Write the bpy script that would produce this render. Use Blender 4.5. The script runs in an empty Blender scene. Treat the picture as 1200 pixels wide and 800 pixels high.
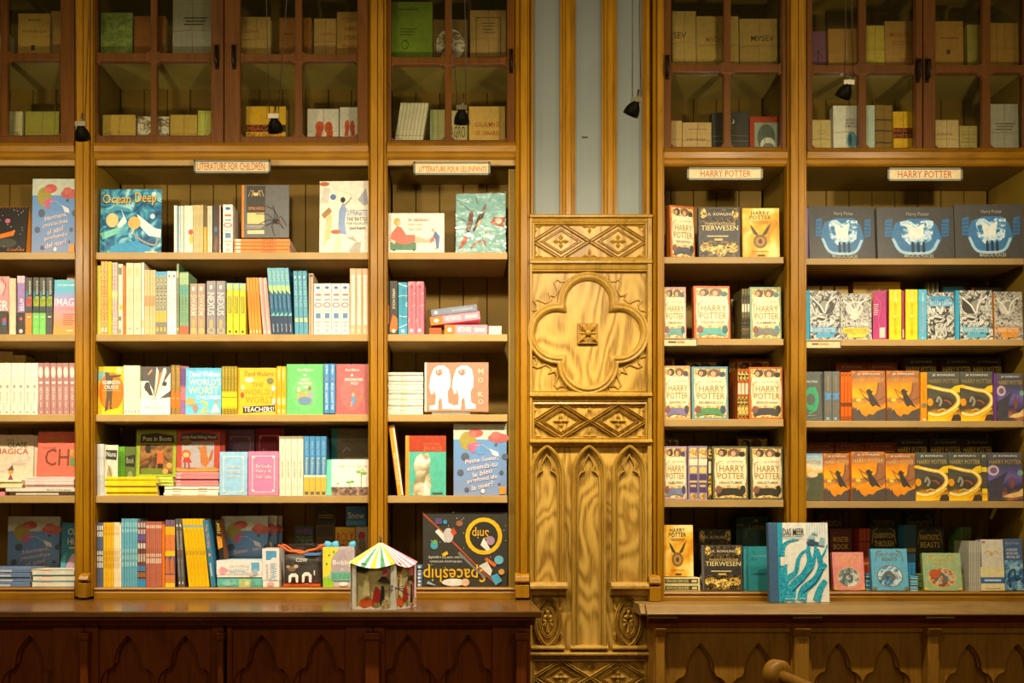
import bpy, math, random
from mathutils import Vector, Matrix
random.seed(7)
PI = math.pi
# ---------------------------------------------------------------- camera, world, light
# photo frame 1200x800; vanishing point of the shelves' depth lines at pixel (530, 600)
S = 0.00323          # metres per pixel on the plane of the shelf fronts (Y = 0)
D = 3.9              # camera distance to that plane
VX, VY, HC = 530.0, 600.0, 1.40
sc = bpy.context.scene
col = sc.collection
cam_d = bpy.data.cameras.new('camera'); cam = bpy.data.objects.new('camera', cam_d); col.objects.link(cam)
cam.location = (0, -D, HC); cam.rotation_euler = (PI/2, 0, 0)
cam_d.sensor_width = 36; cam_d.lens = D/S*36/1200
cam_d.shift_x = (600-VX)/1200; cam_d.shift_y = (VY-400)/1200
cam_d.clip_start = 0.05
sc.camera = cam
sc.view_settings.view_transform = 'Standard'; sc.view_settings.look = 'None'
sc.view_settings.gamma = 1; sc.view_settings.use_curve_mapping = False
sc.view_settings.exposure = 0.78
w = bpy.data.worlds.new('world'); sc.world = w; w.use_nodes = True
w.node_tree.nodes['Background'].inputs[0].default_value = (1.0, 0.70, 0.14, 1)
w.node_tree.nodes['Background'].inputs[1].default_value = 0.065
SPOT_SPILL, SPOT_WIDE, SPOT_BEAM, SPOT_COL = 7.0, 8.5, 30.0, (1.0, 0.87, 0.63)
# soft fill added high up behind the camera, where no lamp is seen
def add_fill(x, y, z, power, size, c):
    l = bpy.data.lights.new('fill_light', 'AREA'); l.energy = power; l.size = size; l.color = c
    o = bpy.data.objects.new('fill_light', l); col.objects.link(o); o.location = (x, y, z)
    o.rotation_euler = (Vector((x*0.3, 0, 1.2))-Vector((x, y, z))).to_track_quat('-Z', 'Y').to_euler()
add_fill(-1.6, -5.2, 3.9, 14, 0.5, (1.0, 0.80, 0.50))
add_fill(2.6, -5.2, 3.9, 14, 0.5, (1.0, 0.80, 0.50))

def X(px, Y=0.0): return (px-VX)*S*(D+Y)/D
def Z(py, Y=0.0): return HC-(py-VY)*S*(D+Y)/D
# ---------------------------------------------------------------- materials
def lin(c):
    c = c/255.0
    return c/12.92 if c <= 0.04045 else ((c+0.055)/1.055)**2.4
def rgb(h):
    return (lin(int(h[0:2], 16)), lin(int(h[2:4], 16)), lin(int(h[4:6], 16)), 1)
MATS = {}
def newmat(key, rough=0.5, spec=0.4):
    m = bpy.data.materials.new(key); m.use_nodes = True; MATS[key] = m
    b = m.node_tree.nodes['Principled BSDF']
    b.inputs['Roughness'].default_value = rough; b.inputs['Specular IOR Level'].default_value = spec
    return m, m.node_tree.nodes, m.node_tree.links, b
def coords(N, L, scale, kind='Object', rot=(0, 0, 0)):
    tc = N.new('ShaderNodeTexCoord'); mp = N.new('ShaderNodeMapping')
    mp.inputs['Scale'].default_value = scale; mp.inputs['Rotation'].default_value = rot
    L.new(tc.outputs[kind], mp.inputs[0]); return mp.outputs[0]
def ramp(N, L, fac, stops, interp='LINEAR'):
    r = N.new('ShaderNodeValToRGB'); r.color_ramp.interpolation = interp
    e = r.color_ramp.elements
    while len(e) < len(stops): e.new(0.5)
    for i, (p, c) in enumerate(stops): e[i].position = p; e[i].color = rgb(c) if isinstance(c, str) else c
    L.new(fac, r.inputs[0]); return r.outputs[0]
def noise(N, L, vec, scale, detail=4, dist=0.0, rough=0.5):
    n = N.new('ShaderNodeTexNoise'); n.inputs['Scale'].default_value = scale; n.inputs['Detail'].default_value = detail
    n.inputs['Distortion'].default_value = dist; n.inputs['Roughness'].default_value = rough
    L.new(vec, n.inputs['Vector']); return n.outputs['Fac']
def paper(h, rough=0.45):
    """printed paper / card of one colour with a faint mottling"""
    key = 'paper_'+h+('' if rough == 0.45 else '_%d' % (rough*100))
    if key in MATS: return MATS[key]
    m, N, L, b = newmat(key, rough)
    c = rgb(h); f = noise(N, L, coords(N, L, (1, 1, 1)), 55, 3)
    d = tuple(v*0.84 for v in c[:3])+(1,)
    L.new(ramp(N, L, f, [(0.3, d), (0.6, c)]), b.inputs['Base Color'])
    return m
def print_noise(key, stops, scale=60, detail=4, dist=0.0, stretch=(1, 1, 1), interp='LINEAR'):
    m, N, L, b = newmat(key, 0.45)
    f = noise(N, L, coords(N, L, stretch), scale, detail, dist)
    L.new(ramp(N, L, f, stops, interp), b.inputs['Base Color']); return m
def print_grad(key, stops, amp=0.25, scale=25):
    """a printed picture whose colour runs down the cover, broken up by noise"""
    m, N, L, b = newmat(key, 0.45)
    g = coords(N, L, (1, 1, 1), 'Generated'); sp = N.new('ShaderNodeSeparateXYZ'); L.new(g, sp.inputs[0])
    f = noise(N, L, coords(N, L, (1, 1, 1)), scale, 5, 0.6)
    a = N.new('ShaderNodeMath'); a.operation = 'MULTIPLY_ADD'; L.new(f, a.inputs[0]); a.inputs[1].default_value = amp; L.new(sp.outputs[2], a.inputs[2])
    s = N.new('ShaderNodeMath'); s.operation = 'SUBTRACT'; L.new(a.outputs[0], s.inputs[0]); s.inputs[1].default_value = amp*0.5
    L.new(ramp(N, L, s.outputs[0], stops), b.inputs['Base Color']); return m
def wood(key, c0, c1, c2, rough=0.42, scale=(14, 14, 1.2), dist=2.0, nscale=2.2, bump=0.12, figure=False, spec=0.4):
    m, N, L, b = newmat(key, rough, spec)
    v = coords(N, L, scale)
    if figure:
        # cathedral grain: contour lines of a stretched noise field
        nf = noise(N, L, v, 0.9, 2.5, 0.35, 0.45); fine = noise(N, L, coords(N, L, (60, 60, 5)), 3, 3)
        k1 = N.new('ShaderNodeMath'); k1.operation = 'MULTIPLY'; L.new(nf, k1.inputs[0]); k1.inputs[1].default_value = 95
        k2 = N.new('ShaderNodeMath'); k2.operation = 'SINE'; L.new(k1.outputs[0], k2.inputs[0])
        k3 = N.new('ShaderNodeMath'); k3.operation = 'MULTIPLY_ADD'; L.new(k2.outputs[0], k3.inputs[0]); k3.inputs[1].default_value = 0.33; L.new(fine, k3.inputs[2])
        f1 = k3.outputs[0]
    else:
        f1 = noise(N, L, v, nscale, 6, dist, 0.6)
    f2 = noise(N, L, coords(N, L, (3, 3, 1.5)), 2.5, 3)
    mx = N.new('ShaderNodeMath'); mx.operation = 'MULTIPLY_ADD'; L.new(f1, mx.inputs[0]); mx.inputs[1].default_value = 0.65
    m2 = N.new('ShaderNodeMath'); m2.operation = 'MULTIPLY'; L.new(f2, m2.inputs[0]); m2.inputs[1].default_value = 0.4
    L.new(m2.outputs[0], mx.inputs[2])
    L.new(ramp(N, L, mx.outputs[0], [(0.22, c0), (0.5, c1), (0.8, c2)]), b.inputs['Base Color'])
    bp = N.new('ShaderNodeBump'); bp.inputs['Strength'].default_value = bump; bp.inputs['Distance'].default_value = 0.004
    L.new(f1, bp.inputs['Height']); L.new(bp.outputs[0], b.inputs['Normal'])
    return m
W_POST = wood('oak_post', '5c3802', '966606', 'b07c0e', 0.36)
W_RAIL = wood('oak_rail', '5a3602', '906106', 'aa780e', 0.38, (1.2, 14, 14))
W_DOOR = wood('oak_door', '361a02', '5e3405', '72420a', 0.4)
W_PIL = wood('oak_carved', '86601c', 'b48c3a', 'c69e4a', 0.42, (5, 5, 1.9), figure=True, bump=0.03)
W_CARV = wood('oak_moulding', '664610', 'a47c2c', 'c09a42', 0.36, (14, 14, 3))
W_TOP = wood('walnut_top', '3c220a', '66421c', '7c562a', 0.22, (1.0, 12, 12))
W_TOP2 = wood('oak_top', '5c4220', '8a6a38', 'a08048', 0.35, (1.0, 12, 12))
W_BASE = wood('dark_base', '421a05', '78380e', '8e4814', 0.42, spec=0.3)
W_BASE2 = wood('brown_base', '5a380c', '94661c', 'ac7c28', 0.42)
def plain(key, h, rough=0.55, metal=0.0, nscale=30, amount=0.12):
    m, N, L, b = newmat(key, rough); b.inputs['Metallic'].default_value = metal
    c = rgb(h); d = tuple(v*(1-amount) for v in c[:3])+(1,)
    L.new(ramp(N, L, noise(N, L, coords(N, L, (1, 1, 1)), nscale, 4), [(0.35, d), (0.65, c)]), b.inputs['Base Color'])
    return m
M_SHELF = plain('shelf_paint', 'b8955a', 0.5, nscale=8)
M_SIDE = plain('side_paint', '8e7020', 0.55, nscale=6)
M_BACK = plain('back_paint', '8c6c1c', 0.6, nscale=5, amount=0.2)
M_GREY = plain('grey_green_panel', '7c817a', 0.5, nscale=4, amount=0.08)
M_METAL = plain('brushed_metal', 'b8b09c', 0.35, 0.9)
M_ALU = plain('sign_holder_metal', '7c7868', 0.45, 0.2)
M_CAB = plain('cabinet_paint', 'b49c50', 0.55, nscale=6)
M_BLACK = plain('lamp_black', '0c0b0a', 0.5)
M_IRON = plain('handle_iron', '2c1c0c', 0.45, 0.6)
M_STRING = plain('string', 'a89060', 0.8)
M_CABLE = plain('cable', '8a8578', 0.4, 0.7)
M_PAGES = plain('book_pages', 'efe4c8', 0.8, nscale=200, amount=0.12)
M_FLOOR = wood('floor_boards', '3a1d0c', '5c3014', '70401c', 0.4, (1.2, 10, 10))
M_WALL = plain('wall_plaster', '9a7a44', 0.8)
def glass(key='cabinet_glass', gloss=0.06):
    m = bpy.data.materials.new(key); m.use_nodes = True; N = m.node_tree.nodes; L = m.node_tree.links
    N.remove(N['Principled BSDF'])
    t = N.new('ShaderNodeBsdfTransparent'); t.inputs[0].default_value = (0.93, 0.93, 0.88, 1)
    g = N.new('ShaderNodeBsdfGlossy'); g.inputs['Roughness'].default_value = 0.08
    x = N.new('ShaderNodeMixShader'); f = N.new('ShaderNodeFresnel'); f.inputs[0].default_value = 1.45
    L.new(f.outputs[0], x.inputs[0]); L.new(t.outputs[0], x.inputs[1]); L.new(g.outputs[0], x.inputs[2])
    L.new(x.outputs[0], N['Material Output'].inputs[0]); return m
M_GLASS = glass()
def plastic_film():
    m = bpy.data.materials.new('clear_film'); m.use_nodes = True; N = m.node_tree.nodes; L = m.node_tree.links
    N.remove(N['Principled BSDF'])
    t = N.new('ShaderNodeBsdfTransparent'); g = N.new('ShaderNodeBsdfGlossy'); g.inputs['Roughness'].default_value = 0.12
    x = N.new('ShaderNodeMixShader'); x.inputs[0].default_value = 0.065
    bp = N.new('ShaderNodeBump'); bp.inputs['Strength'].default_value = 0.9; bp.inputs['Distance'].default_value = 0.02
    L.new(noise(N, L, coords(N, L, (1, 1, 1)), 22, 3, 1.0), bp.inputs['Height']); L.new(bp.outputs[0], g.inputs['Normal'])
    L.new(t.outputs[0], x.inputs[1]); L.new(g.outputs[0], x.inputs[2]); L.new(x.outputs[0], N['Material Output'].inputs[0]); return m
M_FILM = plastic_film()
# printed pictures
print_noise('@engrave', [(0.40, '2c2a26'), (0.47, '8d8a80'), (0.53, 'e8e4d8'), (0.60, '6d6a62'), (0.68, 'dcd8cc')], 26, 6, 2.5)
print_noise('@engrave2', [(0.38, '3a3834'), (0.46, '908c82'), (0.54, 'd8d2c2'), (0.62, '716d63')], 34, 6, 3.0)
print_grad('@sunset', [(0.0, '5c4c3c'), (0.14, 'e88a1c'), (0.3, 'f09c1c'), (0.42, '94684c'), (0.5, 'f8b41c'), (0.66, 'f49a18'), (0.82, 'c87830'), (0.92, '8c6448'), (1.0, 'e08428')], 0.4, 24)
print_grad('@fire', [(0.0, 'ffd21c'), (0.12, 'f0a818'), (0.24, '5a4c34'), (0.5, '5a5444'), (0.7, '4c4a40'), (1.0, '5a5a50')], 0.25, 20)
print_grad('@night', [(0.0, '40404a'), (0.14, 'b0704c'), (0.25, '3c3a52'), (0.45, '7064a8'), (0.65, '565080'), (0.8, '4c4c54'), (1.0, '5c5a5c')], 0.4, 20)
print_grad('@storm', [(0.0, '4a4a34'), (0.3, '7d7c58'), (0.45, '4a4c44'), (0.62, 'f0b848'), (0.75, 'e8dcb4'), (1.0, '6aa4c8')], 0.45, 20)
print_noise('@gold', [(0.42, '3a2c14'), (0.5, 'c89c3c'), (0.6, 'f4d878')], 90, 4, 1.5)
print_noise('@cursed', [(0.35, 'd88c18'), (0.5, 'f2b832'), (0.65, 'fbe08a')], 14, 3, 0.5)
print_noise('@creamorn', [(0.40, 'a8722a'), (0.5, 'e0b85c'), (0.6, 'f4dca0')], 110, 3, 1.0)
print_noise('@darkorn', [(0.42, '181410'), (0.52, '4a3a1c'), (0.62, '8a6a2c')], 90, 3, 1.2)
print_noise('@bluemist', [(0.35, '2c5f8c'), (0.48, '6fa6cc'), (0.58, 'dcecf0'), (0.7, '8fbcd8')], 40, 5, 1.2)
print_noise('@oceanart', [(0.34, '123f66'), (0.46, '23709a'), (0.55, '4fa6bc'), (0.66, 'b8e0dc'), (0.74, '1f6490')], 13, 4, 2.2)
print_noise('@confetti', [(0.40, 'e86a20'), (0.46, 'f4d030'), (0.5, '3f9ac0'), (0.55, 'd84848'), (0.62, 'f4f0e0')], 80, 2, 0.5, interp='CONSTANT')
print_noise('@dotsorange', [(0.45, 'e89028'), (0.56, 'f0a848'), (0.60, 'fbe6c0')], 240, 1, 0)
print_noise('@dotsmauve', [(0.45, 'c8a8a0'), (0.55, 'd8c0b4'), (0.62, 'f4ead0')], 200, 1, 0)
print_noise('@dotsgreen', [(0.5, '5cb864'), (0.62, '64bc6c'), (0.70, '9cd898')], 420, 0, 0)
print_noise('@dotsrose', [(0.5, 'ac5454'), (0.62, 'b45c5c'), (0.70, 'd89490')], 420, 0, 0)
print_noise('@oldmottle', [(0.42, '8a6a48'), (0.52, 'd8d0b8'), (0.62, 'e8e2cc')], 45, 5, 1.5)
print_noise('@oldgreen', [(0.35, '7a9a48'), (0.5, '98b458'), (0.65, 'b4c87c')], 50, 5, 1.0)
print_noise('@brownart', [(0.38, '4a3018'), (0.5, '7a5426'), (0.62, '9a6c34')], 30, 4, 1.0)
print_noise('@birdart', [(0.40, '5a2c22'), (0.48, '8a4a34'), (0.56, 'a8b8b0'), (0.64, '6c2c2c')], 22, 4, 2.0)
print_noise('@soil', [(0.4, '5c463c'), (0.55, '8a6c5c'), (0.65, 'a88a74')], 70, 4, 0.5)
print_noise('@statue', [(0.36, '8a7a58'), (0.5, 'b8ac88'), (0.64, 'd8dcd0')], 20, 4, 1.0)
print_noise('@silver', [(0.38, '5a666a'), (0.5, '94a4a8'), (0.64, 'dfe6e2')], 60, 4, 1.0)
print_noise('@tentacle', [(0.42, '1b8cae'), (0.52, '28a6c4'), (0.62, '4ec0d4')], 150, 3, 0.5)
print_noise('@beast', [(0.40, 'b05a30'), (0.5, 'd8c8a0'), (0.6, '8a4a34')], 60, 4, 1.0)
print_grad('@imagine', [(0.0, 'f0a030'), (0.2, 'f49a5c'), (0.45, 'f2a0a8'), (0.6, 'c890d0'), (0.8, '60b8e0'), (1.0, '58c0c8')], 0.25, 8)
print_grad('@wash', [(0.0, 'cc9a86'), (0.15, 'd0a48c'), (1.0, '5c9ad0')], 0.1, 8)
print_grad('@seablue', [(0.0, '8090b4'), (0.5, '7094c4'), (1.0, '5c94cc')], 0.15, 8)
print_noise('@tearcard', [(0.40, '2c5a88'), (0.5, '5c90b8'), (0.62, 'a0c8d8')], 30, 4, 1.5)
def mt(k):
    if not isinstance(k, str): return k
    if k[0] == '@': return MATS[k]
    return paper(k)
# ---------------------------------------------------------------- mesh building
class MB:
    def __init__(self): self.v = []; self.f = []; self.m = []; self.mats = []; self.sm = []
    def mi(self, mat):
        if mat not in self.mats: self.mats.append(mat)
        return self.mats.index(mat)
    def add(self, vs, fs, mat, smooth=False):
        o = len(self.v); self.v += [tuple(p) for p in vs]; i = self.mi(mat)
        for f in fs: self.f.append(tuple(o+k for k in f)); self.m.append(i); self.sm.append(smooth)
    def box(self, x0, x1, y0, y1, z0, z1, mat):
        vs = [(x, y, z) for z in (z0, z1) for y in (y0, y1) for x in (x0, x1)]
        self.add(vs, [(0, 2, 3, 1), (4, 5, 7, 6), (0, 1, 5, 4), (2, 6, 7, 3), (0, 4, 6, 2), (1, 3, 7, 5)], mat)
    def prism(self, pts, y0, y1, mat):
        """polygon in the XZ plane (anticlockwise seen from -Y) extruded from y0 (front) to y1"""
        a = sum(pts[i][0]*pts[(i+1) % len(pts)][1]-pts[(i+1) % len(pts)][0]*pts[i][1] for i in range(len(pts)))
        if a < 0: pts = pts[::-1]
        n = len(pts); vs = [(p[0], y0, p[1]) for p in pts]+[(p[0], y1, p[1]) for p in pts]
        fs = [tuple(range(n)), tuple(range(2*n-1, n-1, -1))]
        for i in range(n): j = (i+1) % n; fs.append((i, n+i, n+j, j))
        self.add(vs, fs, mat)
    def column(self, pts, z0, z1, mat):
        """polygon in the XY plane extruded upwards"""
        a = sum(pts[i][0]*pts[(i+1) % len(pts)][1]-pts[(i+1) % len(pts)][0]*pts[i][1] for i in range(len(pts)))
        if a < 0: pts = pts[::-1]
        n = len(pts); vs = [(p[0], p[1], z0) for p in pts]+[(p[0], p[1], z1) for p in pts]
        fs = [tuple(range(n-1, -1, -1)), tuple(range(n, 2*n))]
        for i in range(n): j = (i+1) % n; fs.append((i, j, n+j, n+i))
        self.add(vs, fs, mat)
    def beam(self, pts, x0, x1, mat):
        """polygon in the YZ plane extruded along X"""
        a = sum(pts[i][0]*pts[(i+1) % len(pts)][1]-pts[(i+1) % len(pts)][0]*pts[i][1] for i in range(len(pts)))
        if a < 0: pts = pts[::-1]
        n = len(pts); vs = [(x0, p[0], p[1]) for p in pts]+[(x1, p[0], p[1]) for p in pts]
        fs = [tuple(range(n-1, -1, -1)), tuple(range(n, 2*n))]
        for i in range(n): j = (i+1) % n; fs.append((i, j, n+j, n+i))
        self.add(vs, fs, mat)
    def sweep(self, path, prof, mat, closed=False, smooth=False):
        """path: (x, z) points; prof: (offset to the left of the path, y) pairs"""
        n = len(path); k = len(prof); vs = []
        for i in range(n):
            p = Vector(path[i])
            a = Vector(path[i-1]) if (closed or i > 0) else None
            b = Vector(path[(i+1) % n]) if (closed or i < n-1) else None
            d1 = (p-a).normalized() if a is not None else None
            d2 = (b-p).normalized() if b is not None else None
            if d1 is None: d1 = d2
            if d2 is None: d2 = d1
            n1 = Vector((-d1.y, d1.x)); n2 = Vector((-d2.y, d2.x)); nn = n1+n2
            if nn.length < 1e-6: nn = n1.copy()
            nn.normalize(); s = 1/max(0.35, nn.dot(n1))
            for off, y in prof: q = p+nn*off*s; vs.append((q.x, y, q.y))
        fs = []
        for i in range(n if closed else n-1):
            j = (i+1) % n
            for c in range(k-1): fs.append((i*k+c, i*k+c+1, j*k+c+1, j*k+c))
        self.add(vs, fs, mat, smooth)
    def tube(self, pts, r, mat, seg=8):
        vs = []; fs = []; n = len(pts)
        for i, p in enumerate(pts):
            p = Vector(p); d = (Vector(pts[min(i+1, n-1)])-Vector(pts[max(i-1, 0)])).normalized()
            u = d.cross(Vector((0, 0, 1)) if abs(d.z) < 0.9 else Vector((1, 0, 0))).normalized(); v = d.cross(u)
            for s in range(seg): a = 2*PI*s/seg; vs.append(p+(u*math.cos(a)+v*math.sin(a))*r)
        for i in range(n-1):
            for s in range(seg): t = (s+1) % seg; fs.append((i*seg+s, i*seg+t, (i+1)*seg+t, (i+1)*seg+s))
        fs += [tuple(range(seg-1, -1, -1)), tuple((n-1)*seg+s for s in range(seg))]
        self.add(vs, fs, mat, True)
    def lathe(self, prof, mat, M=None, seg=20):
        """profile of (radius, z) about local z, then matrix M"""
        vs = []; fs = []; n = len(prof); M = M or Matrix()
        for r, z in prof:
            for s in range(seg): a = 2*PI*s/seg; vs.append(M @ Vector((r*math.cos(a), r*math.sin(a), z)))
        for i in range(n-1):
            for s in range(seg): t = (s+1) % seg; fs.append((i*seg+s, i*seg+t, (i+1)*seg+t, (i+1)*seg+s))
        self.add(vs, fs, mat, True)
    def petal(self, cx, cz, ang, l, wd, y0, hgt, mat, start=0.0):
        """a raised carved leaf pointing along ang, from the surface y0 towards the viewer"""
        c, s = math.cos(ang), math.sin(ang)
        def q(a, b, y): return (cx+a*c-b*s, y, cz+a*s+b*c)
        vs = [q(start, 0, y0), q(start+l*0.5, -wd/2, y0), q(start+l, 0, y0), q(start+l*0.5, wd/2, y0), q(start+l*0.2, 0, y0-hgt*0.6), q(start+l*0.62, 0, y0-hgt)]
        self.add(vs, [(0, 1, 4), (1, 5, 4), (1, 2, 5), (2, 3, 5), (3, 4, 5), (3, 0, 4)], mat)
    def ball(self, cx, cz, y0, r, mat, flat=0.8):
        M = Matrix.Translation((cx, y0, cz)) @ Matrix.Rotation(PI/2, 4, 'X')
        self.lathe([(r, 0)]+[(r*math.cos(t), r*flat*math.sin(t)) for t in (0.4, 0.8, 1.2, 1.55)], mat, M, 12)
    def mesh(self, name):
        me = bpy.data.meshes.new(name); me.from_pydata(self.v, [], self.f)
        for m in self.mats: me.materials.append(m)
        me.polygons.foreach_set('material_index', self.m); me.polygons.foreach_set('use_smooth', self.sm)
        me.update(); return me
    def build(self, name, parent=None, bevel=0, loc=None):
        o = bpy.data.objects.new(name, self.mesh(name)); col.objects.link(o)
        if parent is not None:
            o.parent = parent
            if parent.type == 'EMPTY' and loc is None: o.matrix_parent_inverse = Matrix.Translation(-parent.location)
        if loc is not None: o.location = loc
        if bevel:
            b = o.modifiers.new('edge', 'BEVEL'); b.width = bevel; b.segments = 2; b.limit_method = 'ANGLE'; b.angle_limit = 0.6
        return o
def tag(o, label, cat, group=None):
    o['label'] = label; o['category'] = cat
    if group: o['group'] = group
    return o
def empty(name, loc=(0, 0, 0)):
    o = bpy.data.objects.new(name, None); col.objects.link(o); o.location = loc; o.empty_display_size = 0.1; return o
def bx(name, parent, x0, x1, y0, y1, z0, z1, mat, bevel=0):
    m = MB(); m.box(min(x0, x1), max(x0, x1), y0, y1, min(z0, z1), max(z0, z1), mat); return m.build(name, parent, bevel)
# ---------------------------------------------------------------- setting
def structure(o): o['kind'] = 'structure'; return o
structure(bx('floor', None, -4.5, 5.0, -8, 0.6, -0.05, 0, M_FLOOR))
structure(bx('wall_back', None, -4.5, 5.0, 0.36, 0.5, 0, 3.9, M_WALL))
DEP = 0.30
# ---------------------------------------------------------------- bookcases
BAYS = {1: (-205, 89), 2: (112, 432), 3: (454, 604), 4: (777, 921), 5: (944, 1205)}
SHELF_PX = {}   # (bay, row) -> (top, bottom) in pixels at Y = 0
for b in (1, 2, 3):
    for r, (t, bo) in enumerate([(295.5, 303.8), (391.5, 399.7), (485.5, 493.7), (580.5, 589)], 1): SHELF_PX[b, r] = (t, bo)
    SHELF_PX[b, 5] = (688, 698)
for r, (t, bo) in enumerate([(301, 308.5), (397, 404.3), (491, 499.5), (585.5, 594)], 1): SHELF_PX[4, r] = (t, bo)
for r, (t, bo) in enumerate([(302.6, 310), (397.5, 405), (493, 500.5), (587, 595)], 1): SHELF_PX[5, r] = (t, bo)
SHELF_PX[4, 5] = SHELF_PX[5, 5] = (693, 703)
UP_SHELF = {1: 65, 2: 65, 3: 69, 4: 77, 5: 78}; UP_FLOOR = {1: 161, 2: 161, 3: 166, 4: 174, 5: 175}
TOP_PX = -42
caseL = empty('bookcase', (X(200), 0, Z(690)))
tag(caseL, 'oak bookcase with glazed upper doors left of the carved pillar', 'bookcase')
caseR = empty('bookcase', (X(990), 0, Z(696)))
tag(caseR, 'oak bookcase with glazed upper doors right of the carved pillar', 'bookcase')
def post(case, x0, x1, ybot, ytop, split=None):
    """moulded upright: flat centre between grooved beads"""
    a, b = X(x0), X(x1); w_ = b-a; m = MB()
    f = lambda u: a+w_*u
    if w_ > 0.06:
        pr = [(0, .02), (0, -.012), (.07, -.018), (.12, -.012), (.14, -.03), (.48, -.03), (.5, -.022), (.53, -.03), (.8, -.03), (.82, -.014), (.86, -.02), (.93, -.02), (.95, -.01), (1, -.01), (1, .02)]
    else:
        pr = [(0, .02), (0, -.02), (.2, -.03), (.3, -.022), (.36, -.035), (.8, -.035), (.86, -.02), (1, -.02), (1, .02)]
    m.column([(f(u), y) for u, y in pr], Z(ybot), Z(ytop), W_POST)
    return m.build('post', case)
def divider(case, x0, x1, ybot, ytop):
    bx('divider', case, X(x0+1.5), X(x1-1.5), 0.005, DEP, Z(ybot), Z(ytop), M_SIDE)
POSTS = {'L': [(-228, -205), (89, 112), (432, 454), (604, 620)], 'R': [(764, 777), (921, 944), (1205, 1228)]}
for key, case, yb, ledge in (('L', caseL, 698, 190), ('R', caseR, 703, 196)):
    for x0, x1 in POSTS[key]:
        post(case, x0, x1, yb, TOP_PX); divider(case, x0, x1, yb, TOP_PX)
for case, x0, x1, yt, ym, yb in ((caseL, 604, 620, 674, 684, 699), (caseR, 761, 774, 676, 686, 703), (caseL, 92.5, 103, 674, 682, 699)):
    m = MB(); a, b = X(x0, -.05), X(x1, -.05)
    m.box(a, b, -.06, -.012, Z(yb), Z(ym), W_POST)
    m.beam([(-.012, Z(ym-2)), (-.05, Z(ym-2)), (-.058, Z(ym-4)), (-.05, Z(yt)), (-.03, Z(yt-3)), (-.012, Z(yt-4))], a-.001, b+.001, W_POST)
    m.build('post_foot', case, 0.002)
def rail(case, x0, x1, yt, yb):
    """the moulded rail between glazed cabinet and open shelves"""
    m = MB(); zt, zb = Z(yt), Z(yb); h = zt-zb
    m.beam([(.02, zt), (-.028, zt), (-.034, zt-h*.12), (-.024, zt-h*.2), (-.02, zb+h*.45), (-.012, zb+h*.35), (-.012, zb+h*.12), (-.004, zb), (.02, zb)], X(x0), X(x1), W_RAIL)
    return m.build('rail', case)
SH_X = {1: (-205, 89), 2: (112, 432), 3: (454, 594.5), 4: (777, 918.5), 5: (944, 1200)}
for b, (x0, x1) in BAYS.items():
    case = caseL if b < 4 else caseR
    lt, lb = (170, 187) if b < 4 else (177, 195)
    rail(case, x0, x1, lt, lb)
    # cabinet floor / ceiling of the open shelves
    bx('cabinet_floor', case, X(x0), X(x1), 0.02, DEP, Z(lt-1), Z(lb), M_SIDE)
    if b < 4: bx('valance', case, X(x0), X(x1), 0.004, 0.02, Z(lb-.5), Z(lb+6), M_SHELF, .002)
    # upper shelf behind the glass
    bx('cabinet_shelf', case, X(x0), X(x1), 0.03, DEP, Z(UP_SHELF[b], .03), Z(UP_SHELF[b]+6, .03), M_CAB)
    bx('cabinet_top', case, X(x0), X(x1), 0.0, DEP, Z(TOP_PX), Z(TOP_PX+10), M_SIDE)
    for r in (1, 2, 3, 4):
        t, bo = SHELF_PX[b, r]; sx0, sx1 = SH_X[b]
        bx('shelf', case, X(sx0), X(sx1), 0.0, DEP, Z(t), Z(bo), M_SHELF, .0015)
    t, bo = SHELF_PX[b, 5]
    m = MB(); zt, zb = Z(t), (HC-.327 if b < 4 else HC-.334)+.0006
    m.beam([(DEP, zt), (-.015, zt), (-.02, zt-.006), (-.014, zt-.012), (-.018, zt-.02), (-.018, zb), (DEP, zb)], X(x0), X(x1), W_RAIL); m.build('sill', case)
    # back boards, one by one
    n = max(3, round((x1-x0)/28.0)); xa, xb = X(x0), X(x1)
    for i in range(n):
        p, q = xa+(xb-xa)*i/n, xa+(xb-xa)*(i+1)/n
        m = MB(); dz = random.uniform(0, .002)
        m.column([(p+.0012, DEP+.004), (p+.003, DEP+dz), (q-.003, DEP+dz), (q-.0012, DEP+.004), (q-.0012, DEP+.018), (p+.0012, DEP+.018)], Z(bo), Z(TOP_PX), M_BACK)
        m.build('back_plank', case)
bx('shelf_support', caseL, X(596.5), X(604), 0.03, 0.05, Z(690), Z(195), M_SIDE)
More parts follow.
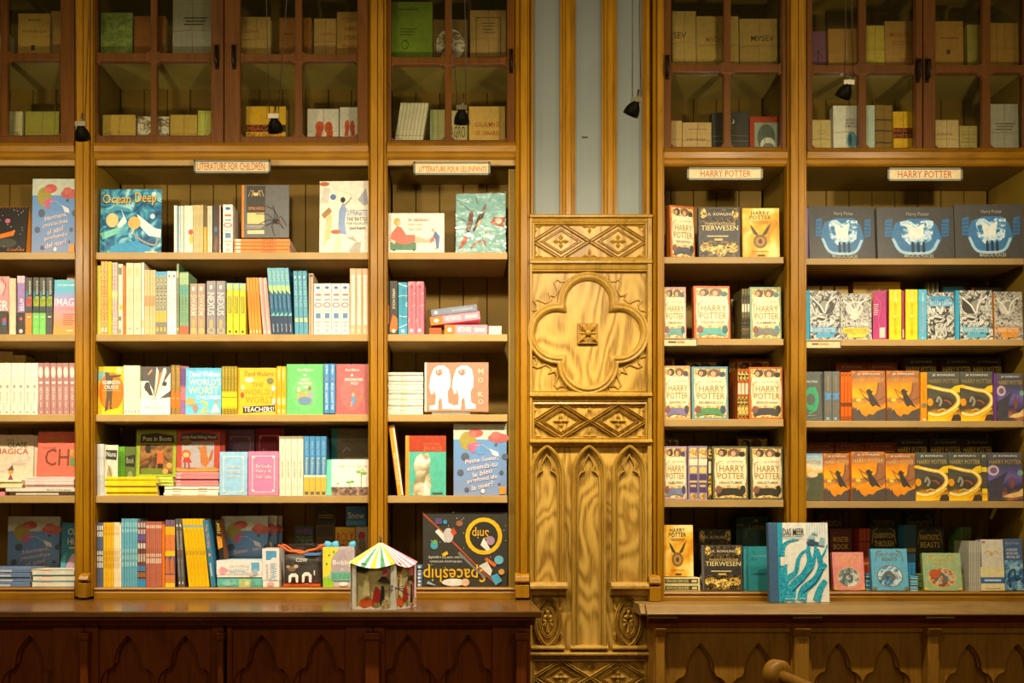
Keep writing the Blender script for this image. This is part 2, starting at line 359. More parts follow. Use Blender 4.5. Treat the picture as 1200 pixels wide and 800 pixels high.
# cornice across the top of each case
for case, x0, x1 in ((caseL, -228, 620), (caseR, 764, 1228)):
    m = MB(); z = Z(TOP_PX)
    m.beam([(DEP, z), (-.02, z), (-.06, z+.03), (-.06, z+.045), (-.03, z+.05), (-.09, z+.1), (-.09, z+.12), (DEP, z+.12)], X(x0), X(x1), W_RAIL); m.build('cornice', case)
def door(case, xs, mx, ytop, ymid, ybot, handle=None):
    """xs: outer left, pane left, pane right, outer right; mx: muntin left, right; ymid: muntin top, bottom; ybot: pane bottom, door bottom"""
    x0, xa, xb, x1 = [X(v, -.01) for v in xs]; m0, m1 = X(mx[0], -.01), X(mx[1], -.01)
    zt, za = Z(ytop-12, -.01), Z(ytop, -.01); zb, z0 = Z(ybot[0], -.01), Z(ybot[1], -.01)
    zm1, zm0 = Z(ymid[0], -.01), Z(ymid[1], -.01)
    y0, y1 = -.022, .014
    m = MB()
    m.prism([(x0, z0), (xa, z0), (xa, zt), (x0, zt)], y0, y1, W_DOOR); m.prism([(xb, z0), (x1, z0), (x1, zt), (xb, zt)], y0, y1, W_DOOR)
    m.prism([(xa, z0), (xb, z0), (xb, zb), (xa, zb)], y0, y1, W_DOOR); m.prism([(xa, za), (xb, za), (xb, zt), (xa, zt)], y0, y1, W_DOOR)
    d = m.build('door', case, .003)
    # muntins with flared junctions
    m = MB(); g = .013; yy0, yy1 = -.016, .01
    cx = (m0+m1)/2; cz = (zm0+zm1)/2; hw = (m1-m0)/2; hh = (zm1-zm0)/2
    def vbar(za_, zb_, f0, f1):
        m.prism([(cx-hw-g*f0, za_), (cx+hw+g*f0, za_), (cx+hw, za_+g), (cx+hw, zb_-g), (cx+hw+g*f1, zb_), (cx-hw-g*f1, zb_), (cx-hw, zb_-g), (cx-hw, za_+g)], yy0, yy1, W_DOOR)
    vbar(zb, zm0, .7, .7); vbar(zm1, za, .7, .7); o = m.build('muntin', d, .0015)
    m = MB()
    m.prism([(xa, zm0-g*.6), (xa+g, zm0), (cx-hw-g*1.4, zm0), (cx-hw-g*.5, zm0-g*.5), (cx+hw+g*.5, zm0-g*.5), (cx+hw+g*1.4, zm0), (xb-g, zm0), (xb, zm0-g*.6),
             (xb, zm1+g*.6), (xb-g, zm1), (cx+hw+g*1.4, zm1), (cx+hw+g*.5, zm1+g*.5), (cx-hw-g*.5, zm1+g*.5), (cx-hw-g*1.4, zm1), (xa+g, zm1), (xa, zm1+g*.6)], yy0-.001, yy1, W_DOOR)
    m.build('muntin', d, .0015)
    # corner fillets of the panes
    m = MB()
    for (px, sx) in ((xa, 1), (cx-hw, -1), (cx+hw, 1), (xb, -1)):
        for (pz, sz) in ((zb, 1), (za, -1)):
            m.prism([(px, pz), (px+sx*g*1.1, pz), (px+sx*g*.9, pz+sz*g*.25), (px+sx*g*.25, pz+sz*g*.9), (px, pz+sz*g*1.1)], yy0+.001, yy1, W_DOOR)
    m.build('corner_fillet', d)
    for (p, q) in ((xa, cx-hw), (cx+hw, xb)):
        for (r, s) in ((zb, zm0), (zm1, za)):
            bx('glass_pane', d, p-.002, q+.002, .002, .005, r-.002, s+.002, M_GLASS)
    if handle:
        hx, hy = X(handle[0], -.03), Z(handle[1], -.03); m = MB()
        m.box(hx-.007, hx+.007, -.027, -.021, hy-.045, hy+.045, M_IRON)
        m.tube([(hx, -.026, hy+.035), (hx, -.048, hy+.03), (hx, -.052, hy), (hx, -.048, hy-.03), (hx, -.026, hy-.035)], .005, M_IRON, 8)
        m.build('handle', d)
YT = -26
door(caseL, (-48, -34, 72, 88.5), (1, 9), YT, (63, 71), (160, 170), None)
door(caseL, (-203, -188, -78, -49), (-137, -130), YT, (63, 71), (160, 170), None)
door(caseL, (112.5, 114, 248, 262.5), (177, 184), YT, (63, 72), (160, 170), (254, 66))
door(caseL, (263.5, 282, 419, 431.5), (346, 354), YT, (64, 72), (161, 170), (274, 66))
door(caseL, (454.5, 458.5, 594, 603.5), (521.5, 529.5), YT, (68, 76), (165, 170), (599, 71))
door(caseR, (777.5, 786, 915.5, 920.5), (848, 856), YT, (76, 85), (173, 177), (782, 78))
door(caseR, (944.5, 951, 1072, 1079.5), (1006, 1014.5), YT, (77, 86), (174, 177), (1076, 82))
door(caseR, (1080.5, 1095, 1200, 1204.5), (1151, 1160), YT, (77, 86), (174, 177), (1087, 82))
# ---------------------------------------------------------------- carved pillar between the cases
pil = empty('carved_pillar', (X(690), 0, 0)); tag(pil, 'carved gothic oak pillar panel between the two bookcases', 'pillar')
YP = -.01
def PX(px): return X(px, -.02)
def PZ(py): return Z(py, -.02)
def pp(px, py): return (PX(px), PZ(py))
PW = S*(D-.02)/D
bx('backing', pil, PX(620.5), PX(763.5), YP, .30, 0, PZ(252), W_PIL)
bx('backing', pil, PX(620.5), PX(763.5), .03, .30, PZ(252), PZ(TOP_PX), W_CARV)
for (a, b) in ((626, 657), (675, 706), (724, 754)):
    bx('grey_panel', pil, PX(a-1), PX(b+1), .012, .03, PZ(253), PZ(TOP_PX), M_GREY)
bx('dark_knot', pil, PX(683), PX(690), .011, .013, PZ(158), PZ(156.6), M_IRON)
for (a, b, f) in ((620.5, 626, 0), (657, 675, 1), (706, 724, 1), (754, 763.5, 0)):
    x0, x1 = PX(a), PX(b); w_ = x1-x0; m = MB()
    m.column([(x0, .03), (x0, .0), (x0+w_*.12, -.002), (x0+w_*.16, -.014), (x0+w_*.3, -.018), (x0+w_*.36, -.026), (x0+w_*.64, -.026), (x0+w_*.7, -.018), (x0+w_*.84, -.014), (x0+w_*.88, -.002), (x1, .0), (x1, .03)], PZ(253), PZ(TOP_PX), W_POST)
    m.build('mullion', pil)
def ledge(px0, px1, yt, yb, out, back=YP, name='ledge', mat=W_CARV):
    m = MB(); zt, zb = PZ(yt), PZ(yb); h = zt-zb
    m.beam([(back, zt+.002), (back-out*.75, zt), (back-out, zt-h*.25), (back-out, zt-h*.45), (back-out*.55, zt-h*.6), (back-out*.4, zb), (back, zb)], PX(px0), PX(px1), mat)
    return m.build(name, pil)
ledge(620.5, 763.5, 252, 260, .03)
ledge(620.5, 763.5, 304, 315, .026)
ledge(620.5, 763.5, 460, 470, .026)
ledge(620.5, 763.5, 515, 523, .03)
ledge(620.5, 763.5, 763, 771, .03)
for x0, x1 in ((620.5, 623.5), (758.5, 763.5)):
    bx('side_strip', pil, PX(x0), PX(x1), -.03, YP, PZ(800), PZ(252), W_CARV, .002)
RIDGE = lambda w_, h: [(-w_/2, YP), (-w_/2, YP-h*.6), (-w_*.3, YP-h), (-w_*.1, YP-h*.55), (w_*.1, YP-h*.55), (w_*.3, YP-h), (w_/2, YP-h*.6), (w_/2, YP)]
def frieze(y0, y1, name='diamond_frieze'):
    cy = (y0+y1)/2; hy = (y1-y0)/2
    root = bx(name, pil, PX(624), PX(758), YP-.004, YP, PZ(y1), PZ(y0), W_PIL)
    m = MB(); m.sweep([pp(624, y1), pp(758, y1), pp(758, y0), pp(624, y0)], [(0, YP), (0, YP-.016), (.006, YP-.018), (.01, YP-.006), (.012, YP-.004)], W_CARV, True); m.build('frame', root)
    for cx in (657.5, 724.5):
        hw = 33
        for k, wd, h in ((1.0, .013, .017), (.66, .009, .012)):
            m = MB(); m.sweep([pp(cx-hw*k, cy), pp(cx, cy+(hy-1)*k), pp(cx+hw*k, cy), pp(cx, cy-(hy-1)*k)], RIDGE(wd, h), W_CARV, True); m.build('lozenge', root)
        m = MB()
        for a in range(4): m.petal(PX(cx), PZ(cy), a*PI/2, (9.5 if a % 2 == 0 else 8)*PW, 6*PW, YP-.004, .011, W_CARV, .002)
        m.ball(PX(cx), PZ(cy), YP-.008, 2.2*PW, W_CARV); m.build('flower', root)
    for cx, sg in ((691, 1), (691, -1), (627, 1), (627, -1), (755, 1), (755, -1)):
        m = MB(); z = PZ(cy+sg*(hy-4))
        angs = [sg*PI/2] + ([0, PI] if cx == 691 else [0 if cx < 691 else PI])
        for a in angs: m.petal(PX(cx), z, a, 9*PW, 5*PW, YP-.004, .01, W_CARV)
        m.ball(PX(cx), z, YP-.006, 1.7*PW, W_CARV); m.build('half_flower', root)
frieze(261, 304); frieze(471.5, 515); frieze(772, 815)
# quatrefoil
qx, qz = pp(689, 390.5)
def quatre(o, r, n=18):
    k = (o+math.sqrt(2*r*r-o*o))/2          # cusp at (k, k)
    pts = []
    for c in range(4):
        base = c*PI/2; a = math.atan2(k, k-o)     # angles about the lobe centre (o, 0)
        for i in range(n):
            t = -a+2*a*i/n; x, y = o+r*math.cos(t), r*math.sin(t)
            pts.append((qx+x*math.cos(base)-y*math.sin(base), qz+x*math.sin(base)+y*math.cos(base)))
    return pts
m = MB(); rr = 30.5*PW; oo = 36*PW
m.sweep(quatre(oo, rr), [(-.019, YP), (-.017, YP-.016), (-.011, YP-.022), (-.007, YP-.014), (-.004, YP-.015), (.0, YP-.022), (.005, YP-.022), (.008, YP-.012), (.011, YP-.012), (.013, YP-.006), (.016, YP)][::-1], W_CARV, True, True)
quat = m.build('quatrefoil', pil)
m = MB(); h = 12*PW; m.box(qx-h, qx+h, YP-.012, YP, qz-h, qz+h, W_BASE2)
for k in range(4):
    m.petal(qx, qz, PI/4+k*PI/2, 15*PW, 9*PW, YP-.012, .014, W_CARV, .004); m.petal(qx, qz, k*PI/2, 10*PW, 4*PW, YP-.012, .006, W_CARV, .004)
m.ball(qx, qz, YP-.016, 4*PW, W_CARV, 1.0); m.build('flower_boss', quat)
m = MB(); m.sweep([pp(620.5, 460), pp(760, 460), pp(760, 316), pp(620.5, 316)], [(0, YP), (0, YP-.014), (.006, YP-.016), (.008, YP-.006), (.01, YP)], W_CARV, True); m.build('panel_frame', pil)
for sx in (-1, 1):
    for sz in (-1, 1):      # low-relief spandrel tracery
        m = MB(); c = (qx+sx*69*PW, qz+sz*70*PW)
        prof = [(-.004, YP), (-.002, YP-.006), (.002, YP-.006), (.004, YP)]
        f = lambda u, v: (c[0]-sx*u*PW, c[1]-sz*v*PW)
        m.sweep([f(0, 44), f(8, 42), f(9, 36), f(6, 32), f(10, 30), f(20, 34), f(26, 30), f(24, 24), f(30, 26), f(34, 20), f(30, 10), f(33, 6), f(38, 9), f(43, 8), f(44, 0)], prof, W_CARV); m.build('spandrel_tracery', pil)
# lancet arches
def lancet(x0, x1, ybot, yspring, yapex, n=10):
    xa, xb = PX(x0), PX(x1); zb, zs, zp = PZ(ybot), PZ(yspring), PZ(yapex); hw = (xb-xa)/2; H = zp-zs; cx = (xa+xb)/2
    R = (hw*hw+H*H)/(2*hw); pts = [(xa, zb)]
    aend = math.asin(min(1, H/R))
    for i in range(n+1): t = aend*i/n; pts.append((xa+R-R*math.cos(t), zs+R*math.sin(t)))
    for i in range(n-1, -1, -1): t = aend*i/n; pts.append((xb-R+R*math.cos(t), zs+R*math.sin(t)))
    pts.append((xb, zb)); return pts
PR1 = [(-.008, YP), (-.007, YP-.02), (-.003, YP-.026), (.003, YP-.024), (.006, YP-.014), (.010, YP-.014), (.012, YP-.006), (.015, YP-.006), (.017, YP)]
PR2 = [(.0, YP), (.001, YP-.012), (.005, YP-.012), (.007, YP)]
for (x0, x1, yb) in ((620.5, 661, 684), (670, 710, 758), (717, 758, 684)):
    m = MB(); m.sweep(lancet(x0+2, x1-2, yb, 556, 523), [(-o, y) for o, y in PR1], W_CARV); arch = m.build('lancet_arch', pil)
    # cusped inner tracery
    cx = (x0+x1)/2; hw = (x1-x0)/2-6; m = MB()
    pts = [pp(cx-hw, yb)]+[pp(cx-hw, 566), pp(cx-hw+1, 558), pp(cx-hw+4, 553), pp(cx-hw+8, 551), pp(cx-hw+6.5, 546), pp(cx-6, 541), pp(cx-3, 536), pp(cx, 530), pp(cx+3, 536), pp(cx+6, 541), pp(cx+hw-6.5, 546), pp(cx+hw-8, 551), pp(cx+hw-4, 553), pp(cx+hw-1, 558), pp(cx+hw, 566)]+[pp(cx+hw, yb)]
    m.sweep(pts, [(-o, y) for o, y in PR2], W_CARV); m.build('cusp', arch)
for x0, x1 in ((620.5, 664), (715, 759)): ledge(x0, x1, 682, 697, .045, name='arch_sill')
for x0, x1 in ((622, 661), (668, 712), (717, 757)): ledge(x0, x1, 756, 764, .03, name='arch_sill')
for cx in (642, 736.5):
    m = MB(); cz0, cz1 = PZ(757), PZ(700); h = (cz1-cz0)/2; zc = (cz0+cz1)/2; xc = PX(cx)
    for k, s in ((1.0, 1), (.62, 1)):
        path = [(xc+15*PW*k*math.sin(2*PI*i/28)*(abs(math.sin(2*PI*i/28))**.35), zc-h*k*math.cos(2*PI*i/28)) for i in range(28)]
        m.sweep(path, RIDGE(.012*(.7+.3*k), .02*k), W_CARV, True)
    leafy = m.build('leaf_oval', pil)
    for a, l in ((PI/2, 18), (-PI/2, 18), (.3, 6), (PI-.3, 6), (-.5, 6), (PI+.5, 6)):
        m = MB(); m.petal(xc, zc, a, l*PW, 6*PW, YP, .02, W_CARV, .002); m.build('leaf', leafy)
    m = MB()
    for dx, dz in ((-3, 6), (3, 6), (-4, -4), (4, -4), (0, 12), (0, -12)): m.ball(xc+dx*PW, zc+dz*PW, YP-.008, 2.2*PW, W_CARV)
    m.build('berries', leafy)
    for s in (-1, 1):
        for t in (-1, 1):
            m = MB(); m.petal(xc+s*15*PW, zc+t*h*.85, -t*PI/2, 16*PW, 6*PW, YP, .015, W_CARV); m.build('corner_leaf', leafy)
# ---------------------------------------------------------------- worktops and base cabinets
ZL = HC-.327; ZR = HC-.334
CL, CR = -.50, -.20
m = MB(); x1 = X(635, CL); xs = X(-228)
m.column([(xs, .36), (xs, CL), (x1, CL), (x1, -.02), (X(619), -.02), (X(619), .36)], ZL-.022, ZL, W_TOP)
wl = m.build('worktop', None, .004); tag(wl, 'long polished dark wooden counter top left of the carved pillar', 'worktop')
m = MB(); m.beam([(CL+.01, ZL-.023), (CL+.01, ZL-.03), (CL+.03, ZL-.036), (CL+.04, ZL-.05), (CL+.058, ZL-.05), (CL+.058, ZL-.023)], xs, x1-.02, W_BASE); m.build('edge_moulding', wl)
m = MB(); x0 = X(752, CR); x1 = X(1228)
pr = [(.36, ZR), (CR+.035, ZR), (CR, ZR-.03), (CR, ZR-.036), (CR+.02, ZR-.04), (.36, ZR-.04)]
m.beam(pr, x0+.02, x1, W_TOP2)
m.beam([(-.02, ZR), (CR+.055, ZR), (CR+.02, ZR-.03), (CR+.02, ZR-.036), (CR+.04, ZR-.04), (-.02, ZR-.04)], x0, x0+.02, W_TOP2)
wr = m.build('worktop', None, .002); tag(wr, 'oak counter top with sloping front edge right of the pillar', 'worktop')
m = MB(); m.beam([(CR+.03, ZR-.041), (CR+.04, ZR-.06), (CR+.055, ZR-.065), (CR+.055, ZR-.085), (CR+.0585, ZR-.085), (CR+.0585, ZR-.041)], x0+.03, x1, W_BASE); m.build('edge_moulding', wr)
for p, q in ((761, 795), (931, 965), (1087, 1121)):
    bx('fixing_strip', wr, X(p, CR), X(q, CR), CR+.012, CR+.03, ZR-.048, ZR-.0405, W_TOP2)
def arches(xc, hw, ypk, Yc, n=7):
    """lower edge of a cusped trefoil arch, from left foot to right foot, in (x, z)"""
    s = S*(D+Yc)/D; cx = X(xc, Yc); zp = Z(ypk, Yc); h = hw*s
    L_ = [(-1.0, -2.6), (-1.0, -1.75), (-.97, -1.55), (-.88, -1.36), (-.74, -1.22), (-.56, -1.14), (-.50, -1.0), (-.49, -.84), (-.44, -.62), (-.34, -.40), (-.2, -.2), (-.08, -.06), (0, 0)]
    pts = [(cx+a*h, zp+b*h) for a, b in L_]
    return pts+[(2*cx-p[0], p[1]) for p in pts[::-1][1:]]
def base_cabinet(x0, x1, panel, centres, hw, ypk, Yc, ztop, mat, label):
    """x0..x1 carcass, panel: pixel limits of the arched panel"""
    e = empty('base_cabinet', (X((x0+x1)/2, Yc), Yc, 0)); tag(e, label, 'cabinet', 'base cabinets under the counters')
    a, b = X(x0, Yc)+.001, X(x1, Yc)-.001; p, q = X(panel[0], Yc), X(panel[1], Yc); s = S*(D+Yc)/D
    bx('body', e, a, b, Yc+.04, .34, 0, ztop, mat)
    zr = Z(ypk-13, Yc)
    bx('stile', e, a, p, Yc, Yc+.04, .06, ztop, mat, .003); bx('stile', e, q, b, Yc, Yc+.04, .06, ztop, mat, .003)
    bx('top_rail', e, p, q, Yc+.002, Yc+.04, zr, ztop, mat, .003)
    zbot = Z(900, Yc); bx('bottom_rail', e, p, q, Yc+.002, Yc+.04, .06, zbot-.02, mat, .003); bx('plinth', e, a, b, Yc+.02, Yc+.05, 0, .06, mat)
    for k, (grow, y0, y1) in enumerate(((1.0, Yc+.012, Yc+.026), (.80, Yc+.024, Yc+.038))):
        poly = [(p, zr), (p, zbot)]
        for c in centres:
            pts = [(u, v if v > zbot else zbot) for u, v in arches(c, hw*grow, ypk+(1-grow)*hw*.5, Yc)]
            poly += [(max(p+.0005, min(q-.0005, u)), v) for u, v in pts]
        poly += [(q, zbot), (q, zr)]
        # remove doubles
        out = [poly[0]]
        for t in poly[1:]:
            if abs(t[0]-out[-1][0])+abs(t[1]-out[-1][1]) > 1e-5: out.append(t)
        m = MB(); m.prism(out, y0, y1, mat); m.build('arched_tracery', e, .0025)
    return e
YC = CL+.06; zt = ZL-.023
base_cabinet(-228, 98, (-70, 62), (-36, 33), 34, 745, YC, zt, W_BASE, 'dark base cabinet with arched tracery panel at the far left end')
base_cabinet(98, 262, (115, 248), (148.5, 216), 33, 745, YC, zt, W_BASE, 'dark base cabinet with two arches, second from the left')
base_cabinet(265, 437, (272, 405), (306, 376), 33.5, 744, YC, zt, W_BASE, 'dark base cabinet with two arches, under the clear cow bag')
base_cabinet(437, 622, (451, 577), (478, 549), 34, 744, YC, zt, W_BASE, 'dark base cabinet with two arches, nearest the pillar on the left')
for x, wd in ((98, 9), (258, 6), (436, 16), (611, 12)):
    m = MB(); xa, xb = X(x-wd/2, YC-.03), X(x+wd/2, YC-.03)
    m.box(xa, xb, YC-.03, YC, .0, zt-.05, W_BASE); m.box(xa-.004, xb+.004, YC-.037, YC, zt-.075, zt-.05, W_BASE)
    o = m.build('pilaster_strip', None, .003); tag(o, {98: 'narrow dark upright between the first and second base cabinets', 258: 'narrow dark upright right of the second base cabinet', 436: 'dark moulded upright under the paper carousel', 611: 'dark upright at the right end of the left counter'}[x], 'upright')
YC = CR+.06; zt = ZR-.041
base_cabinet(766, 930, (780, 927), (821.5, 890), 34, 754, YC, zt, W_BASE2, 'brown base cabinet with two arches just right of the pillar')
base_cabinet(930, 1088, (951, 1083), (984, 1041), 29, 754, YC, zt, W_BASE2, 'brown base cabinet with two arches under the sea creature book')
base_cabinet(1088, 1228, (1102, 1226), (1138, 1195), 29, 755, YC, zt, W_BASE2, 'brown base cabinet with two arches at the right edge')
for x, wd, t in ((774, 10, 'brown upright at the left end of the right counter'), (940, 17, 'brown upright under the sea creature book'), (1094, 13, 'brown upright under the pale green small book')):
    m = MB(); xa, xb = X(x-wd/2, YC-.03), X(x+wd/2, YC-.03)
    m.box(xa, xb, YC-.03, YC, .0, zt-.075, W_BASE2); m.beam([(YC, zt-.045), (YC-.05, zt-.045), (YC-.03, zt-.075), (YC, zt-.075)], xa-.004, xb+.004, W_BASE2)
    o = m.build('pilaster_strip', None, .003); tag(o, t, 'upright')
# wooden hand rail in the foreground, bottom right
Yh = -.55; e = empty('hand_rail', (X(912, Yh), Yh, 0)); tag(e, 'turned wooden hand rail on a post at bottom right', 'hand rail')
hx, hz = X(912, Yh), Z(790, Yh); r = 17*S*(D+Yh)/D
m = MB(); m.lathe([(0, -.03), (r*.8, -.03), (r, -.022), (r, .012), (r*.85, .02), (r*.5, .022), (0, .022)], W_BASE2, Matrix.Translation((hx, Yh, hz)) @ Matrix.Rotation(PI/2, 4, 'X') @ Matrix.Rotation(.45, 4, 'Y'), 28); m.build('rail_end', e)
m = MB(); m.tube([(hx+.005, Yh-.01, hz-.002), (hx+.09, Yh-.2, hz-.035), (hx+.2, Yh-.45, hz-.08)], .019, W_BASE2, 14); m.build('rail', e)
m = MB(); m.lathe([(.018, -hz), (.018, -.02), (.014, 0), (0, 0)], W_BASE2, Matrix.Translation((hx, Yh+.02, hz)), 16); m.build('rail_post', e)
# ---------------------------------------------------------------- hanging spotlights
def lamp(px, py, dx, label, Y=-.77, up=(0, 0)):
    x, z = X(px, Y), Z(py, Y); e = empty('hanging_spotlight', (x, Y, z)); tag(e, label, 'spotlight', 'spotlights hanging on wires')
    pos = Vector((x, Y, z)); 
    vis = Vector((dx*2.2, .3, -.5)).normalized()      # the bell hangs mouth down, tipped to the shelves
    M = Matrix.Translation(pos) @ vis.to_track_quat('Z', 'Y').to_matrix().to_4x4()
    m = MB(); m.lathe([(0, -.034), (.010, -.034), (.012, -.028), (.017, -.022), (.0215, -.012), (.0238, 0), (.0242, .008), (.0225, .008), (.019, -.006), (.012, -.014), (0, -.016)], M_BLACK, M, 24); m.build('shade', e)
    mb, N, L, b = newmat('bulb_'+str(px), .3); b.inputs['Emission Color'].default_value = (1, .85, .6, 1); b.inputs['Emission Strength'].default_value = 12
    m = MB(); m.lathe([(0, -.009), (.009, -.008), (.010, -.002), (.006, .004), (0, .005)], mb, M, 14); m.build('bulb', e)
    t = M @ Vector((0, 0, -.036)); m = MB(); m.box(t.x-.016, t.x+.016, t.y-.004, t.y+.004, t.z-.004, t.z+.010, M_METAL); m.tube([t+Vector((0, 0, -.006)), t+Vector((.006, 0, .034))], .0035, M_METAL, 8)
    m.build('bracket', e)
    for k, s in ((0, -1), (1, 1)):
        m = MB(); top = Vector((x+up[k], Y+.02*s, 3.9)); m.tube([(t.x+s*.013, t.y, t.z+.006), top], .0014, M_CABLE, 6); m.build('wire', e)
    lp = M @ Vector((0, 0, .022))
    for power, size, down in ((SPOT_SPILL, 178, -32), (SPOT_WIDE, 130, 42), (SPOT_BEAM, 90, 63)):       # spill and beam of the reflector
        l = bpy.data.lights.new('spot', 'SPOT'); l.energy = power; l.color = SPOT_COL; l.spot_size = math.radians(size); l.spot_blend = 1.0; l.shadow_soft_size = .02
        o = bpy.data.objects.new('spot', l); col.objects.link(o); o.parent = e; o.location = lp-pos
        dr = Vector((dx, math.cos(math.radians(down)), -math.sin(math.radians(down)))); o.rotation_euler = dr.to_track_quat('-Z', 'Y').to_euler()
lamp(97, 161, .0, 'black spotlight hanging on wires at the far left upright', up=(-.02, .05))
lamp(323, 152, .02, 'black spotlight hanging before the yellow banded old book', up=(-.05, .10))
lamp(541, 142, .0, 'black spotlight hanging before the green-bound upper cabinet near the pillar', up=(-.10, .0))
lamp(740, 132, -.10, 'black spotlight hanging before the grey pillar panel, tipped left', up=(.0, .01))
lamp(988, 112, -.08, 'black spotlight hanging before the upper cabinet at right', up=(.02, .02))
lamp(-140, 161, .0, 'black spotlight hanging just beyond the left edge')
lamp(1225, 120, .0, 'black spotlight hanging just beyond the right edge')
# ---------------------------------------------------------------- lettering
TXT = {}
def text_geo(s):
    if s in TXT: return TXT[s]
    c = bpy.data.curves.new('t', 'FONT'); c.body = s; c.resolution_u = 2; c.offset = .005; c.fill_mode = 'FRONT'
    o = bpy.data.objects.new('t', c); me = o.to_mesh()
    vs = [(v.co.x, v.co.y) for v in me.vertices]; fs = [tuple(p.vertices) for p in me.polygons]
    o.to_mesh_clear(); bpy.data.objects.remove(o); bpy.data.curves.remove(c)
    x0 = min(v[0] for v in vs); x1 = max(v[0] for v in vs); y0 = min(v[1] for v in vs); y1 = max(v[1] for v in vs)
    TXT[s] = ([((a-x0)/(x1-x0), (b-y0)/(y1-y0)) for a, b in vs], fs); return TXT[s]
def art(m, items, W, H, y=0.0, eps=.00014):
    """flat print on the front face x 0..W, z 0..H of a thing; u to the right, v downwards"""
    for i, it in enumerate(items):
        yy = y-eps*(i+1); k = it[0]; mat = mt(it[-1])
        P = lambda u, v: (u*W, yy, (1-v)*H)
        if k == 'r':
            _, a, b, c, d = it[:5]; m.add([P(a, d), P(c, d), P(c, b), P(a, b)], [(0, 1, 2, 3)], mat)
        elif k == 'e':
            _, a, b, ru, rv = it[:5]; n = 20; m.add([P(a+ru*math.cos(2*PI*j/n), b+rv*math.sin(2*PI*j/n)) for j in range(n)][::-1], [tuple(range(n))], mat)
        elif k == 'p':
            m.add([P(u, v) for u, v in it[1]], [tuple(range(len(it[1])))], mat)
        elif k == 'l':
            src = [Vector(p) for p in it[1]]
            if len(src) > 3:                       # round the line through its points
                ext = [src[0]*2-src[1]]+src+[src[-1]*2-src[-2]]; sm_ = []
                for j in range(len(src)-1):
                    p0, p1, p2, p3 = ext[j:j+4]
                    for q_ in range(5): t = q_/5; sm_.append(.5*((2*p1)+(p2-p0)*t+(2*p0-5*p1+4*p2-p3)*t*t+(3*p1-p0-3*p2+p3)*t**3))
                src = sm_+[src[-1]]
            pts = [Vector(((u*W), (1-v)*H)) for u, v in src]; wd = it[2]*W; vs = []
            wds = [wd]*len(pts) if len(it) < 5 else [wd+(it[3]*W-wd)*j/(len(pts)-1) for j in range(len(pts))]
            for j, p in enumerate(pts):
                dd = (pts[min(j+1, len(pts)-1)]-pts[max(j-1, 0)]).normalized(); nn = Vector((-dd.y, dd.x))*wds[j]/2
                vs += [(p.x+nn.x, yy, p.y+nn.y), (p.x-nn.x, yy, p.y-nn.y)]
            m.add(vs, [(2*j, 2*j+1, 2*j+3, 2*j+2) for j in range(len(pts)-1)], mat)
        elif k in ('t', 'vt', 'td', 'ts'):
            vs, fs = text_geo(it[1]); _, _, a, b, c, d = it[:6]
            if k == 't': q = [P(a+(c-a)*x, d+(b-d)*y_) for x, y_ in vs]
            elif k == 'ts': q = [P(a+(c-a)*x, d+(b-d)*y_-.07*(x-.5)) for x, y_ in vs]
            elif k == 'vt': q = [P(a+(c-a)*y_, b+(d-b)*x) for x, y_ in vs]
            else: q = [P(c+(a-c)*x, b+(d-b)*y_) for x, y_ in vs]      # printed upside down
            m.add(q, fs, mat)
# ---------------------------------------------------------------- books: machinery
ROW = {1: 'top shelf', 2: 'second shelf', 3: 'third shelf', 4: 'fourth shelf', 5: 'bottom shelf', 'a': 'upper glazed row', 'b': 'lower glazed row'}
BAY = {1: 'far-left bay', 2: 'wide left bay', 3: 'bay left of pillar', 4: 'bay right of pillar', 5: 'wide right bay'}
ORD = ['first', 'second', 'third', 'fourth', 'fifth', 'sixth', 'seventh', 'eighth', 'ninth', 'tenth', 'eleventh', 'twelfth', 'thirteenth', 'fourteenth']
NUM = ['zero', 'one', 'two', 'three', 'four', 'five', 'six', 'seven', 'eight', 'nine', 'ten', 'eleven', 'twelve', 'thirteen', 'fourteen']
GRP = {1: 'top-shelf', 2: 'second-shelf', 3: 'third-shelf', 4: 'fourth-shelf', 5: 'bottom-shelf', 'a': 'upper glazed', 'b': 'lower glazed'}
def where(b, r): return ROW[r]+', '+BAY[b]
def shelf_z(b, r):
    if r == 'a': return Z(UP_SHELF[b], .03)
    if r == 'b': return Z(169 if b < 4 else 176)+.0004
    return Z(SHELF_PX[b, r][0])
BM = {}
def clamp(b, xa, xb): return max(xa, X(BAYS[b][0])+.0012), min(xb, X(BAYS[b][1])-.0012)
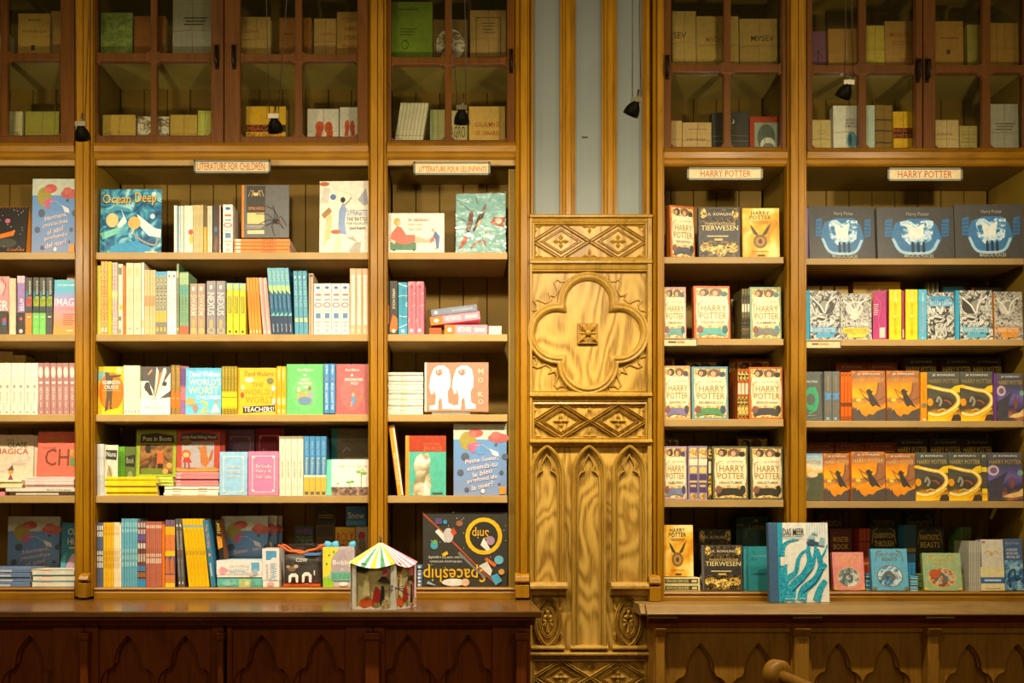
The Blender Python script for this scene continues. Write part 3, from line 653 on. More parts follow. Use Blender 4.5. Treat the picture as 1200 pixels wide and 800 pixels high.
def book_mesh(mode, W, h, t, items, cover, spine, pages, board=.0018):
    """mode face: W wide cover towards the viewer, t thick; mode spine: W thick spine towards the viewer, t deep"""
    key = (mode, round(W, 5), round(h, 5), round(t, 5), repr(items), cover, spine, pages, board)
    if key in BM: return BM[key]
    m = MB(); b = min(board, W*.2, t*.3); cm, sm = mt(cover), mt(spine or cover)
    if mode == 'face':
        o = [(0, b*.5), (b*.5, 0), (W, 0), (W, b), (b, b), (b, t-b), (W, t-b), (W, t), (b*.5, t), (0, t-b*.5)]
        spine_edges = (0, 8, 9)
    else:
        c = min(.0016, W*.16)
        o = [(0, c), (c, 0), (W-c, 0), (W, c), (W, t), (W-b, t), (W-b, b), (b, b), (b, t), (0, t)]
        spine_edges = (0, 1, 2)
    n = len(o); vs = [(p[0], p[1], 0) for p in o]+[(p[0], p[1], h) for p in o]
    m.add(vs, [tuple(range(n-1, -1, -1)), tuple(range(n, 2*n))], cm)
    for i in range(n):
        j = (i+1) % n; m.add([vs[i], vs[j], vs[n+j], vs[n+i]], [(0, 1, 2, 3)], sm if i in spine_edges else cm)
    if items: art(m, items, W, h)
    me = m.mesh('book'); pg = None
    if pages is not None:
        g = .002; p = MB()
        if mode == 'face': p.box(b, W-g, b, t-b, g if h > .05 else g*.3, h-g, mt(pages))
        else: p.box(b, W-b, b, t-g, g*.6, h-g, mt(pages))
        pg = p.mesh('pages')
    BM[key] = (me, pg); return BM[key]
def fit(text, b, r, loc):
    """label within sixteen words, with as much of the place as fits"""
    for w in ([', '+where(b, r), ', '+BAY[b], ', '+ROW[r], ''] if loc else ['']):
        if len((text+w).split()) <= 16: return text+w
    return text+w
def put(name, meshes, loc, rot, label, cat, group=None):
    o = bpy.data.objects.new(name, meshes[0]); col.objects.link(o); o.location = loc; o.rotation_euler = rot
    tag(o, label, cat, group)
    if meshes[1] is not None:
        c = bpy.data.objects.new('pages', meshes[1]); col.objects.link(c); c.parent = o
    return o
def face(b, r, x0, x1, ytop, desc, cover, items=(), spine=None, t=.022, yf=.02, ybase=None, tilt=3.0, yaw=0.0, name='book', cat='book', pages=M_PAGES, loc=True, group=None):
    xa, xb = clamp(b, X(x0, yf), X(x1, yf)); zb = shelf_z(b, r) if ybase is None else Z(ybase, yf)
    h = (Z(ytop, yf)-zb)/math.cos(math.radians(tilt)); W = (xb-xa-.0006)/math.cos(math.radians(yaw))
    tz = t*math.sin(math.radians(tilt))+.0003
    ms = book_mesh('face', W, h-tz, t, list(items), cover, spine, pages)
    return put(name, ms, (xa, yf, zb+tz), (-math.radians(tilt), 0, math.radians(yaw)), fit(desc, b, r, loc), cat, group)
def run(b, r, x0, x1, n, ytop, desc, cover, items=(), d=.13, yf=.010, lean=0.0, ybase=None, pages=M_PAGES, name='book', cat='book', yaw=0.0, side=None, loc=True):
    xa, xb = clamp(b, X(x0, yf), X(x1, yf)); zb = (shelf_z(b, r) if ybase is None else Z(ybase, yf))+.0003; H = Z(ytop, yf)-zb
    th = math.atan2(lean*S*(D+yf)/D, H); step = (xb-xa)/n; W = step*math.cos(th)*.965
    h = (H-abs(W*math.sin(th)))/math.cos(th)
    if n == 1 and not lean: W = step-.0006
    if name == 'book' and W < .0145: name = 'booklet'
    out = []
    for i in range(n):
        ms = book_mesh('spine', W, h, d, list(items), side or cover, cover, pages)
        if n == 1: lab = desc.replace('{s}', '')
        elif n == 2: lab = ('left' if i == 0 else 'right')+' one of two '+desc.replace('{s}', 's')
        else: lab = ORD[i]+' from left of '+NUM[n]+' '+desc.replace('{s}', 's')
        lab = fit(lab, b, r, loc)
        dz = W*math.sin(th) if th > 0 else 0
        out.append(put(name, ms, (xa+i*step, yf+random.uniform(0, .004), zb+dz), (0, th, math.radians(yaw)), lab, cat, None if n == 1 else desc.replace('{s}', 's')+', '+GRP[r]))
    return out
def stack(b, r, x0, x1, ytop, ybot, n, desc, cover, items=(), d=.13, yf=.010, pages=M_PAGES, name='book', cat='book', jit=.004, tilt=0.0, loc=True, side=None):
    """books lying flat, spines towards the viewer"""
    xa, xb = clamp(b, X(x0, yf), X(x1, yf)); z0 = max(shelf_z(b, r)+.0003, Z(ybot, yf)) if ybot < SHELF_PX[b, r][0]-2 else shelf_z(b, r)+.0003
    T = (Z(ytop, yf)-z0)/n; L_ = xb-xa-jit*2; out = []
    if name == 'book' and T < .0145: name = 'booklet'
    for i in range(n):                       # from the top downwards
        ms = book_mesh('spine', T*.965, L_, d, list(items), side or cover, cover, pages)
        if n == 1: lab = desc.replace('{s}', '')
        elif n == 2: lab = ('upper' if i == 0 else 'lower')+' one of two '+desc.replace('{s}', 's')
        else: lab = ('top' if i == 0 else ORD[i]+' from top')+' of '+NUM[n]+' '+desc.replace('{s}', 's')
        lab = fit(lab, b, r, loc)
        j = random.uniform(-jit, jit) if n > 1 else 0
        out.append(put(name, ms, (xb-jit+j, yf+random.uniform(0, .006), z0+T*(n-1-i)), (0, -PI/2+math.radians(tilt), 0), lab, cat, None if n == 1 else desc.replace('{s}', 's')+', '+GRP[r]))
    return out
def bars(u0, u1, v0, v1, n, c, th=.4):
    """lines of print too small to read"""
    s = (v1-v0)/n; return [('r', u0+(.06*(i % 2))*(u1-u0), v0+s*i, u1-(.09*((i*7) % 3))*(u1-u0), v0+s*(i+th), c) for i in range(n)]
def vbars(u0, u1, v0, v1, n, c, th=.5):
    s = (v1-v0)/n; return [('r', u0, v0+s*i, u1, v0+s*(i+th), c) for i in range(n)]
# ---------------------------------------------------------------- cover designs
def c_scroll(dark, sub, top='54483c', foot='5a5a6a'):
    return [('r', .07, .04, .95, .97, '@creamorn'), ('e', .3, .12, .13, .07, top), ('e', .26, .13, .06, .045, 'd0a078'), ('e', .62, .12, .17, .075, '7c5c44'), ('e', .6, .14, .07, .05, 'd8ac80'), ('e', .84, .15, .09, .05, dark),
            ('r', .1, .2, .92, .74, 'f8e8bc'), ('e', .13, .47, .07, .25, 'f8e8bc'), ('e', .9, .47, .06, .25, 'f8e8bc'),
            ('t', 'J.K. ROWLING', .42, .27, .86, .32, 'a8946c'), ('t', 'HARRY', .2, .36, .9, .48, 'b07e24'), ('t', 'POTTER', .16, .5, .9, .62, 'b07e24'), ('l', [(.12, .3), (.12, .45), (.14, .58)], .025, 'c0923c'), ('l', [(.26, .28), (.18, .3), (.14, .36)], .02, 'c0923c')] + \
           [('t', sub, .2, .66, .84, .71, '8a6c48'), ('p', [(.12, .86), (.3, .79), (.7, .79), (.88, .86), (.85, .95), (.6, .91), (.4, .91), (.15, .95)], foot), ('e', .17, .82, .09, .07, '8c5c50'), ('e', .85, .82, .08, .08, dark)]
def c_sunset(title='c0a060'):
    it = [('e', .2, .585, .08, .03, 'ffd050'), ('p', [(.0, 1.0), (.0, .78), (.05, .70), (.07, .76), (.12, .72), (.15, .80), (.2, .76), (.28, .86), (.4, .92), (.5, .86), (.62, .88), (.75, .80), (1.0, .74), (1.0, 1.0)], '5a5048'),
          ('p', [(.62, .5), (.72, .44), (.78, .24), (.86, .14), (1.0, .2), (1.0, .62), (.9, .7), (.78, .64), (.7, .6)], 'a86c44'), ('l', [(.7, .56), (.78, .4), (.8, .24)], .02, '6c4c38'), ('l', [(.72, .6), (.88, .56), (1.0, .5)], .02, '6c4c38'),
          ('p', [(.42, .42), (.46, .37), (.54, .36), (.58, .4), (.64, .4), (.6, .45), (.66, .52), (.74, .6), (.88, .74), (.7, .68), (.62, .72), (.54, .66), (.5, .56), (.48, .47)], '4c4038'), ('l', [(.5, .6), (.34, .5), (.22, .34)], .03, .01, '6c4c38'), ('l', [(.22, .36), (.4, .44), (.5, .5)], .016, '8a5a3c')]
    return it+[('t', 'JK ROWLING', .18, .045, .84, .09, 'f8f0e0'), ('t', 'HARRY POTTER', .06, .15, .95, .23, title)]
def c_fire(title='a08a4c'):
    return [('l', [(.06, .3), (.25, .33), (.5, .37), (.75, .40), (.92, .5), (.94, .62), (.8, .74), (.55, .84), (.25, .9), (.02, .86)], .10, .16, 'f4b41c'), ('l', [(.06, .3), (.25, .33), (.5, .37), (.75, .40), (.9, .48), (.95, .6), (.85, .72), (.65, .8), (.45, .86), (.25, .88), (.02, .84)], .045, .07, 'fff0a0'), ('l', [(.0, .93), (.3, .95), (.6, .9), (.95, .74)], .05, 'f8c41c'),
            ('e', .06, .3, .1, .035, 'ffc81c'), ('p', [(.7, .36), (.85, .29), (1, .27), (1, .42), (.85, .42)], 'ffcc20'), ('e', .08, .62, .09, .08, 'f0a020'), ('p', [(.2, .56), (.34, .47), (.6, .5), (.82, .58), (.78, .66), (.6, .74), (.4, .72), (.24, .66)], '4c443a'), ('l', [(.28, .62), (.34, .52), (.42, .6), (.36, .7)], .07, 'a09880'), ('l', [(.5, .58), (.64, .6), (.72, .66)], .04, 'b8603c'), ('l', [(.3, .8), (.45, .76), (.6, .8)], .05, 'e0b45c'),
            ('p', [(.7, 1.0), (.78, .88), (.95, .86), (1, .92), (1, 1)], '4c3c34'), ('t', 'JK ROWLING', .16, .05, .84, .1, 'f4ecd8'), ('t', 'HARRY POTTER', .05, .15, .96, .24, title)]
def c_night():
    return [('e', .16, .37, .17, .11, 'd8b8b8'), ('e', .17, .37, .1, .065, '7a6484'), ('p', [(0, 1), (.02, .6), (.3, .5), (.6, .38), (.45, .6), (.4, .9), (.4, 1)], '4a4850'), ('e', .7, .62, .07, .13, '8a5048'),
            ('p', [(.42, .92), (.6, .86), (.85, .82), (1, .74), (1, .9), (.7, .94)], 'f0c880'), ('e', .94, .42, .08, .06, '7fae9c'), ('t', 'JK ROWLING', .16, .05, .86, .1, 'f0ece4'), ('t', 'HARRY POTTER', .05, .15, .97, .24, 'b8984c')]
def c_engrave(c, flip=False, k=0):
    it = [('e', .55-.1*k, .32, .28, .16, 'd8d2c2' if k % 2 else '4a4740'), ('e', .5, .3, .16, .1, '9c988c'), ('l', [(.1, .15), (.35, .3), (.5, .45), (.6, .25), (.85, .12)], .05, 'ece8dc')]
    tt = [('t', 'J.K. ROWLING', .1, .62, .86, .72, 'f8f6ee'), ('r', .08, .74, .88, .86, c), ('r', .2, .875, .8, .95, c), ('t', 'HARRY POTTER', .12, .755, .84, .845, 'd8d4c0' if c != 'f4cc14' else '8a7a1c')]
    if flip:
        it = [(a[0], 1-a[3] if 0 else a[1])+tuple(a[2:]) for a in it]
        tt = [('td', 'J.K. ROWLING', .08, .31, .92, .41, 'f8f6ee'), ('r', .06, .17, .94, .29, c), ('r', .1, .08, .84, .155, c), ('td', 'HARRY POTTER', .1, .185, .9, .275, 'd8e8f0')]
    return it+tt
def c_beasts(bg='#'):
    return [('r', .05, .03, .96, .97, '@darkorn'), ('r', .1, .08, .9, .2, '3c3838'), ('r', .08, .29, .95, .66, '3c3838'), ('e', .2, .8, .16, .1, '@gold'), ('e', .5, .86, .18, .12, '@gold'), ('e', .8, .8, .16, .1, '@gold'), ('e', .12, .12, .08, .1, '@gold'), ('e', .9, .12, .08, .1, '@gold'),
            ('t', 'J.K. ROWLING', .18, .11, .84, .18, 'f0dca0'), ('t', 'PHANTASTISCHE', .16, .3, .9, .35, 'e0c070'), ('t', 'TIERWESEN', .06, .36, .96, .46, 'f0d888'), ('r', .2, .56, .72, .585, 'd8c080'), ('r', .38, .62, .58, .66, 'd8b860')]
def c_cursed():
    return [('e', .48, .67, .19, .14, '8a6430'), ('e', .48, .67, .13, .095, 'b88a44'), ('e', .48, .67, .05, .05, '5a4020'),
            ('p', [(.4, .56), (.3, .52), (.24, .42), (.2, .33), (.28, .38), (.36, .46), (.42, .52)], '5a4a2c'), ('p', [(.56, .56), (.66, .52), (.72, .42), (.78, .3), (.68, .37), (.6, .46), (.54, .52)], '5a4a2c'),
            ('t', 'HARRY', .24, .06, .74, .14, '5a3c14'), ('t', 'POTTER', .2, .15, .78, .23, '5a3c14')]+bars(.25, .75, .26, .32, 2, 'a8782c')+[('t', 'J.K. ROWLING', .24, .86, .7, .89, '6a4c1c'), ('r', .4, .94, .6, .97, '4a3818')]
def c_sea(l1):
    it = [('r', 0, 0, 1, .22, 'c8ccb8'), ('e', .27, .24, .16, .13, 'a89848'), ('e', .42, .13, .14, .06, 'c8605c'), ('e', .36, .15, .07, .04, 'd87468'), ('e', .85, .2, .2, .065, 'c4645c'), ('e', .8, .16, .1, .05, 'd07068'),
          ('p', [(.24, .3), (.4, .26), (.52, .28), (.36, .42)], 'c86a8c'), ('e', .5, .37, .1, .06, '6a98cc'), ('p', [(.68, .35), (.84, .4), (.86, .46), (.74, .44)], 'e8e4e4'), ('l', [(.4, .3), (.55, .3), (.7, .38)], .012, 'b0c4dc')]
    for u, v, q in ((.22, .46, .075), (.8, .29, .03), (.97, .46, .06), (.13, .68, .06), (.86, .84, .025), (.25, .92, .045), (.9, .68, .04)): it.append(('e', u, v, q, q*.72, '5c6272'))
    y = .47
    for s, a, b_ in l1: it.append(('ts', s, a, y, b_, y+.07, 'f4d4cc')); y += .09
    return it+[('e', .55, .94, .035, .03, 'e8dce0'), ('r', .86, .88, .98, .98, 'e8922c')]
HERM = c_sea([('Hermana,', .3, .8), ('¿escuchas', .26, .82), ('el azul', .36, .72), ('profundo', .3, .82), ('del mar?', .32, .8)])
PETI = c_sea([('Petite Soeur,', .22, .84), ('entends-tu', .26, .82), ('le bleu', .36, .72), ('profond de', .26, .82), ('la mer?', .34, .74)])
SEAB = c_sea([('Sister, can', .28, .86)])
def c_fairy(lines, ink='e8dcc8'):
    it = [('r', .13, .1, .87, .115, ink), ('r', .13, .92, .87, .935, ink), ('r', .13, .1, .155, .935, ink), ('r', .845, .1, .87, .935, ink), ('e', .17, .13, .05, .03, ink), ('e', .83, .13, .05, .03, ink), ('e', .17, .9, .05, .03, ink), ('e', .83, .9, .05, .03, ink)]
    y = .3
    for s in lines: it.append(('t', s, .26, y, .76, y+.08, ink)); y += .12
    return it
def c_mini(oval, gold='e8c050'):
    return [('e', .5, .66, .36, .27, gold), ('e', .5, .66, .33, .25, oval), ('l', [(.3, .74), (.42, .58), (.56, .6), (.6, .72), (.48, .78)], .09, '6c6c64'), ('l', [(.56, .56), (.68, .62), (.74, .72)], .05, 'c8bca8')]+[('t', 'FANTASTIC', .2, .1, .8, .18, gold), ('t', 'BEASTS', .3, .21, .72, .29, gold), ('l', [(.12, .3), (.16, .08), (.3, .04)], .02, gold), ('l', [(.88, .3), (.84, .08), (.7, .04)], .02, gold), ('e', .07, .95, .06, .04, gold), ('e', .94, .95, .06, .04, gold)]
def c_darkgold(lines, ring='b8902c'):
    it = [('l', [(.5+.38*math.cos(a/12*PI), .78-.3*math.sin(a/12*PI)) for a in range(13)], .025, ring), ('l', [(.08, .3), (.14, .1), (.3, .06)], .02, ring), ('l', [(.92, .3), (.86, .1), (.7, .06)], .02, ring)]
    y = .14
    for s in lines: it.append(('t', s, .16, y, .84, y+.09, 'e0b84c')); y += .12
    return it
def c_places():
    it = [('p', [(.17, .55), (.24, .3), (.42, .22), (.68, .22), (.78, .34), (.84, .6), (.76, .82), (.6, .9), (.36, .9), (.22, .76)], '3f78a8'), ('p', [(.3, .28), (.42, .25), (.5, .33), (.6, .25), (.74, .26), (.72, .6), (.6, .72), (.42, .72), (.32, .58)], '@bluemist'), ('p', [(.38, .3), (.5, .4), (.62, .3), (.58, .6), (.42, .6)], 'e8eee4'), ('l', [(.2, .6), (.3, .84), (.5, .88), (.7, .84), (.8, .62)], .04, 'a8cce0')]
    for u in (.46, .53, .6): it += [('r', u-.02, .7, u+.02, .86, '27384c'), ('e', u, .69, .017, .03, '27384c')]
    for u, s in ((.1, 1), (.84, 1)): it += [('p', [(u, .25), (u+.1, .22), (u+.09, .56), (u-.01, .58)], '3c6c98')]+[('r', u+.005, .3+.07*k, u+.085, .31+.07*k, '22405c') for k in range(4)]
    return it+[('t', 'Harry Potter', .38, .1, .68, .19, 'a8a498'), ('t', 'MAGICAL PLACES', .34, .9, .72, .965, 'c8c0b0')]
# ---------------------------------------------------------------- old books behind the glass
def tied(b, r, x0, x1, ytop, desc, c, items=(), t=.03, yf=.05, ties=True, strip=0.0, **k):
    o = face(b, r, x0, x1, ytop, desc, c, items, t=t, yf=yf, tilt=2, name='old_book', **k)
    if ties:
        W = X(x1, yf)-X(x0, yf); h = max(v[2] for v in o.bound_box); m = MB(); y = -.0012
        m.tube([(W*.52, y, .001), (W*.5, y, h*.5), (W*.53, y, h-.002)], .0007, M_STRING, 5); m.tube([(.001, y, h*.42), (W*.5, y, h*.45), (W-.002, y, h*.43)], .0007, M_STRING, 5)
        s = m.build('string', o, loc=(0, 0, 0))
    return o
RED = 'a8401c'
tied(1, 'a', -28, 13, 40, 'white pamphlet cut off by the left edge', 'd8d0b8', ties=False)
tied(1, 'a', 20.7, 58, 15, 'cream-yellow old book with small dark emblem', 'd8b058', [('t', 'LITERATURA PORTUGUESA', .1, .38, .9, .44, '5a4424'), ('r', .42, .72, .54, .84, '3c3020'), ('r', .3, .13, .7, .16, '9a7a3c')], ties=False)
tied(1, 'a', 59, 80, 12, 'tan old book with red print at the frame', 'c89c58', [('t', 'COR', .35, .68, .85, .77, RED)], ties=False, yf=.07)
tied(1, 'b', 4, 26, 130, 'pale booklet bundle with green marks', 'd8cc98', [('r', .1, .2, .5, .8, 'b8c088'), ('r', .72, 0, .74, 1, '9a8a5c')])
tied(1, 'b', 29, 69, 130, 'olive green old book bundle', 'a8a044', [('r', .86, 0, .88, 1, '7a742c')], t=.04)
tied(2, 'a', 113, 155, 14, 'mottled green old book tied with string', '@oldgreen', t=.04)
tied(2, 'a', 157, 194, 18, 'rust brown old book tied with string', 'b06a28', t=.03)
tied(2, 'a', 202, 247.5, -5, 'large grey-white tied book with black print', 'c8c8bc', [('r', .1, .12, .92, .125, '8a8878')]+bars(.3, .9, .34, .5, 3, '5a5648'), t=.04)
tied(2, 'a', 282, 317, 19, 'cream tied book with red author line', 'd8b468', [('t', 'LAZAROL', .08, .33, .62, .4, RED)], t=.03)
tied(2, 'a', 327, 365, 20, 'brown-orange tied book with dark title', 'b0702c', [('t', 'MENOR', .15, .38, .45, .44, '3c2414')])
tied(2, 'a', 368, 394, 21, 'cream book with red author line beside red-lettered one', 'd8b068', [('t', 'LAZAROL', .25, .34, .95, .41, RED)], yf=.07)
tied(2, 'a', 394.5, 419, 13, 'tan book with four lines of red capitals', 'c89c50', [('t', 'TYPOGRAFIA', .3, .12, 1, .22, RED), ('t', 'DA EMPRESA', .35, .32, 1, .42, RED), ('t', 'LITTERARIA', .35, .52, 1, .62, RED), ('t', 'TYPOGRAPHICA', .25, .72, 1, .82, RED)], ties=False)
tied(2, 'b', 120, 158.6, 134, 'straw yellow tied pamphlet', 'd0ac4c', [('r', .45, .5, .55, .52, '6a5424')], t=.035, yf=.04)
tied(2, 'b', 161, 198, 136, 'mottled brown and white marbled book', '@oldmottle', t=.035)
tied(2, 'b', 199, 231, 134, 'plain straw tied pamphlet beside lime booklet', 'd4b050', t=.035)
tied(2, 'b', 231.5, 248, 129, 'bright lime booklet', 'c8c850', [('r', .2, .1, .9, .9, 'd4d468')], yf=.04)
tied(2, 'b', 288, 335, 124, 'yellow book with black band and red lettering', 'e8b424', [('r', 0, .45, 1, .62, '2c1c10'), ('t', 'MERCADO', .03, .47, .92, .6, 'e0481c'), ('t', 'DE LIVROS', .05, .66, .9, .76, RED), ('r', .45, .9, .65, .94, '6a4c14')], t=.04, yf=.04)
RFIG = [('e', .4, .45, .14, .14, 'd8603c'), ('p', [(.25, .7), (.35, .4), (.5, .5), (.45, .7)], 'c84c28'), ('e', .68, .48, .13, .16, 'd05830'), ('p', [(.6, .7), (.7, .35), (.82, .6), (.8, .7)], 'c84c28')]
tied(2, 'b', 360, 397, 127, 'left white booklet with red ornament', 'e4ddd0', RFIG, ties=True)
tied(2, 'b', 398, 420, 125, 'right white booklet with red ornament', 'e4ddd0', RFIG, ties=False)
tied(3, 'a', 458.6, 507, 1, 'tall lime green old book with round seal', '88a830', bars(.15, .65, .12, .16, 1, '4c6418')+bars(.2, .6, .45, .6, 3, '5c7424')+[('e', .33, .73, .09, .08, '4c6418'), ('e', .33, .73, .07, .06, '88a830')], t=.04, ties=False)
tied(3, 'a', 507.5, 548, 22, 'marbled brown and white round-patterned book', '8a6a3c', [('e', .5, .6, .42, .38, '@oldmottle')], yf=.06)
tied(3, 'a', 551, 593, 11, 'tan tied book with printed frame', 'c09c5c', [('r', .16, .14, .86, .155, '5a4828'), ('r', .16, .92, .86, .935, '5a4828'), ('r', .16, .14, .18, .935, '5a4828'), ('r', .84, .14, .86, .935, '5a4828')]+bars(.35, .7, .25, .5, 4, '6a5630', .25))
run(3, 'b', 461, 494, 8, 120, 'leaning white booklet{s}', 'd8d0b4', [('r', 0, .72, 1, .735, '9a9070')], d=.12, yf=.04, lean=8.5)
tied(3, 'b', 504, 521.5, 128, 'narrow greenish tied booklet', 'b4b078', [('r', 0, 0, .25, 1, '8a9a70')])
tied(3, 'b', 522.5, 548, 129, 'pale booklet with large dark letters', 'c8bc88', [('t', 'AGRO', .2, .4, .9, .7, '6a5a2c')], ties=True, yf=.06)
tied(3, 'b', 549.6, 592, 124, 'tan book with two lines of red capitals', 'd0a858', [('r', .86, 0, .87, 1, 'a8843c'), ('t', 'GUILLAUMIN ET', .16, .38, .86, .5, RED), ('t', 'CIE, LIBRAIRIES', .16, .6, .86, .72, RED)], t=.04, ties=False, yf=.04)
tied(4, 'a', 788, 816, 12, 'first cream tied book with large capitals', 'c8a860', [('t', 'SEV', .05, .37, .6, .48, '4c3c20')])
tied(4, 'a', 816.5, 866, 18, 'second cream tied book with faded red capitals', 'c4a458', [('t', 'MVSEV', .22, .4, .66, .5, 'a86a3c')])
tied(4, 'a', 867, 912, 21, 'third cream tied book with dark capitals', 'bc9c54', [('t', 'MVSEV', .3, .34, .9, .46, '5a4828')])
tied(4, 'b', 784, 799.5, 141, 'narrow peach booklet at the door stile', 'd8b47c')
tied(4, 'b', 800, 834, 143, 'peach tied booklet with black print', 'dcb880', bars(.2, .85, .2, .24, 1, '6a5438')+[('t', 'PORTUGUEZA', .15, .5, .8, .57, '5a4430')])
tied(4, 'b', 834.5, 878, 131, 'black book with small white moon and sea', '3c3c3a', [('e', .57, .22, .04, .05, 'e4e0d0'), ('e', .545, .21, .035, .045, '3c3c3a'), ('r', .05, .68, .98, .69, '8a8a84'), ('r', .3, .76, .98, .765, '6a6a66')], t=.04)
tied(4, 'b', 879, 914, 136, 'red book with grey portrait print', 'a8381c', [('r', .16, .16, .96, 1, '94a090'), ('e', .55, .55, .3, .35, '5c665c'), ('e', .6, .75, .25, .2, 'd8dccc'), ('e', .62, .82, .2, .12, '7a847a')], ties=True)
tied(5, 'a', 950, 968, 36, 'narrow purple old book with dark stem', '7a4c6a', [('l', [(.5, 1), (.5, .5)], .06, '3a2434'), ('l', [(.2, .7), (.5, .5), (.8, .75)], .05, '3a2434')], ties=False)
tied(5, 'a', 971, 1006, 33, 'plain brown-tan old book', 'ac803c', yf=.04)
tied(5, 'a', 1014.5, 1037, 29, 'yellow tied pamphlet beside red-lettered book', 'c8b048')
tied(5, 'a', 1037.5, 1072, 24, 'tan book with red lines of capitals', 'b88c48', [('t', 'EM CASA DE', .15, .24, .8, .33, RED), ('t', 'CRUZ COUTINHO', .2, .42, .95, .51, RED), ('t', 'PORTO', .5, .78, .92, .87, RED)], ties=False)
tied(5, 'a', 1095, 1129.5, 24, 'tan book with small dark crest', 'b4843c', [('r', .42, .6, .55, .7, '5a3c18'), ('r', .2, .34, .85, .37, '8a642c')], ties=False)
tied(5, 'a', 1134, 1151, 28, 'yellow-green narrow bundle', 'a89848')
tied(5, 'a', 1160, 1194, 26, 'orange-tan bundle at the right edge', 'b08438', [('r', .24, 0, .26, 1, '7c5c24')])
tied(5, 'b', 950, 974, 140, 'cream tied booklet with thin rules', 'd0b878', bars(.3, .75, .3, .5, 2, '8a7a4c', .15))
tied(5, 'b', 977, 1006.5, 123, 'white book with blue oval portrait', 'e8e4d8', [('t', 'RETRATO', .5, .27, .98, .33, '3c3c3c'), ('t', 'DE POETA', .5, .34, .98, .4, '3c3c3c'), ('t', 'COM CORES', .45, .41, .98, .46, '3c3c3c'), ('e', .72, .72, .2, .18, '7ab0c4'), ('e', .66, .72, .08, .12, '3c6c88'), ('r', .88, .62, 1, .88, '3c9cc8')], t=.04, yf=.04)
run(5, 'b', 1015, 1026, 1, 123, 'pale blue spine beside leather volumes', 'c0d0c4', yf=.05, d=.12)
run(5, 'b', 1026, 1047, 2, 123, 'ribbed brown leather volume{s}', '8a6a30', [('r', 0, .28, 1, .31, '4c3814'), ('r', 0, .5, 1, .53, '4c3814'), ('r', 0, .74, 1, .77, '4c3814')], yf=.05)
tied(5, 'b', 1047.5, 1070, 130, 'yellow booklet with black and red band', 'e0b020', [('r', 0, .39, 1, .64, '4c2810'), ('t', 'MERC', .02, .41, .95, .49, 'd0481c'), ('t', 'DE LI', .05, .54, .9, .62, 'd0481c')], yf=.04)
tied(5, 'b', 1095, 1124, 140, 'cream tied booklet with red author line', 'd8bc84', [('t', 'LAZAROL', .04, .38, .75, .45, RED)])
tied(5, 'b', 1125, 1146, 147, 'small yellow mottled tied booklet', 'c0ac68', bars(.1, .9, .3, .7, 3, 'a08c4c', .2))
tied(5, 'b', 1160, 1194, 121, 'large grey tied book with black lines', 'b8b4a4', bars(.2, .9, .38, .55, 3, '5c584c', .35))
# ---------------------------------------------------------------- bay 1
cal = face(1, 1, -32, 30, 240, 'black starry spiral calendar on orange easel', '2c2a26', [('e', .62, .3, .05, .05, 'c86a8c'), ('p', [(.45, .6), (.78, .5), (.75, .62), (.5, .68)], 'e87a1c'), ('e', .6, .78, .22, .1, '4a4a40')]+[('e', .6+.35*math.cos(k*2.4)*.9, .5+.45*math.sin(k*1.7), .008, .008, 'e4e0d8') for k in range(30)]+[('t', 'Cosmos', .66, .9, .98, .96, 'e87a1c')], t=.006, yf=.02, tilt=9, pages=None, cat='calendar', name='desk_calendar')
m = MB(); W = X(30, .02)-X(-32, .02)
for k in range(16): u = W*(.03+k*.062); m.tube([(u, -.003, .178), (u, -.006, .184), (u, .004, .189), (u, .01, .184), (u, .008, .176)], .0012, mt('e87a1c'), 5)
m.build('spiral_binding', cal, loc=(0, 0, 0))
m = MB(); m.add([(W, .006, .18), (W+.02, .09, .02), (0, .09, .02), (0, .006, .18), (W, .009, .18), (W+.02, .093, .02), (0, .093, .02), (0, .009, .18)], [(0, 1, 2, 3), (4, 7, 6, 5), (0, 4, 5, 1), (1, 5, 6, 2), (2, 6, 7, 3), (3, 7, 4, 0)], mt('e8861c')); m.add([(W+.001, .002, .18), (W+.001, .002, .001), (W+.024, .06, .016), (W+.002, .006, .178)], [(0, 1, 2, 3)], mt('e8861c')); m.build('easel_back', cal, loc=(0, 0, 0))
face(1, 1, 36.5, 88.3, 208, 'blue sea picture book with red clouds and slanting title', '@seablue', HERM, spine='6a94c4', yf=.03, t=.02)
face(1, 2, -40, 10, 323, 'pink novel cover with large white letters at left edge', 'f0a8a8', [('t', 'ER', .72, .42, .98, .58, 'ffffff'), ('e', .6, .2, .3, .15, 'f8d0c8'), ('l', [(.8, .02), (.92, .15), (.85, .32)], .02, 'c85c6c')])
run(1, 2, 10.5, 18.5, 1, 326, 'plain cream thick book spine', 'e8d8b4', yf=.012)
run(1, 2, 20, 29, 1, 323, 'purple and black novel spine with white letters', 'b08cc8', [('r', 0, .62, 1, 1, '4a4038'), ('r', 0, 0, 1, .12, 'f0c8d4'), ('vt', 'AFTER', .3, .38, .85, .6, 'ffffff'), ('e', .5, .73, .2, .03, 'd86a7c'), ('e', .5, .94, .25, .035, 'e0d8d0')])
MIL = lambda a, b, c: [('r', 0, .62, 1, 1, a), ('r', .1, .33, .95, .5, b), ('vt', 'LIBRO', .15, .34, .9, .49, c), ('vt', 'novela', .55, .06, .95, .3, 'e8e4d8'), ('r', .1, .24, .4, .36, '2c8cac'), ('l', [(0, .6), (.4, .5), (1, .55)], .1, '2c7ca0'), ('r', .3, .68, .8, .7, 'e8f0d8')]
run(1, 2, 29.2, 37.3, 1, 325, 'black spine with pink block and orange foot', '5a5448', MIL('e0983c', 'e86a5c', '8a3c34'))
run(1, 2, 38.4, 53.6, 2, 325, 'black spine{s} with lime block and green foot', '4c4c40', MIL('84d868', 'c8d828', '4c5c14'))
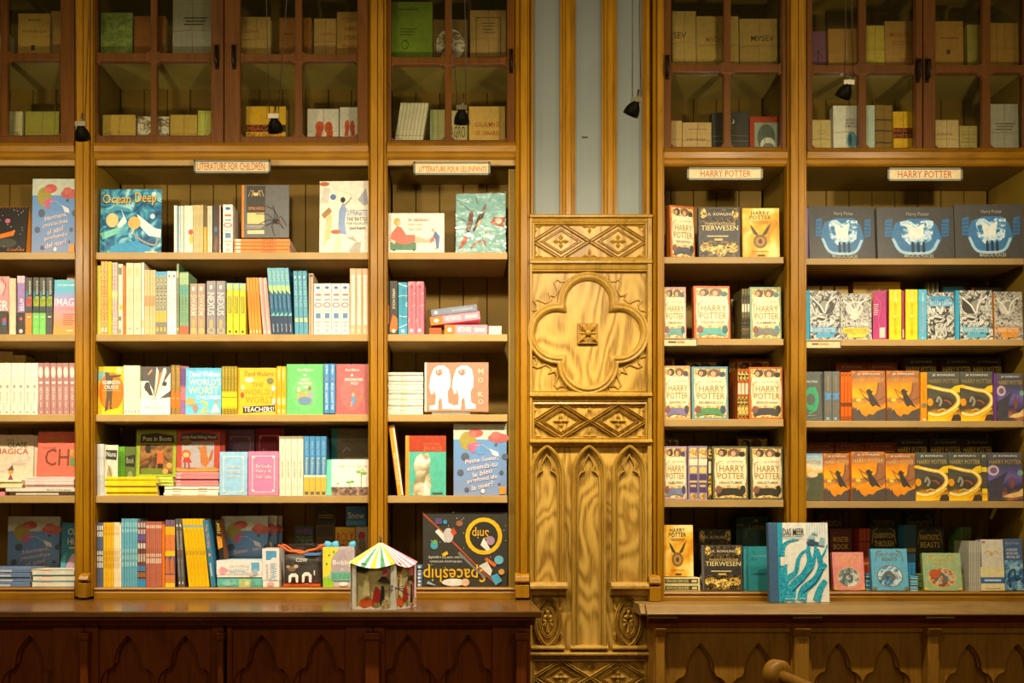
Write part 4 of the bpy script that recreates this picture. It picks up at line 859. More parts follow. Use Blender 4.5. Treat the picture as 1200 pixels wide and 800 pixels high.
run(1, 2, 54, 61.6, 1, 325, 'black spine with lime block and dark foot', '4c4c44', MIL('5a5450', 'b8c828', '3c5c34'))
face(1, 2, 62.2, 88.5, 327, 'rainbow-coloured novel cover with large white letters', '@imagine', [('t', 'IMAGI', .04, .34, .99, .48, 'ffffff'), ('t', 'LOS QUE SABEN', .15, .08, .98, .12, 'f4f4f4'), ('t', 'LA NOVELA', .3, .52, .98, .55, 'b86a6c')]+bars(.42, .95, .63, .85, 6, 'c8604c', .35)+[('r', .6, .92, .9, .94, 'fff0d8')], yf=.014)
run(1, 2, 78, 88, 1, 321.5, 'pale pink book standing behind the rainbow cover', 'f0b8b0', yf=.16, d=.1)
o = face(1, 2, -14, 8, 364, 'small dark card with coloured flag at left edge', '4a4640', [('r', .75, .3, .95, .45, 'c8504c'), ('r', .75, .45, .95, .6, '4c7cb8')], t=.004, yf=.004, pages=None, cat='card', name='card', tilt=4)
run(1, 3, -4, 44, 6, 425, 'white paperback{s} with tiny crest', 'f4ead2', [('r', .2, .06, .85, .26, 'fbf4e4')]+vbars(.35, .7, .07, .24, 6, 'b8b09c', .3)+[('e', .5, .455, .2, .035, 'b0a890'), ('vt', 'NOVELA', .35, .56, .62, .8, 'c8bca4'), ('r', .35, .94, .6, .965, '8a8474')], lean=1)
run(1, 3, 44.5, 88.6, 6, 425, 'mauve paperback{s} with cream oval', 'b4807c', [('e', .5, .18, .36, .11, 'e8d4c0'), ('r', .3, .09, .7, .27, 'f0e0d0'), ('r', .25, .36, .78, .4, 'f4e8dc'), ('vt', 'HISTORIA', .3, .47, .7, .72, 'f4e8d8'), ('r', .4, .75, .55, .86, 'dcc0b4'), ('r', .4, .94, .6, .96, 'f8ece0')], lean=-.8, side='c89468')
run(1, 3, 14, 29, 5, 416, 'cream booklet{s} behind the white paperbacks', 'c0a868', yf=.17, d=.1)
face(1, 3, -26, 13.5, 411, 'cream calendar behind the white paperbacks', 'd0bc88', [('t', 'DOCE LUNAS', .4, .2, .98, .45, '5a4c30')], yf=.17, t=.02)
face(1, 4, -14, 38, 509, 'beige picture book with red title and witch figure', 'e0ccb0', [('t', 'UNA', .38, .08, .54, .12, '5c5048'), ('t', 'CLASE', .4, .14, .84, .24, '4c4440'), ('t', 'MAGICA', .12, .26, .88, .37, 'b8342c'), ('l', [(.2, .65), (.35, .7), (.6, .52), (.9, .48), (.85, .38)], .035, 'd4b8b4')]+bars(.5, .85, .54, .6, 2, 'c0a890', .25)+[('p', [(.42, .9), (.5, .74), (.58, .9)], '8a4450'), ('e', .5, .7, .06, .05, 'd89848'), ('p', [(.42, .68), (.53, .58), (.57, .68)], '6a5450')], yf=.07, ybase=571.5, tilt=6)
run(1, 4, 39, 45, 1, 510, 'whitish book edge beside the pink calendar', 'dcccb4', yf=.09, d=.08, ybase=571)
cc = face(1, 4, 42.5, 88.6, 505, 'pink spiral calendar with brown chocolate lettering', 'e86a54', [('t', '100%', .2, .1, .72, .26, 'c8982c'), ('t', 'CH', .2, .38, .82, .76, '7a4028'), ('r', .84, .4, .92, .54, 'b8a03c'), ('r', .84, .58, .98, .76, '6c8a4c'), ('t', 'fundas de', .14, .34, .48, .38, '9a3424')], yf=.06, ybase=559, tilt=7, t=.012, name='spiral_calendar', cat='calendar')
m = MB(); W = X(88.6, .06)-X(42.5, .06); hh = max(v[2] for v in cc.bound_box)
for k in range(16): u = W*(.03+k*.062); m.tube([(u, -.002, hh-.006), (u, -.004, hh+.004), (u, .006, hh+.007), (u, .012, hh)], .0009, M_METAL, 5)
m.build('spiral_binding', cc, loc=(0, 0, 0))
stack(1, 4, 29, 88.6, 558.5, 571.5, 4, 'pink-edged white picture book{s}', 'f0d4cc', [('r', 0, 0, .55, 1, 'f4e4d8'), ('r', .2, 0, .4, 1, 'e88c94')], d=.14, yf=.012)
stack(1, 4, -24, 27.5, 562, 571.5, 3, 'pale yellow flat picture book{s}', 'f0e4b4', [('r', .3, .1, .7, .5, 'e8cc6c')], d=.14, yf=.012)
stack(1, 4, 5, 88.6, 571.7, 576, 1, 'cream picture book with dark lettering lying flat', 'ece0cc', [('vt', 'BULLODONIA', .2, .6, .8, .95, '5c4c3c')], d=.16, yf=.008)
stack(1, 4, 9, 88.6, 576, 580.5, 1, 'dark brown picture book at the bottom of the pile', '4a3c2c', [('r', .2, .1, .7, .75, 'd8ccb8')], d=.16, yf=.006)
stack(1, 4, -20, 6, 576, 580.5, 1, 'bright pink booklet at the bottom left edge', 'f08cb0', d=.14, yf=.006)
face(1, 5, 7.5, 69, 605, 'blue sea picture book with yellow sun behind flat piles', '@seablue', HERM, yf=.18, tilt=4, t=.02)
face(1, 5, 70.5, 92, 612, 'teal picture book with pink body behind the post', '3c88a8', [('t', 'CU', .35, .1, .85, .2, 'f4f0e4'), ('t', 'HU', .35, .26, .85, .36, 'f4f0e4'), ('r', .45, .4, .95, .43, 'e8c84c'), ('p', [(.25, .95), (.3, .7), (.6, .52), (1, .48), (1, 1)], 'd0a8c0'), ('p', [(0, .6), (.3, .5), (.2, .95), (0, .9)], '5cb4c8')], yf=.16, tilt=4)
stack(1, 5, -40, 36.3, 665, 688, 4, 'blue-grey flat picture book{s}', '6c84ac', [('r', .2, .05, .8, .22, 'e87a64'), ('r', .15, .3, .6, .7, 'c8d0dc')], d=.14, yf=.008)
stack(1, 5, 37, 88.6, 667, 688, 3, 'cream-paged picture book{s} with turquoise boards', 'f0e4cc', [('r', 0, 0, .12, 1, '3c9cb4'), ('r', .88, 0, 1, 1, '3c9cb4'), ('r', .8, .2, .95, .45, 'd86a4c')], d=.14, yf=.008)
# ---------------------------------------------------------------- bay 2, top shelf
face(2, 1, 116.6, 188.5, 220.5, 'large blue picture book with yellow title and sea creatures', '@oceanart', [('p', [(.34, .3), (.44, .5), (.32, .62), (.28, .55), (.38, .42)], 'e0f0ec'), ('p', [(.6, .38), (.9, .6), (1, .62), (1, .75), (.8, .72), (.66, .58)], 'dcebe8'), ('e', .2, .48, .1, .11, 'e8c880'), ('e', .56, .52, .1, .1, 'e8b460'), ('l', [(.55, .68), (.7, .8), (.9, .86), (.95, .74)], .03, 'a89890'), ('p', [(.0, .68), (.35, .58), (.3, .68), (.05, .78)], '7fd0b8'), ('p', [(.15, .98), (.25, .85), (.6, .8), (.85, .9), (.8, 1)], '3c98c8'),
     ('e', .88, .07, .035, .03, 'd8f0f0'), ('e', .86, .42, .04, .04, 'c8e8ec'), ('t', 'Ocean', .045, .09, .51, .235, '0c3454'), ('t', 'Deep', .575, .06, .93, .265, '0c3454'), ('t', 'Ocean', .04, .08, .5, .22, 'f8c01c'), ('t', 'Deep', .57, .05, .92, .25, 'f8c01c'), ('r', .74, .965, .94, .985, 'f4f0e0')], spine='2c6c94', t=.012, yf=.03)
run(2, 1, 203.6, 207.2, 1, 240.5, 'thin white booklet left of the blue strip', 'f0ece0', yf=.02)
run(2, 1, 207.4, 211, 1, 241, 'thin white and blue striped booklet', 'f0ece0', [('r', .15, 0, .65, 1, '3c88b8')], yf=.02)
run(2, 1, 211.2, 215, 1, 241, 'thin plain white booklet right of the blue strip', 'e8e2d0', yf=.02)
run(2, 1, 215.2, 226, 1, 240.5, 'white picture book edge with red splash', 'ece4d0', [('e', .75, .55, .25, .06, 'd84c28'), ('e', .8, .7, .2, .1, 'e8b83c')], yf=.02)
run(2, 1, 226.2, 238, 5, 240, 'thin cream booklet{s}', 'd8c890', [('r', .3, 0, .6, 1, 'c0ac6c')], yf=.02)
run(2, 1, 238.2, 242.5, 1, 240, 'thin yellow booklet with dark top', 'd8a828', [('r', 0, 0, 1, .45, '6a5424')], yf=.02)
run(2, 1, 242.8, 248.5, 2, 241, 'thin pale booklet{s} beside the dark one', 'dcd2b4', yf=.02)
run(2, 1, 249, 258.5, 1, 240, 'dark booklet with coloured figures and red edge', '3c342c', [('r', .82, 0, .9, 1, 'b83424'), ('r', .9, 0, 1, 1, 'e8dcc8'), ('p', [(.1, .9), (.4, .6), (.6, .7), (.5, 1)], '7c4c34'), ('e', .4, .5, .2, .06, '4c6c94')], yf=.02)
WSP = [('e', .5, .08, .25, .03, '4c6cac'), ('r', .2, .2, .85, .24, 'c86a4c'), ('r', .2, .3, .85, .33, '8a9ab0'), ('e', .5, .42, .42, .05, 'd8604c'), ('e', .5, .42, .3, .03, 'f8f0e4'), ('r', .2, .52, .85, .54, 'c8b890'), ('r', .25, .58, .8, .68, '5c84b0'), ('r', .2, .74, .85, .76, 'd89c4c'), ('e', .5, .82, .22, .03, 'c8c0b0'), ('e', .5, .92, .22, .03, 'c8b8b0')]
run(2, 1, 261, 272.8, 1, 239.5, 'white decorated spine right of the dark booklet', 'f4ece0', WSP, yf=.02)
stack(2, 1, 274, 340, 279.5, 295.5, 4, 'orange flat nature book{s} under the spider cover', 'e88a3c', [('vt', 'SPIDERS', .2, .5, .85, .75, '7a3c14'), ('r', .2, .03, .9, .12, 'f4e0c4')], d=.19, yf=.012, jit=.001)
face(2, 1, 283, 338.5, 216, 'grey cover with large black spider on the orange pile', '6c6a68', [('r', 0, 0, .05, 1, 'e8862c'), ('r', .1, .02, .5, .52, '46443c'), ('t', 'SPIDERS', .14, .42, .48, .47, 'e88a30'), ('r', .12, .53, .48, .74, 'e8cc88'), ('r', .12, .86, .48, .93, 'e8d09c')]+bars(.1, .48, .77, .84, 3, 'c8c0ac', .4)+[('e', .3, .18, .06, .03, 'e8c880')]+[('l', [(.3, .18), (.3+dx, .1), (.3+dx*1.4, .22)], .012, 'dcbc80') for dx in (-.11, -.06, .07, .12)] +
     [('e', .7, .69, .045, .04, '1c1a18'), ('e', .765, .7, .05, .045, '2c1814'), ('e', .78, .715, .02, .018, 'c8482c')]+[('l', [(.7, .69), p1, p2], .014, '1c1a18') for p1, p2 in (((.7, .48), (.52, .4)), ((.56, .56), (.3, .55)), ((.58, .66), (.38, .74)), ((.64, .78), (.7, .97)), ((.76, .6), (.66, .4)), ((.84, .6), (.96, .78)), ((.82, .74), (.9, .84)), ((.6, .74), (.5, .78)))], spine='e8862c', t=.012, yf=.02, ybase=278.6, tilt=2)
face(2, 1, 374, 431.5, 211, 'cream picture book with long-dressed marching figures', 'ece4d0', [('p', [(.38, .72), (.4, .4), (.48, .3), (.56, .38), (.52, .56), (.56, .74)], '8ca0c8'), ('e', .48, .26, .05, .04, '3c3030'), ('l', [(.5, .34), (.6, .28), (.66, .22)], .025, '9c8068'), ('l', [(.3, .1), (.45, .14), (.64, .18), (.66, .26)], .014, 'd8c89c'), ('p', [(.08, .9), (.14, .52), (.22, .42), (.26, .52), (.24, .76)], 'e0c890'), ('p', [(.04, .46), (.2, .36), (.26, .42), (.1, .52)], 'b08048'), ('e', .28, .22, .06, .04, '5c78b0'), ('p', [(.78, .26), (.95, .1), (1, .32), (.9, .34)], 'a8a8b0'), ('e', .1, .04, .1, .03, 'b86c3c'), ('p', [(.02, .3), (.1, .08), (.2, .1), (.18, .3)], 'd0c8b8'),
     ('p', [(.3, 1), (.34, .8), (.42, .72), (.44, .9), (.36, 1)], 'e4d4a8'), ('e', .34, .7, .1, .03, 'b86c44'), ('p', [(.6, .96), (.72, .86), (.86, .84), (.84, .98), (.7, 1)], 'b0a898'), ('p', [(.55, .78), (.7, .76), (.8, .86), (.7, .82)], 'b8a898'), ('t', 'SUFFRAGETTE', .56, .4, .99, .48, '8c94b4'), ('t', 'THE BATTLE', .56, .5, .99, .55, '5c5a64'), ('t', 'FOR EQUALITY', .56, .57, .99, .61, '8c8c90'), ('t', 'David Roberts', .62, .63, .95, .67, '4c4a4c')], t=.02, yf=.03, yaw=-2)
# second shelf
run(2, 2, 112.7, 118, 1, 311, 'pale yellow slim spine at the left post', 'ece060', [('r', 0, 0, .18, 1, '8a8430')], yf=.012)
run(2, 2, 118.2, 126, 2, 306, 'orange dotted spine{s}', '@dotsorange', [('r', .2, .9, .8, .96, 'f8ecd8')], yf=.012)
run(2, 2, 126.2, 131, 1, 306.5, 'bright yellow slim spine', 'f8c81c', yf=.010)
run(2, 2, 131.2, 137.6, 2, 307.5, 'mauve speckled spine{s}', '@dotsmauve', [('e', .5, .45, .5, .08, 'f4e0a8')], yf=.012)
run(2, 2, 138, 143.8, 1, 309, 'white spine with grey and yellow patches', 'f0e8cc', [('r', .1, .05, .8, .15, '8a8478'), ('r', .3, .58, 1, .64, 'e8c84c'), ('r', .1, .74, .7, .8, '8a8470'), ('e', .4, .95, .3, .04, 'a89c80')], yf=.012)
run(2, 2, 144, 147.4, 1, 311, 'thin orange spine', 'e87c2c', yf=.012)
run(2, 2, 147.6, 165.4, 2, 308, 'thick cream spine{s} with pale gold print', 'f4e4bc', [('vt', 'TREASURE ISLAND', .35, .34, .65, .8, 'dcc48c'), ('r', .25, .06, .75, .2, 'e8d49c'), ('r', .4, .9, .6, .93, 'b0a070')])
run(2, 2, 165.6, 169, 1, 307.5, 'slim white spine beside the tan ones', 'f8f0dc', [('r', .2, .8, .8, .9, 'd8c078')])
run(2, 2, 169.2, 182, 4, 316, 'tan spine{s} with reddish block', 'e8cc98', [('r', .1, .4, .9, .56, 'd8a878')])
run(2, 2, 182.2, 195.5, 3, 318, 'blue-topped spine{s} with black lettering and yellow foot', 'c4c0a0', [('r', 0, 0, 1, .07, '58b0dc'), ('vt', 'CUENTOS', .2, .08, .85, .62, '3c3c2c'), ('r', 0, .64, 1, .8, 'e8b84c'), ('r', 0, .8, 1, 1, '8c8478'), ('r', .2, .88, .8, .95, 'c8b83c')])
run(2, 2, 195.7, 206.5, 2, 317.5, 'white spine{s} with faint red print', 'fbf8f2', [('vt', 'ROAD A EAST', .35, .3, .65, .68, 'e0a088'), ('r', .3, .06, .7, .1, '8a8078'), ('r', .4, .95, .6, .97, 'd88868')])
run(2, 2, 206.7, 210, 1, 309, 'slim grey-green tall spine', '8a9070', [('r', .2, .1, .8, .2, 'c8c8a0'), ('r', .2, .9, .8, .94, 'e8d050')], d=.2, side='3c7c4c')
run(2, 2, 210.2, 221, 3, 318.5, 'green and teal spine{s} with red foot', '8cb488', [('r', 0, .02, 1, .2, 'a8c890'), ('r', 0, .22, 1, .36, '5ca498'), ('vt', 'classic tales', .3, .4, .7, .8, '4c9488'), ('r', 0, .86, 1, 1, 'e06848')])
run(2, 2, 222.2, 240.5, 2, 332, 'tan spine{s} with pale capitals', 'b89c84', [('r', .3, .06, .65, .14, 'f4ecdc'), ('vt', 'SWARM', .12, .22, .85, .62, 'f0dcc0'), ('e', .5, .92, .35, .06, 'e0b868'), ('r', .35, .7, .65, .84, 'dcb060')])
run(2, 2, 242, 264.5, 2, 329, 'grey spine{s} with white capitals', '9c9498', [('r', .35, .08, .6, .15, 'ece4e0'), ('vt', 'NEXUS', .12, .22, .85, .64, 'f8f4ec'), ('e', .5, .92, .38, .06, 'dcc070'), ('e', .5, .92, .28, .045, '9c9498'), ('r', .35, .72, .65, .86, 'd0b468')])
run(2, 2, 265.6, 288, 3, 331.5, 'yellow spine{s} with light blue top', 'e0d828', [('r', 0, 0, 1, .12, '8cc8d8'), ('r', .15, .02, .85, .1, 'f0e060'), ('r', .25, .26, .8, .58, 'a8a024'), ('vt', 'histoires', .32, .28, .74, .56, 'e8e048'), ('r', .35, .92, .65, .96, '3c3814')])
run(2, 2, 292.2, 306.6, 4, 325, 'slanting orange spine{s}', 'f0a038', [('r', .3, .25, .6, .6, 'e88420'), ('r', .3, .92, .7, .97, 'f8e0b4')], lean=-4)
run(2, 2, 308.3, 317.8, 2, 325, 'slanting pale pink spine{s}', 'ecb4a8', [('r', .25, 0, .4, .9, 'f8dcd0'), ('r', .6, .1, .75, 1, 'd8908c'), ('r', .3, .93, .7, .97, 'fbf0e8')], lean=-5.5)
BLU = [('r', 0, 0, 1, .26, '70b8d0'), ('vt', 'ATLAS', .25, .04, .75, .2, 'c8dc90'), ('p', [(0, .26), (1, .26), (1, .4), (0, .33)], 'b8d890'), ('r', 0, .72, 1, 1, '2c4460'), ('p', [(.1, .72), (1, .72), (1, .66)], '8cd0c0'), ('vt', 'stories', .35, .42, .65, .6, '9cbcd0'), ('vt', 'planeta', .3, .84, .75, .96, 'd0d8dc')]
run(2, 2, 318.4, 343.5, 5, 313.5, 'slanting blue spine{s} with green wedges and navy foot', '2f6d92', BLU, lean=-5.5, d=.15)
run(2, 2, 345.3, 361.3, 3, 317, 'teal spine{s} with yellow tag', '58a0b8', [('e', .4, .1, .16, .02, 'e8f0e8'), ('vt', 'NATURE TALES', .2, .16, .8, .56, 'a8d4d8'), ('r', .2, .74, .9, .8, 'f0d080'), ('vt', 'series', .4, .6, .7, .7, '8cc4cc')], lean=-2)
run(2, 2, 361.6, 367.2, 1, 320, 'thin beige spine with brown edges', 'd0b08c', [('r', .3, 0, .5, 1, '8a6a50'), ('r', .1, .02, .9, .06, '5c5040')])
run(2, 2, 367.5, 409.8, 4, 332, 'white decorated spine{s} with red emblem', 'fbf2e4', WSP)
run(2, 2, 410, 431.6, 3, 314.5, 'tall salmon spine{s} with white label strip', 'f0b48c', [('r', .28, .1, .82, .85, 'f8ecd8'), ('vt', 'MI PRIMERA BIBLIOTECA', .42, .14, .68, .8, 'd8c4a4'), ('r', .4, .92, .6, .96, 'f4d4b4')])
# third shelf
face(2, 3, 112.7, 144.3, 429, 'yellow cover with orange disc and dark standing man', 'f0c41c', [('r', 0, .1, .3, .3, '8cc0b0'), ('e', .52, .52, .5, .4, 'e8780c'), ('e', .82, .08, .1, .06, 'f8e8a0'), ('p', [(.26, .12), (.42, .12), (.44, .18), (.9, .17), (.9, .2), (.58, .24), (.56, .6), (.54, .84), (.6, .9), (.48, .9), (.44, .66), (.38, 1), (.26, 1), (.34, .6)], '5c4c34'), ('t', 'ROBINSON', .16, .29, .86, .37, 'fbf4e4'), ('t', 'CRUSOE', .25, .39, .8, .47, 'fbf4e4'), ('r', .14, .5, .9, .505, 'f4d8a0'), ('p', [(.1, 1), (.4, .9), (1, .84), (1, 1)], 'ecc41c')], t=.016)
run(2, 3, 145, 163.8, 5, 428, 'pale mint and white slim spine{s}', 'e4ecc8', [('r', 0, 0, .3, 1, 'f8f0dc'), ('r', .4, .1, .5, .9, 'c0d4b8'), ('r', .4, .92, .7, .95, '4c6c7c')])
face(2, 3, 164.5, 199.6, 429, 'cover with open white book on dark ground', '5c5654', [('p', [(.02, .7), (0, .3), (.25, .3), (.42, .5), (.45, .66)], 'f4ecd8'), ('p', [(.45, .66), (.52, 0), (.6, .1), (.5, .66)], 'ece4d0'), ('p', [(.47, .62), (.62, .15), (.72, .08), (.52, .64)], 'e88040'), ('p', [(.5, .66), (.75, .04), (.82, .02), (.86, .1), (.56, .66)], 'f4ead4'), ('p', [(.52, .68), (.8, .3), (1, .12), (1, .5), (.6, .68)], 'f8f0e0'), ('e', .22, .42, .1, .1, '4a4442'), ('p', [(.1, .42), (.3, .4), (.42, .6), (.3, .6)], '4a4442'), ('e', .8, .36, .08, .05, '4a4648'), ('p', [(.22, .16), (.36, .04), (.38, .1), (.26, .18)], 'd89860'), ('p', [(0, .66), (.45, .68), (1, .64), (1, 1), (0, 1)], 'fbf4e8'), ('t', 'The Story', .3, .73, .7, .77, '6c6058'), ('t', 'that', .42, .79, .58, .82, '6c6058'), ('t', 'begins with a book', .14, .83, .86, .87, '6c6058'), ('t', 'novel', .3, .9, .7, .93, 'd8a878')], t=.016)
run(2, 3, 200, 211, 2, 427.5, 'brown and orange spine{s}', 'a07c3c', [('vt', 'MAX CRUMBLY', .3, .06, .7, .46, 'c8a860'), ('p', [(0, .56), (.5, .5), (1, .56), (1, .86), (0, .86)], 'e07828'), ('r', .2, .66, .8, .68, 'f0b070')])
face(2, 3, 211.4, 221, 428, 'narrow angled cover in pink and violet', 'b07084', [('r', .1, .05, .9, .4, '7c5c9c'), ('r', .1, .45, .9, .7, 'd8848c'), ('r', .1, .75, .9, .97, '9c78b4')], yaw=38, t=.012, yf=.012)
face(2, 3, 217, 259.3, 430.5, 'sky blue cover with white comic letters and gold two', '6cc4e4', [('r', 0, 0, 1, .05, '58b4d8'), ('t', 'David Walliams', .12, .08, .96, .19, 'fbf8f0'), ('t', 'WORLD\'S', .1, .23, .98, .37, 'f8ecc8'), ('t', 'WORST', .08, .4, .92, .56, 'f4e0b0'), ('t', 'CHILDREN', .3, .59, .97, .67, 'f0f4f0'), ('t', '2', .4, .7, .66, .96, 'e8c060'), ('e', .14, .72, .13, .08, 'd8a85c'), ('e', .28, .86, .07, .1, 'b0887c'), ('p', [(.7, .96), (.85, .74), (.98, .96)], 'f0d0d4'), ('e', .86, .72, .04, .04, 'c89878')], spine='c05870', t=.018)
run(2, 3, 259.8, 278, 5, 429, 'olive spine{s} with yellow lower half', 'a08a24', [('vt', 'BAD DAD', .3, .06, .72, .48, 'c8b048'), ('p', [(0, .55), (.3, .5), (.6, .56), (1, .5), (1, .88), (.6, .84), (.3, .9), (0, .86)], 'f4cc1c'), ('r', .1, .63, .9, .65, '8a7414')])
face(2, 3, 278.4, 323.8, 430.5, 'yellow cover with black and white teachers banner', 'f8b81c', [('t', 'David Walliams', .18, .08, .92, .18, '6a4414'), ('t', 'THE', .36, .32, .66, .41, 'b87c14'), ('t', 'WORLD\'S', .16, .45, .94, .58, 'e08c14'), ('t', 'WORST', .2, .61, .92, .76, 'c88c14'), ('p', [(.14, .83), (.96, .8), (.98, .93), (.14, .97)], '3c2c1c'), ('t', 'TEACHERS!', .16, .835, .94, .94, 'fbf8f0'), ('e', .3, .26, .12, .05, 'f8e8d0'), ('e', .84, .28, .09, .07, '7c7c4c'), ('e', .13, .42, .05, .05, 'e8ccb0'), ('e', .12, .58, .05, .06, 'c8502c'), ('e', .94, .72, .05, .07, 'e8c0c0'), ('e', .92, .44, .05, .06, 'f0e8dc')], t=.022)
run(2, 3, 324.2, 335, 2, 429, 'yellow-orange spine{s} with white print', 'f8b424', [('vt', 'Teachers', .3, .05, .72, .3, 'fbe8c0'), ('r', .25, .36, .75, .6, 'f0a414'), ('r', .15, .66, .85, .8, 'f8d88c'), ('e', .5, .93, .2, .03, 'fbf0d8')])
FT = lambda a, b_: [('t', 'Enid Blyton', .3, .09, .72, .15, 'f8f4e8'), ('e', .5, .57, .36, .36, a), ('r', .47, .2, .53, .235, 'fbf4e0')]+[('t', s, u0, .28+.075*i, u1, .335+.075*i, 'fbf4e4') for i, (s, u0, u1) in enumerate(b_)]
face(2, 3, 335.3, 379, 426, 'green dotted cover with children around a tree title', '@dotsgreen', FT('74c478', [('MAGIC', .4, .62), ('FARAWAY', .33, .69), ('TREE', .41, .61)])+[('e', .4, .64, .1, .09, 'd8a868'), ('e', .52, .67, .1, .12, 'e0b048'), ('e', .64, .66, .08, .14, 'a0a4a0'), ('e', .34, .5, .05, .05, 'e8d0b0'), ('e', .5, .72, .18, .08, '6c8cac'), ('e', .63, .48, .05, .04, '9a7050')], t=.02)
run(2, 3, 379.4, 393, 2, 426, 'blue spine{s} with white letters', '4c90c8', [('vt', 'Enid Blyton', .3, .03, .72, .2, 'f0f4f4'), ('e', .5, .3, .16, .03, 'c87c94'), ('vt', 'MAGIC FARAWAY TREE', .28, .38, .7, .9, 'e8f0f4'), ('r', 0, .965, 1, 1, '3c4c5c')])
face(2, 3, 393.3, 431.6, 426, 'rose dotted cover with oval and running elf', '@dotsrose', FT('b46c68', [('ENCHANTED', .28, .84), ('WOOD', .46, .68)])+[('e', .54, .6, .05, .04, 'e0b080'), ('p', [(.48, .84), (.5, .64), (.58, .64), (.62, .74)], '5c8cc0'), ('p', [(.48, .55), (.56, .52), (.6, .58)], 'd87040'), ('l', [(.64, .7), (.76, .72), (.8, .62)], .05, 'd88048'), ('l', [(.5, .74), (.46, .84)], .03, 'd8a080')], t=.02)
# ---------------------------------------------------------------- bay 2, fourth shelf
run(2, 4, 112.7, 121.7, 3, 520, 'pale grey slim spine{s} at the left post', 'd8d8d4', [('vt', 'ANIMALES', .3, .6, .7, .95, '8c8c90'), ('r', .3, .06, .6, .3, 'b4b4b8')])
face(2, 4, 122, 137, 521, 'white booklet cover with black title patch', 'd8d4bc', [('p', [(.1, .1), (.95, .1), (.9, .3), (.1, .28)], '3c3830'), ('t', 'Nana', .15, .13, .85, .23, 'e8e4d4'), ('e', .4, .62, .2, .2, 'b0a068'), ('l', [(.3, .4), (.6, .7), (.4, .9)], .06, '6c6450')], t=.01, yaw=12, yf=.014)
run(2, 4, 137, 145.8, 3, 523, 'bright green slim spine{s}', '6cb034', [('r', .3, .1, .6, .7, '4c8c20')], yf=.06)
face(2, 4, 146, 158, 523, 'dark green booklet with black title patch', '5c6c2c', [('p', [(.05, .2), (.95, .16), (.95, .42), (.05, .4)], '2c2818'), ('t', 'Book', .15, .22, .85, .34, 'a8a87c'), ('e', .5, .7, .3, .2, '8a9060')], t=.01, yf=.06, yaw=8)
CAT = [('p', [(.12, .1), (.5, .07), (.92, .12), (.96, .28), (.1, .28)], '2c2414'), ('t', 'Puss in Boots', .17, .14, .88, .24, 'f0e8cc'), ('r', .1, .31, .92, .94, '@brownart'), ('e', .3, .4, .07, .1, '2c2014'), ('p', [(.52, .82), (.53, .52), (.6, .48), (.68, .52), (.7, .82)], 'c06028'), ('p', [(.52, .5), (.54, .42), (.6, .46), (.66, .42), (.68, .5)], 'c86a30'), ('r', .54, .72, .68, .82, '2c2418'), ('l', [(.1, .72), (.4, .56)], .03, '8a2c14'), ('e', .84, .76, .07, .06, 'd09c4c'), ('e', .74, .88, .07, .06, 'd09c4c'), ('r', .14, .82, .66, .93, '6c7a24')]
face(2, 4, 158.5, 206, 503, 'olive framed picture book with cat tale scene', '98a828', CAT, yf=.075, ybase=559, t=.012, tilt=5)
RIDE = [('p', [(.1, .1), (.5, .06), (.9, .1), (.95, .24), (.08, .28)], '342818'), ('t', 'Little Red Riding Hood', .12, .14, .9, .23, 'f0e4cc'), ('r', .12, .29, .86, .9, 'a8a4a4'), ('e', .22, .3, .12, .08, '8a6428'), ('e', .22, .58, .11, .1, 'd0602c'), ('e', .22, .6, .07, .06, 'e8b878'), ('p', [(.14, .78), (.18, .66), (.3, .66), (.36, .78)], 'c83828'), ('l', [(.2, .78), (.2, .9)], .03, '8a3c28'), ('l', [(.28, .78), (.3, .9)], .03, '8a3c28'), ('p', [(.56, .78), (.54, .5), (.46, .42), (.6, .4), (.62, .3), (.68, .4), (.7, .6), (.76, .76), (.68, .88), (.6, .84)], 'b87030'), ('p', [(.74, .7), (.8, .5), (.84, .48), (.82, .66), (.78, .76)], 'b06428'), ('p', [(.0, .9), (.3, .94), (.7, .88), (1, .92), (1, 1), (0, 1)], 'b89048')]
face(2, 4, 206.4, 257.8, 503, 'red speckled picture book with girl and fox', 'b8442c', RIDE, yf=.075, ybase=553, t=.012, tilt=5)
run(2, 4, 258.4, 263.8, 1, 503, 'dark red spine beside the fox picture book', '8a2c20', yf=.08, d=.06)
stack(2, 4, 148, 203.5, 558.8, 569, 3, 'lime flat booklet{s} under the cat tale', 'ccd858', [('r', .2, .1, .7, .4, 'e8ecc0')], d=.15, yf=.05)
stack(2, 4, 122.8, 184, 558.5, 580.5, 6, 'bright yellow flat booklet{s}', 'f4d41c', [('vt', 'ANTON', .35, .75, .7, .96, 'c0a010')], d=.034, yf=.010, jit=.003)
stack(2, 4, 205, 257, 553, 569.5, 4, 'rose pink flat booklet{s} under the fox tale', 'e88c90', [('r', .3, .04, .7, .12, 'f8c8c4')], d=.17, yf=.012, jit=.002)
stack(2, 4, 191.5, 256.5, 569.7, 580.5, 3, 'white flat booklet{s} under the pink pile', 'f4f0d8', [('r', .15, .15, .6, .3, 'b8b4a4'), ('r', .15, .62, .6, .78, 'b8b4a4')], d=.17, yf=.012, jit=.002)
face(2, 4, 264, 297.5, 503, 'dusky purple ornate cover in the back row', '8c6c94', c_fairy(['Hans', 'Christian'], 'c8a8b8'), yf=.16, t=.03)
face(2, 4, 299, 331.5, 501.5, 'dark red ornate cover in the back row', '94203c', c_fairy(['Norse', 'Fairy & '], 'd8a890'), yf=.16, t=.03)
face(2, 4, 257, 289.8, 529, 'light blue ornate cover in the front row', '98c8e8', c_fairy(['Charles', 'Perrault', 'Fairy Tales']), yf=.012, t=.028)
face(2, 4, 290.5, 326.6, 528.5, 'bright pink ornate cover in the front row', 'f080ac', c_fairy(['Irish', 'Fairy &', 'Folk Tales']), yf=.012, t=.028)
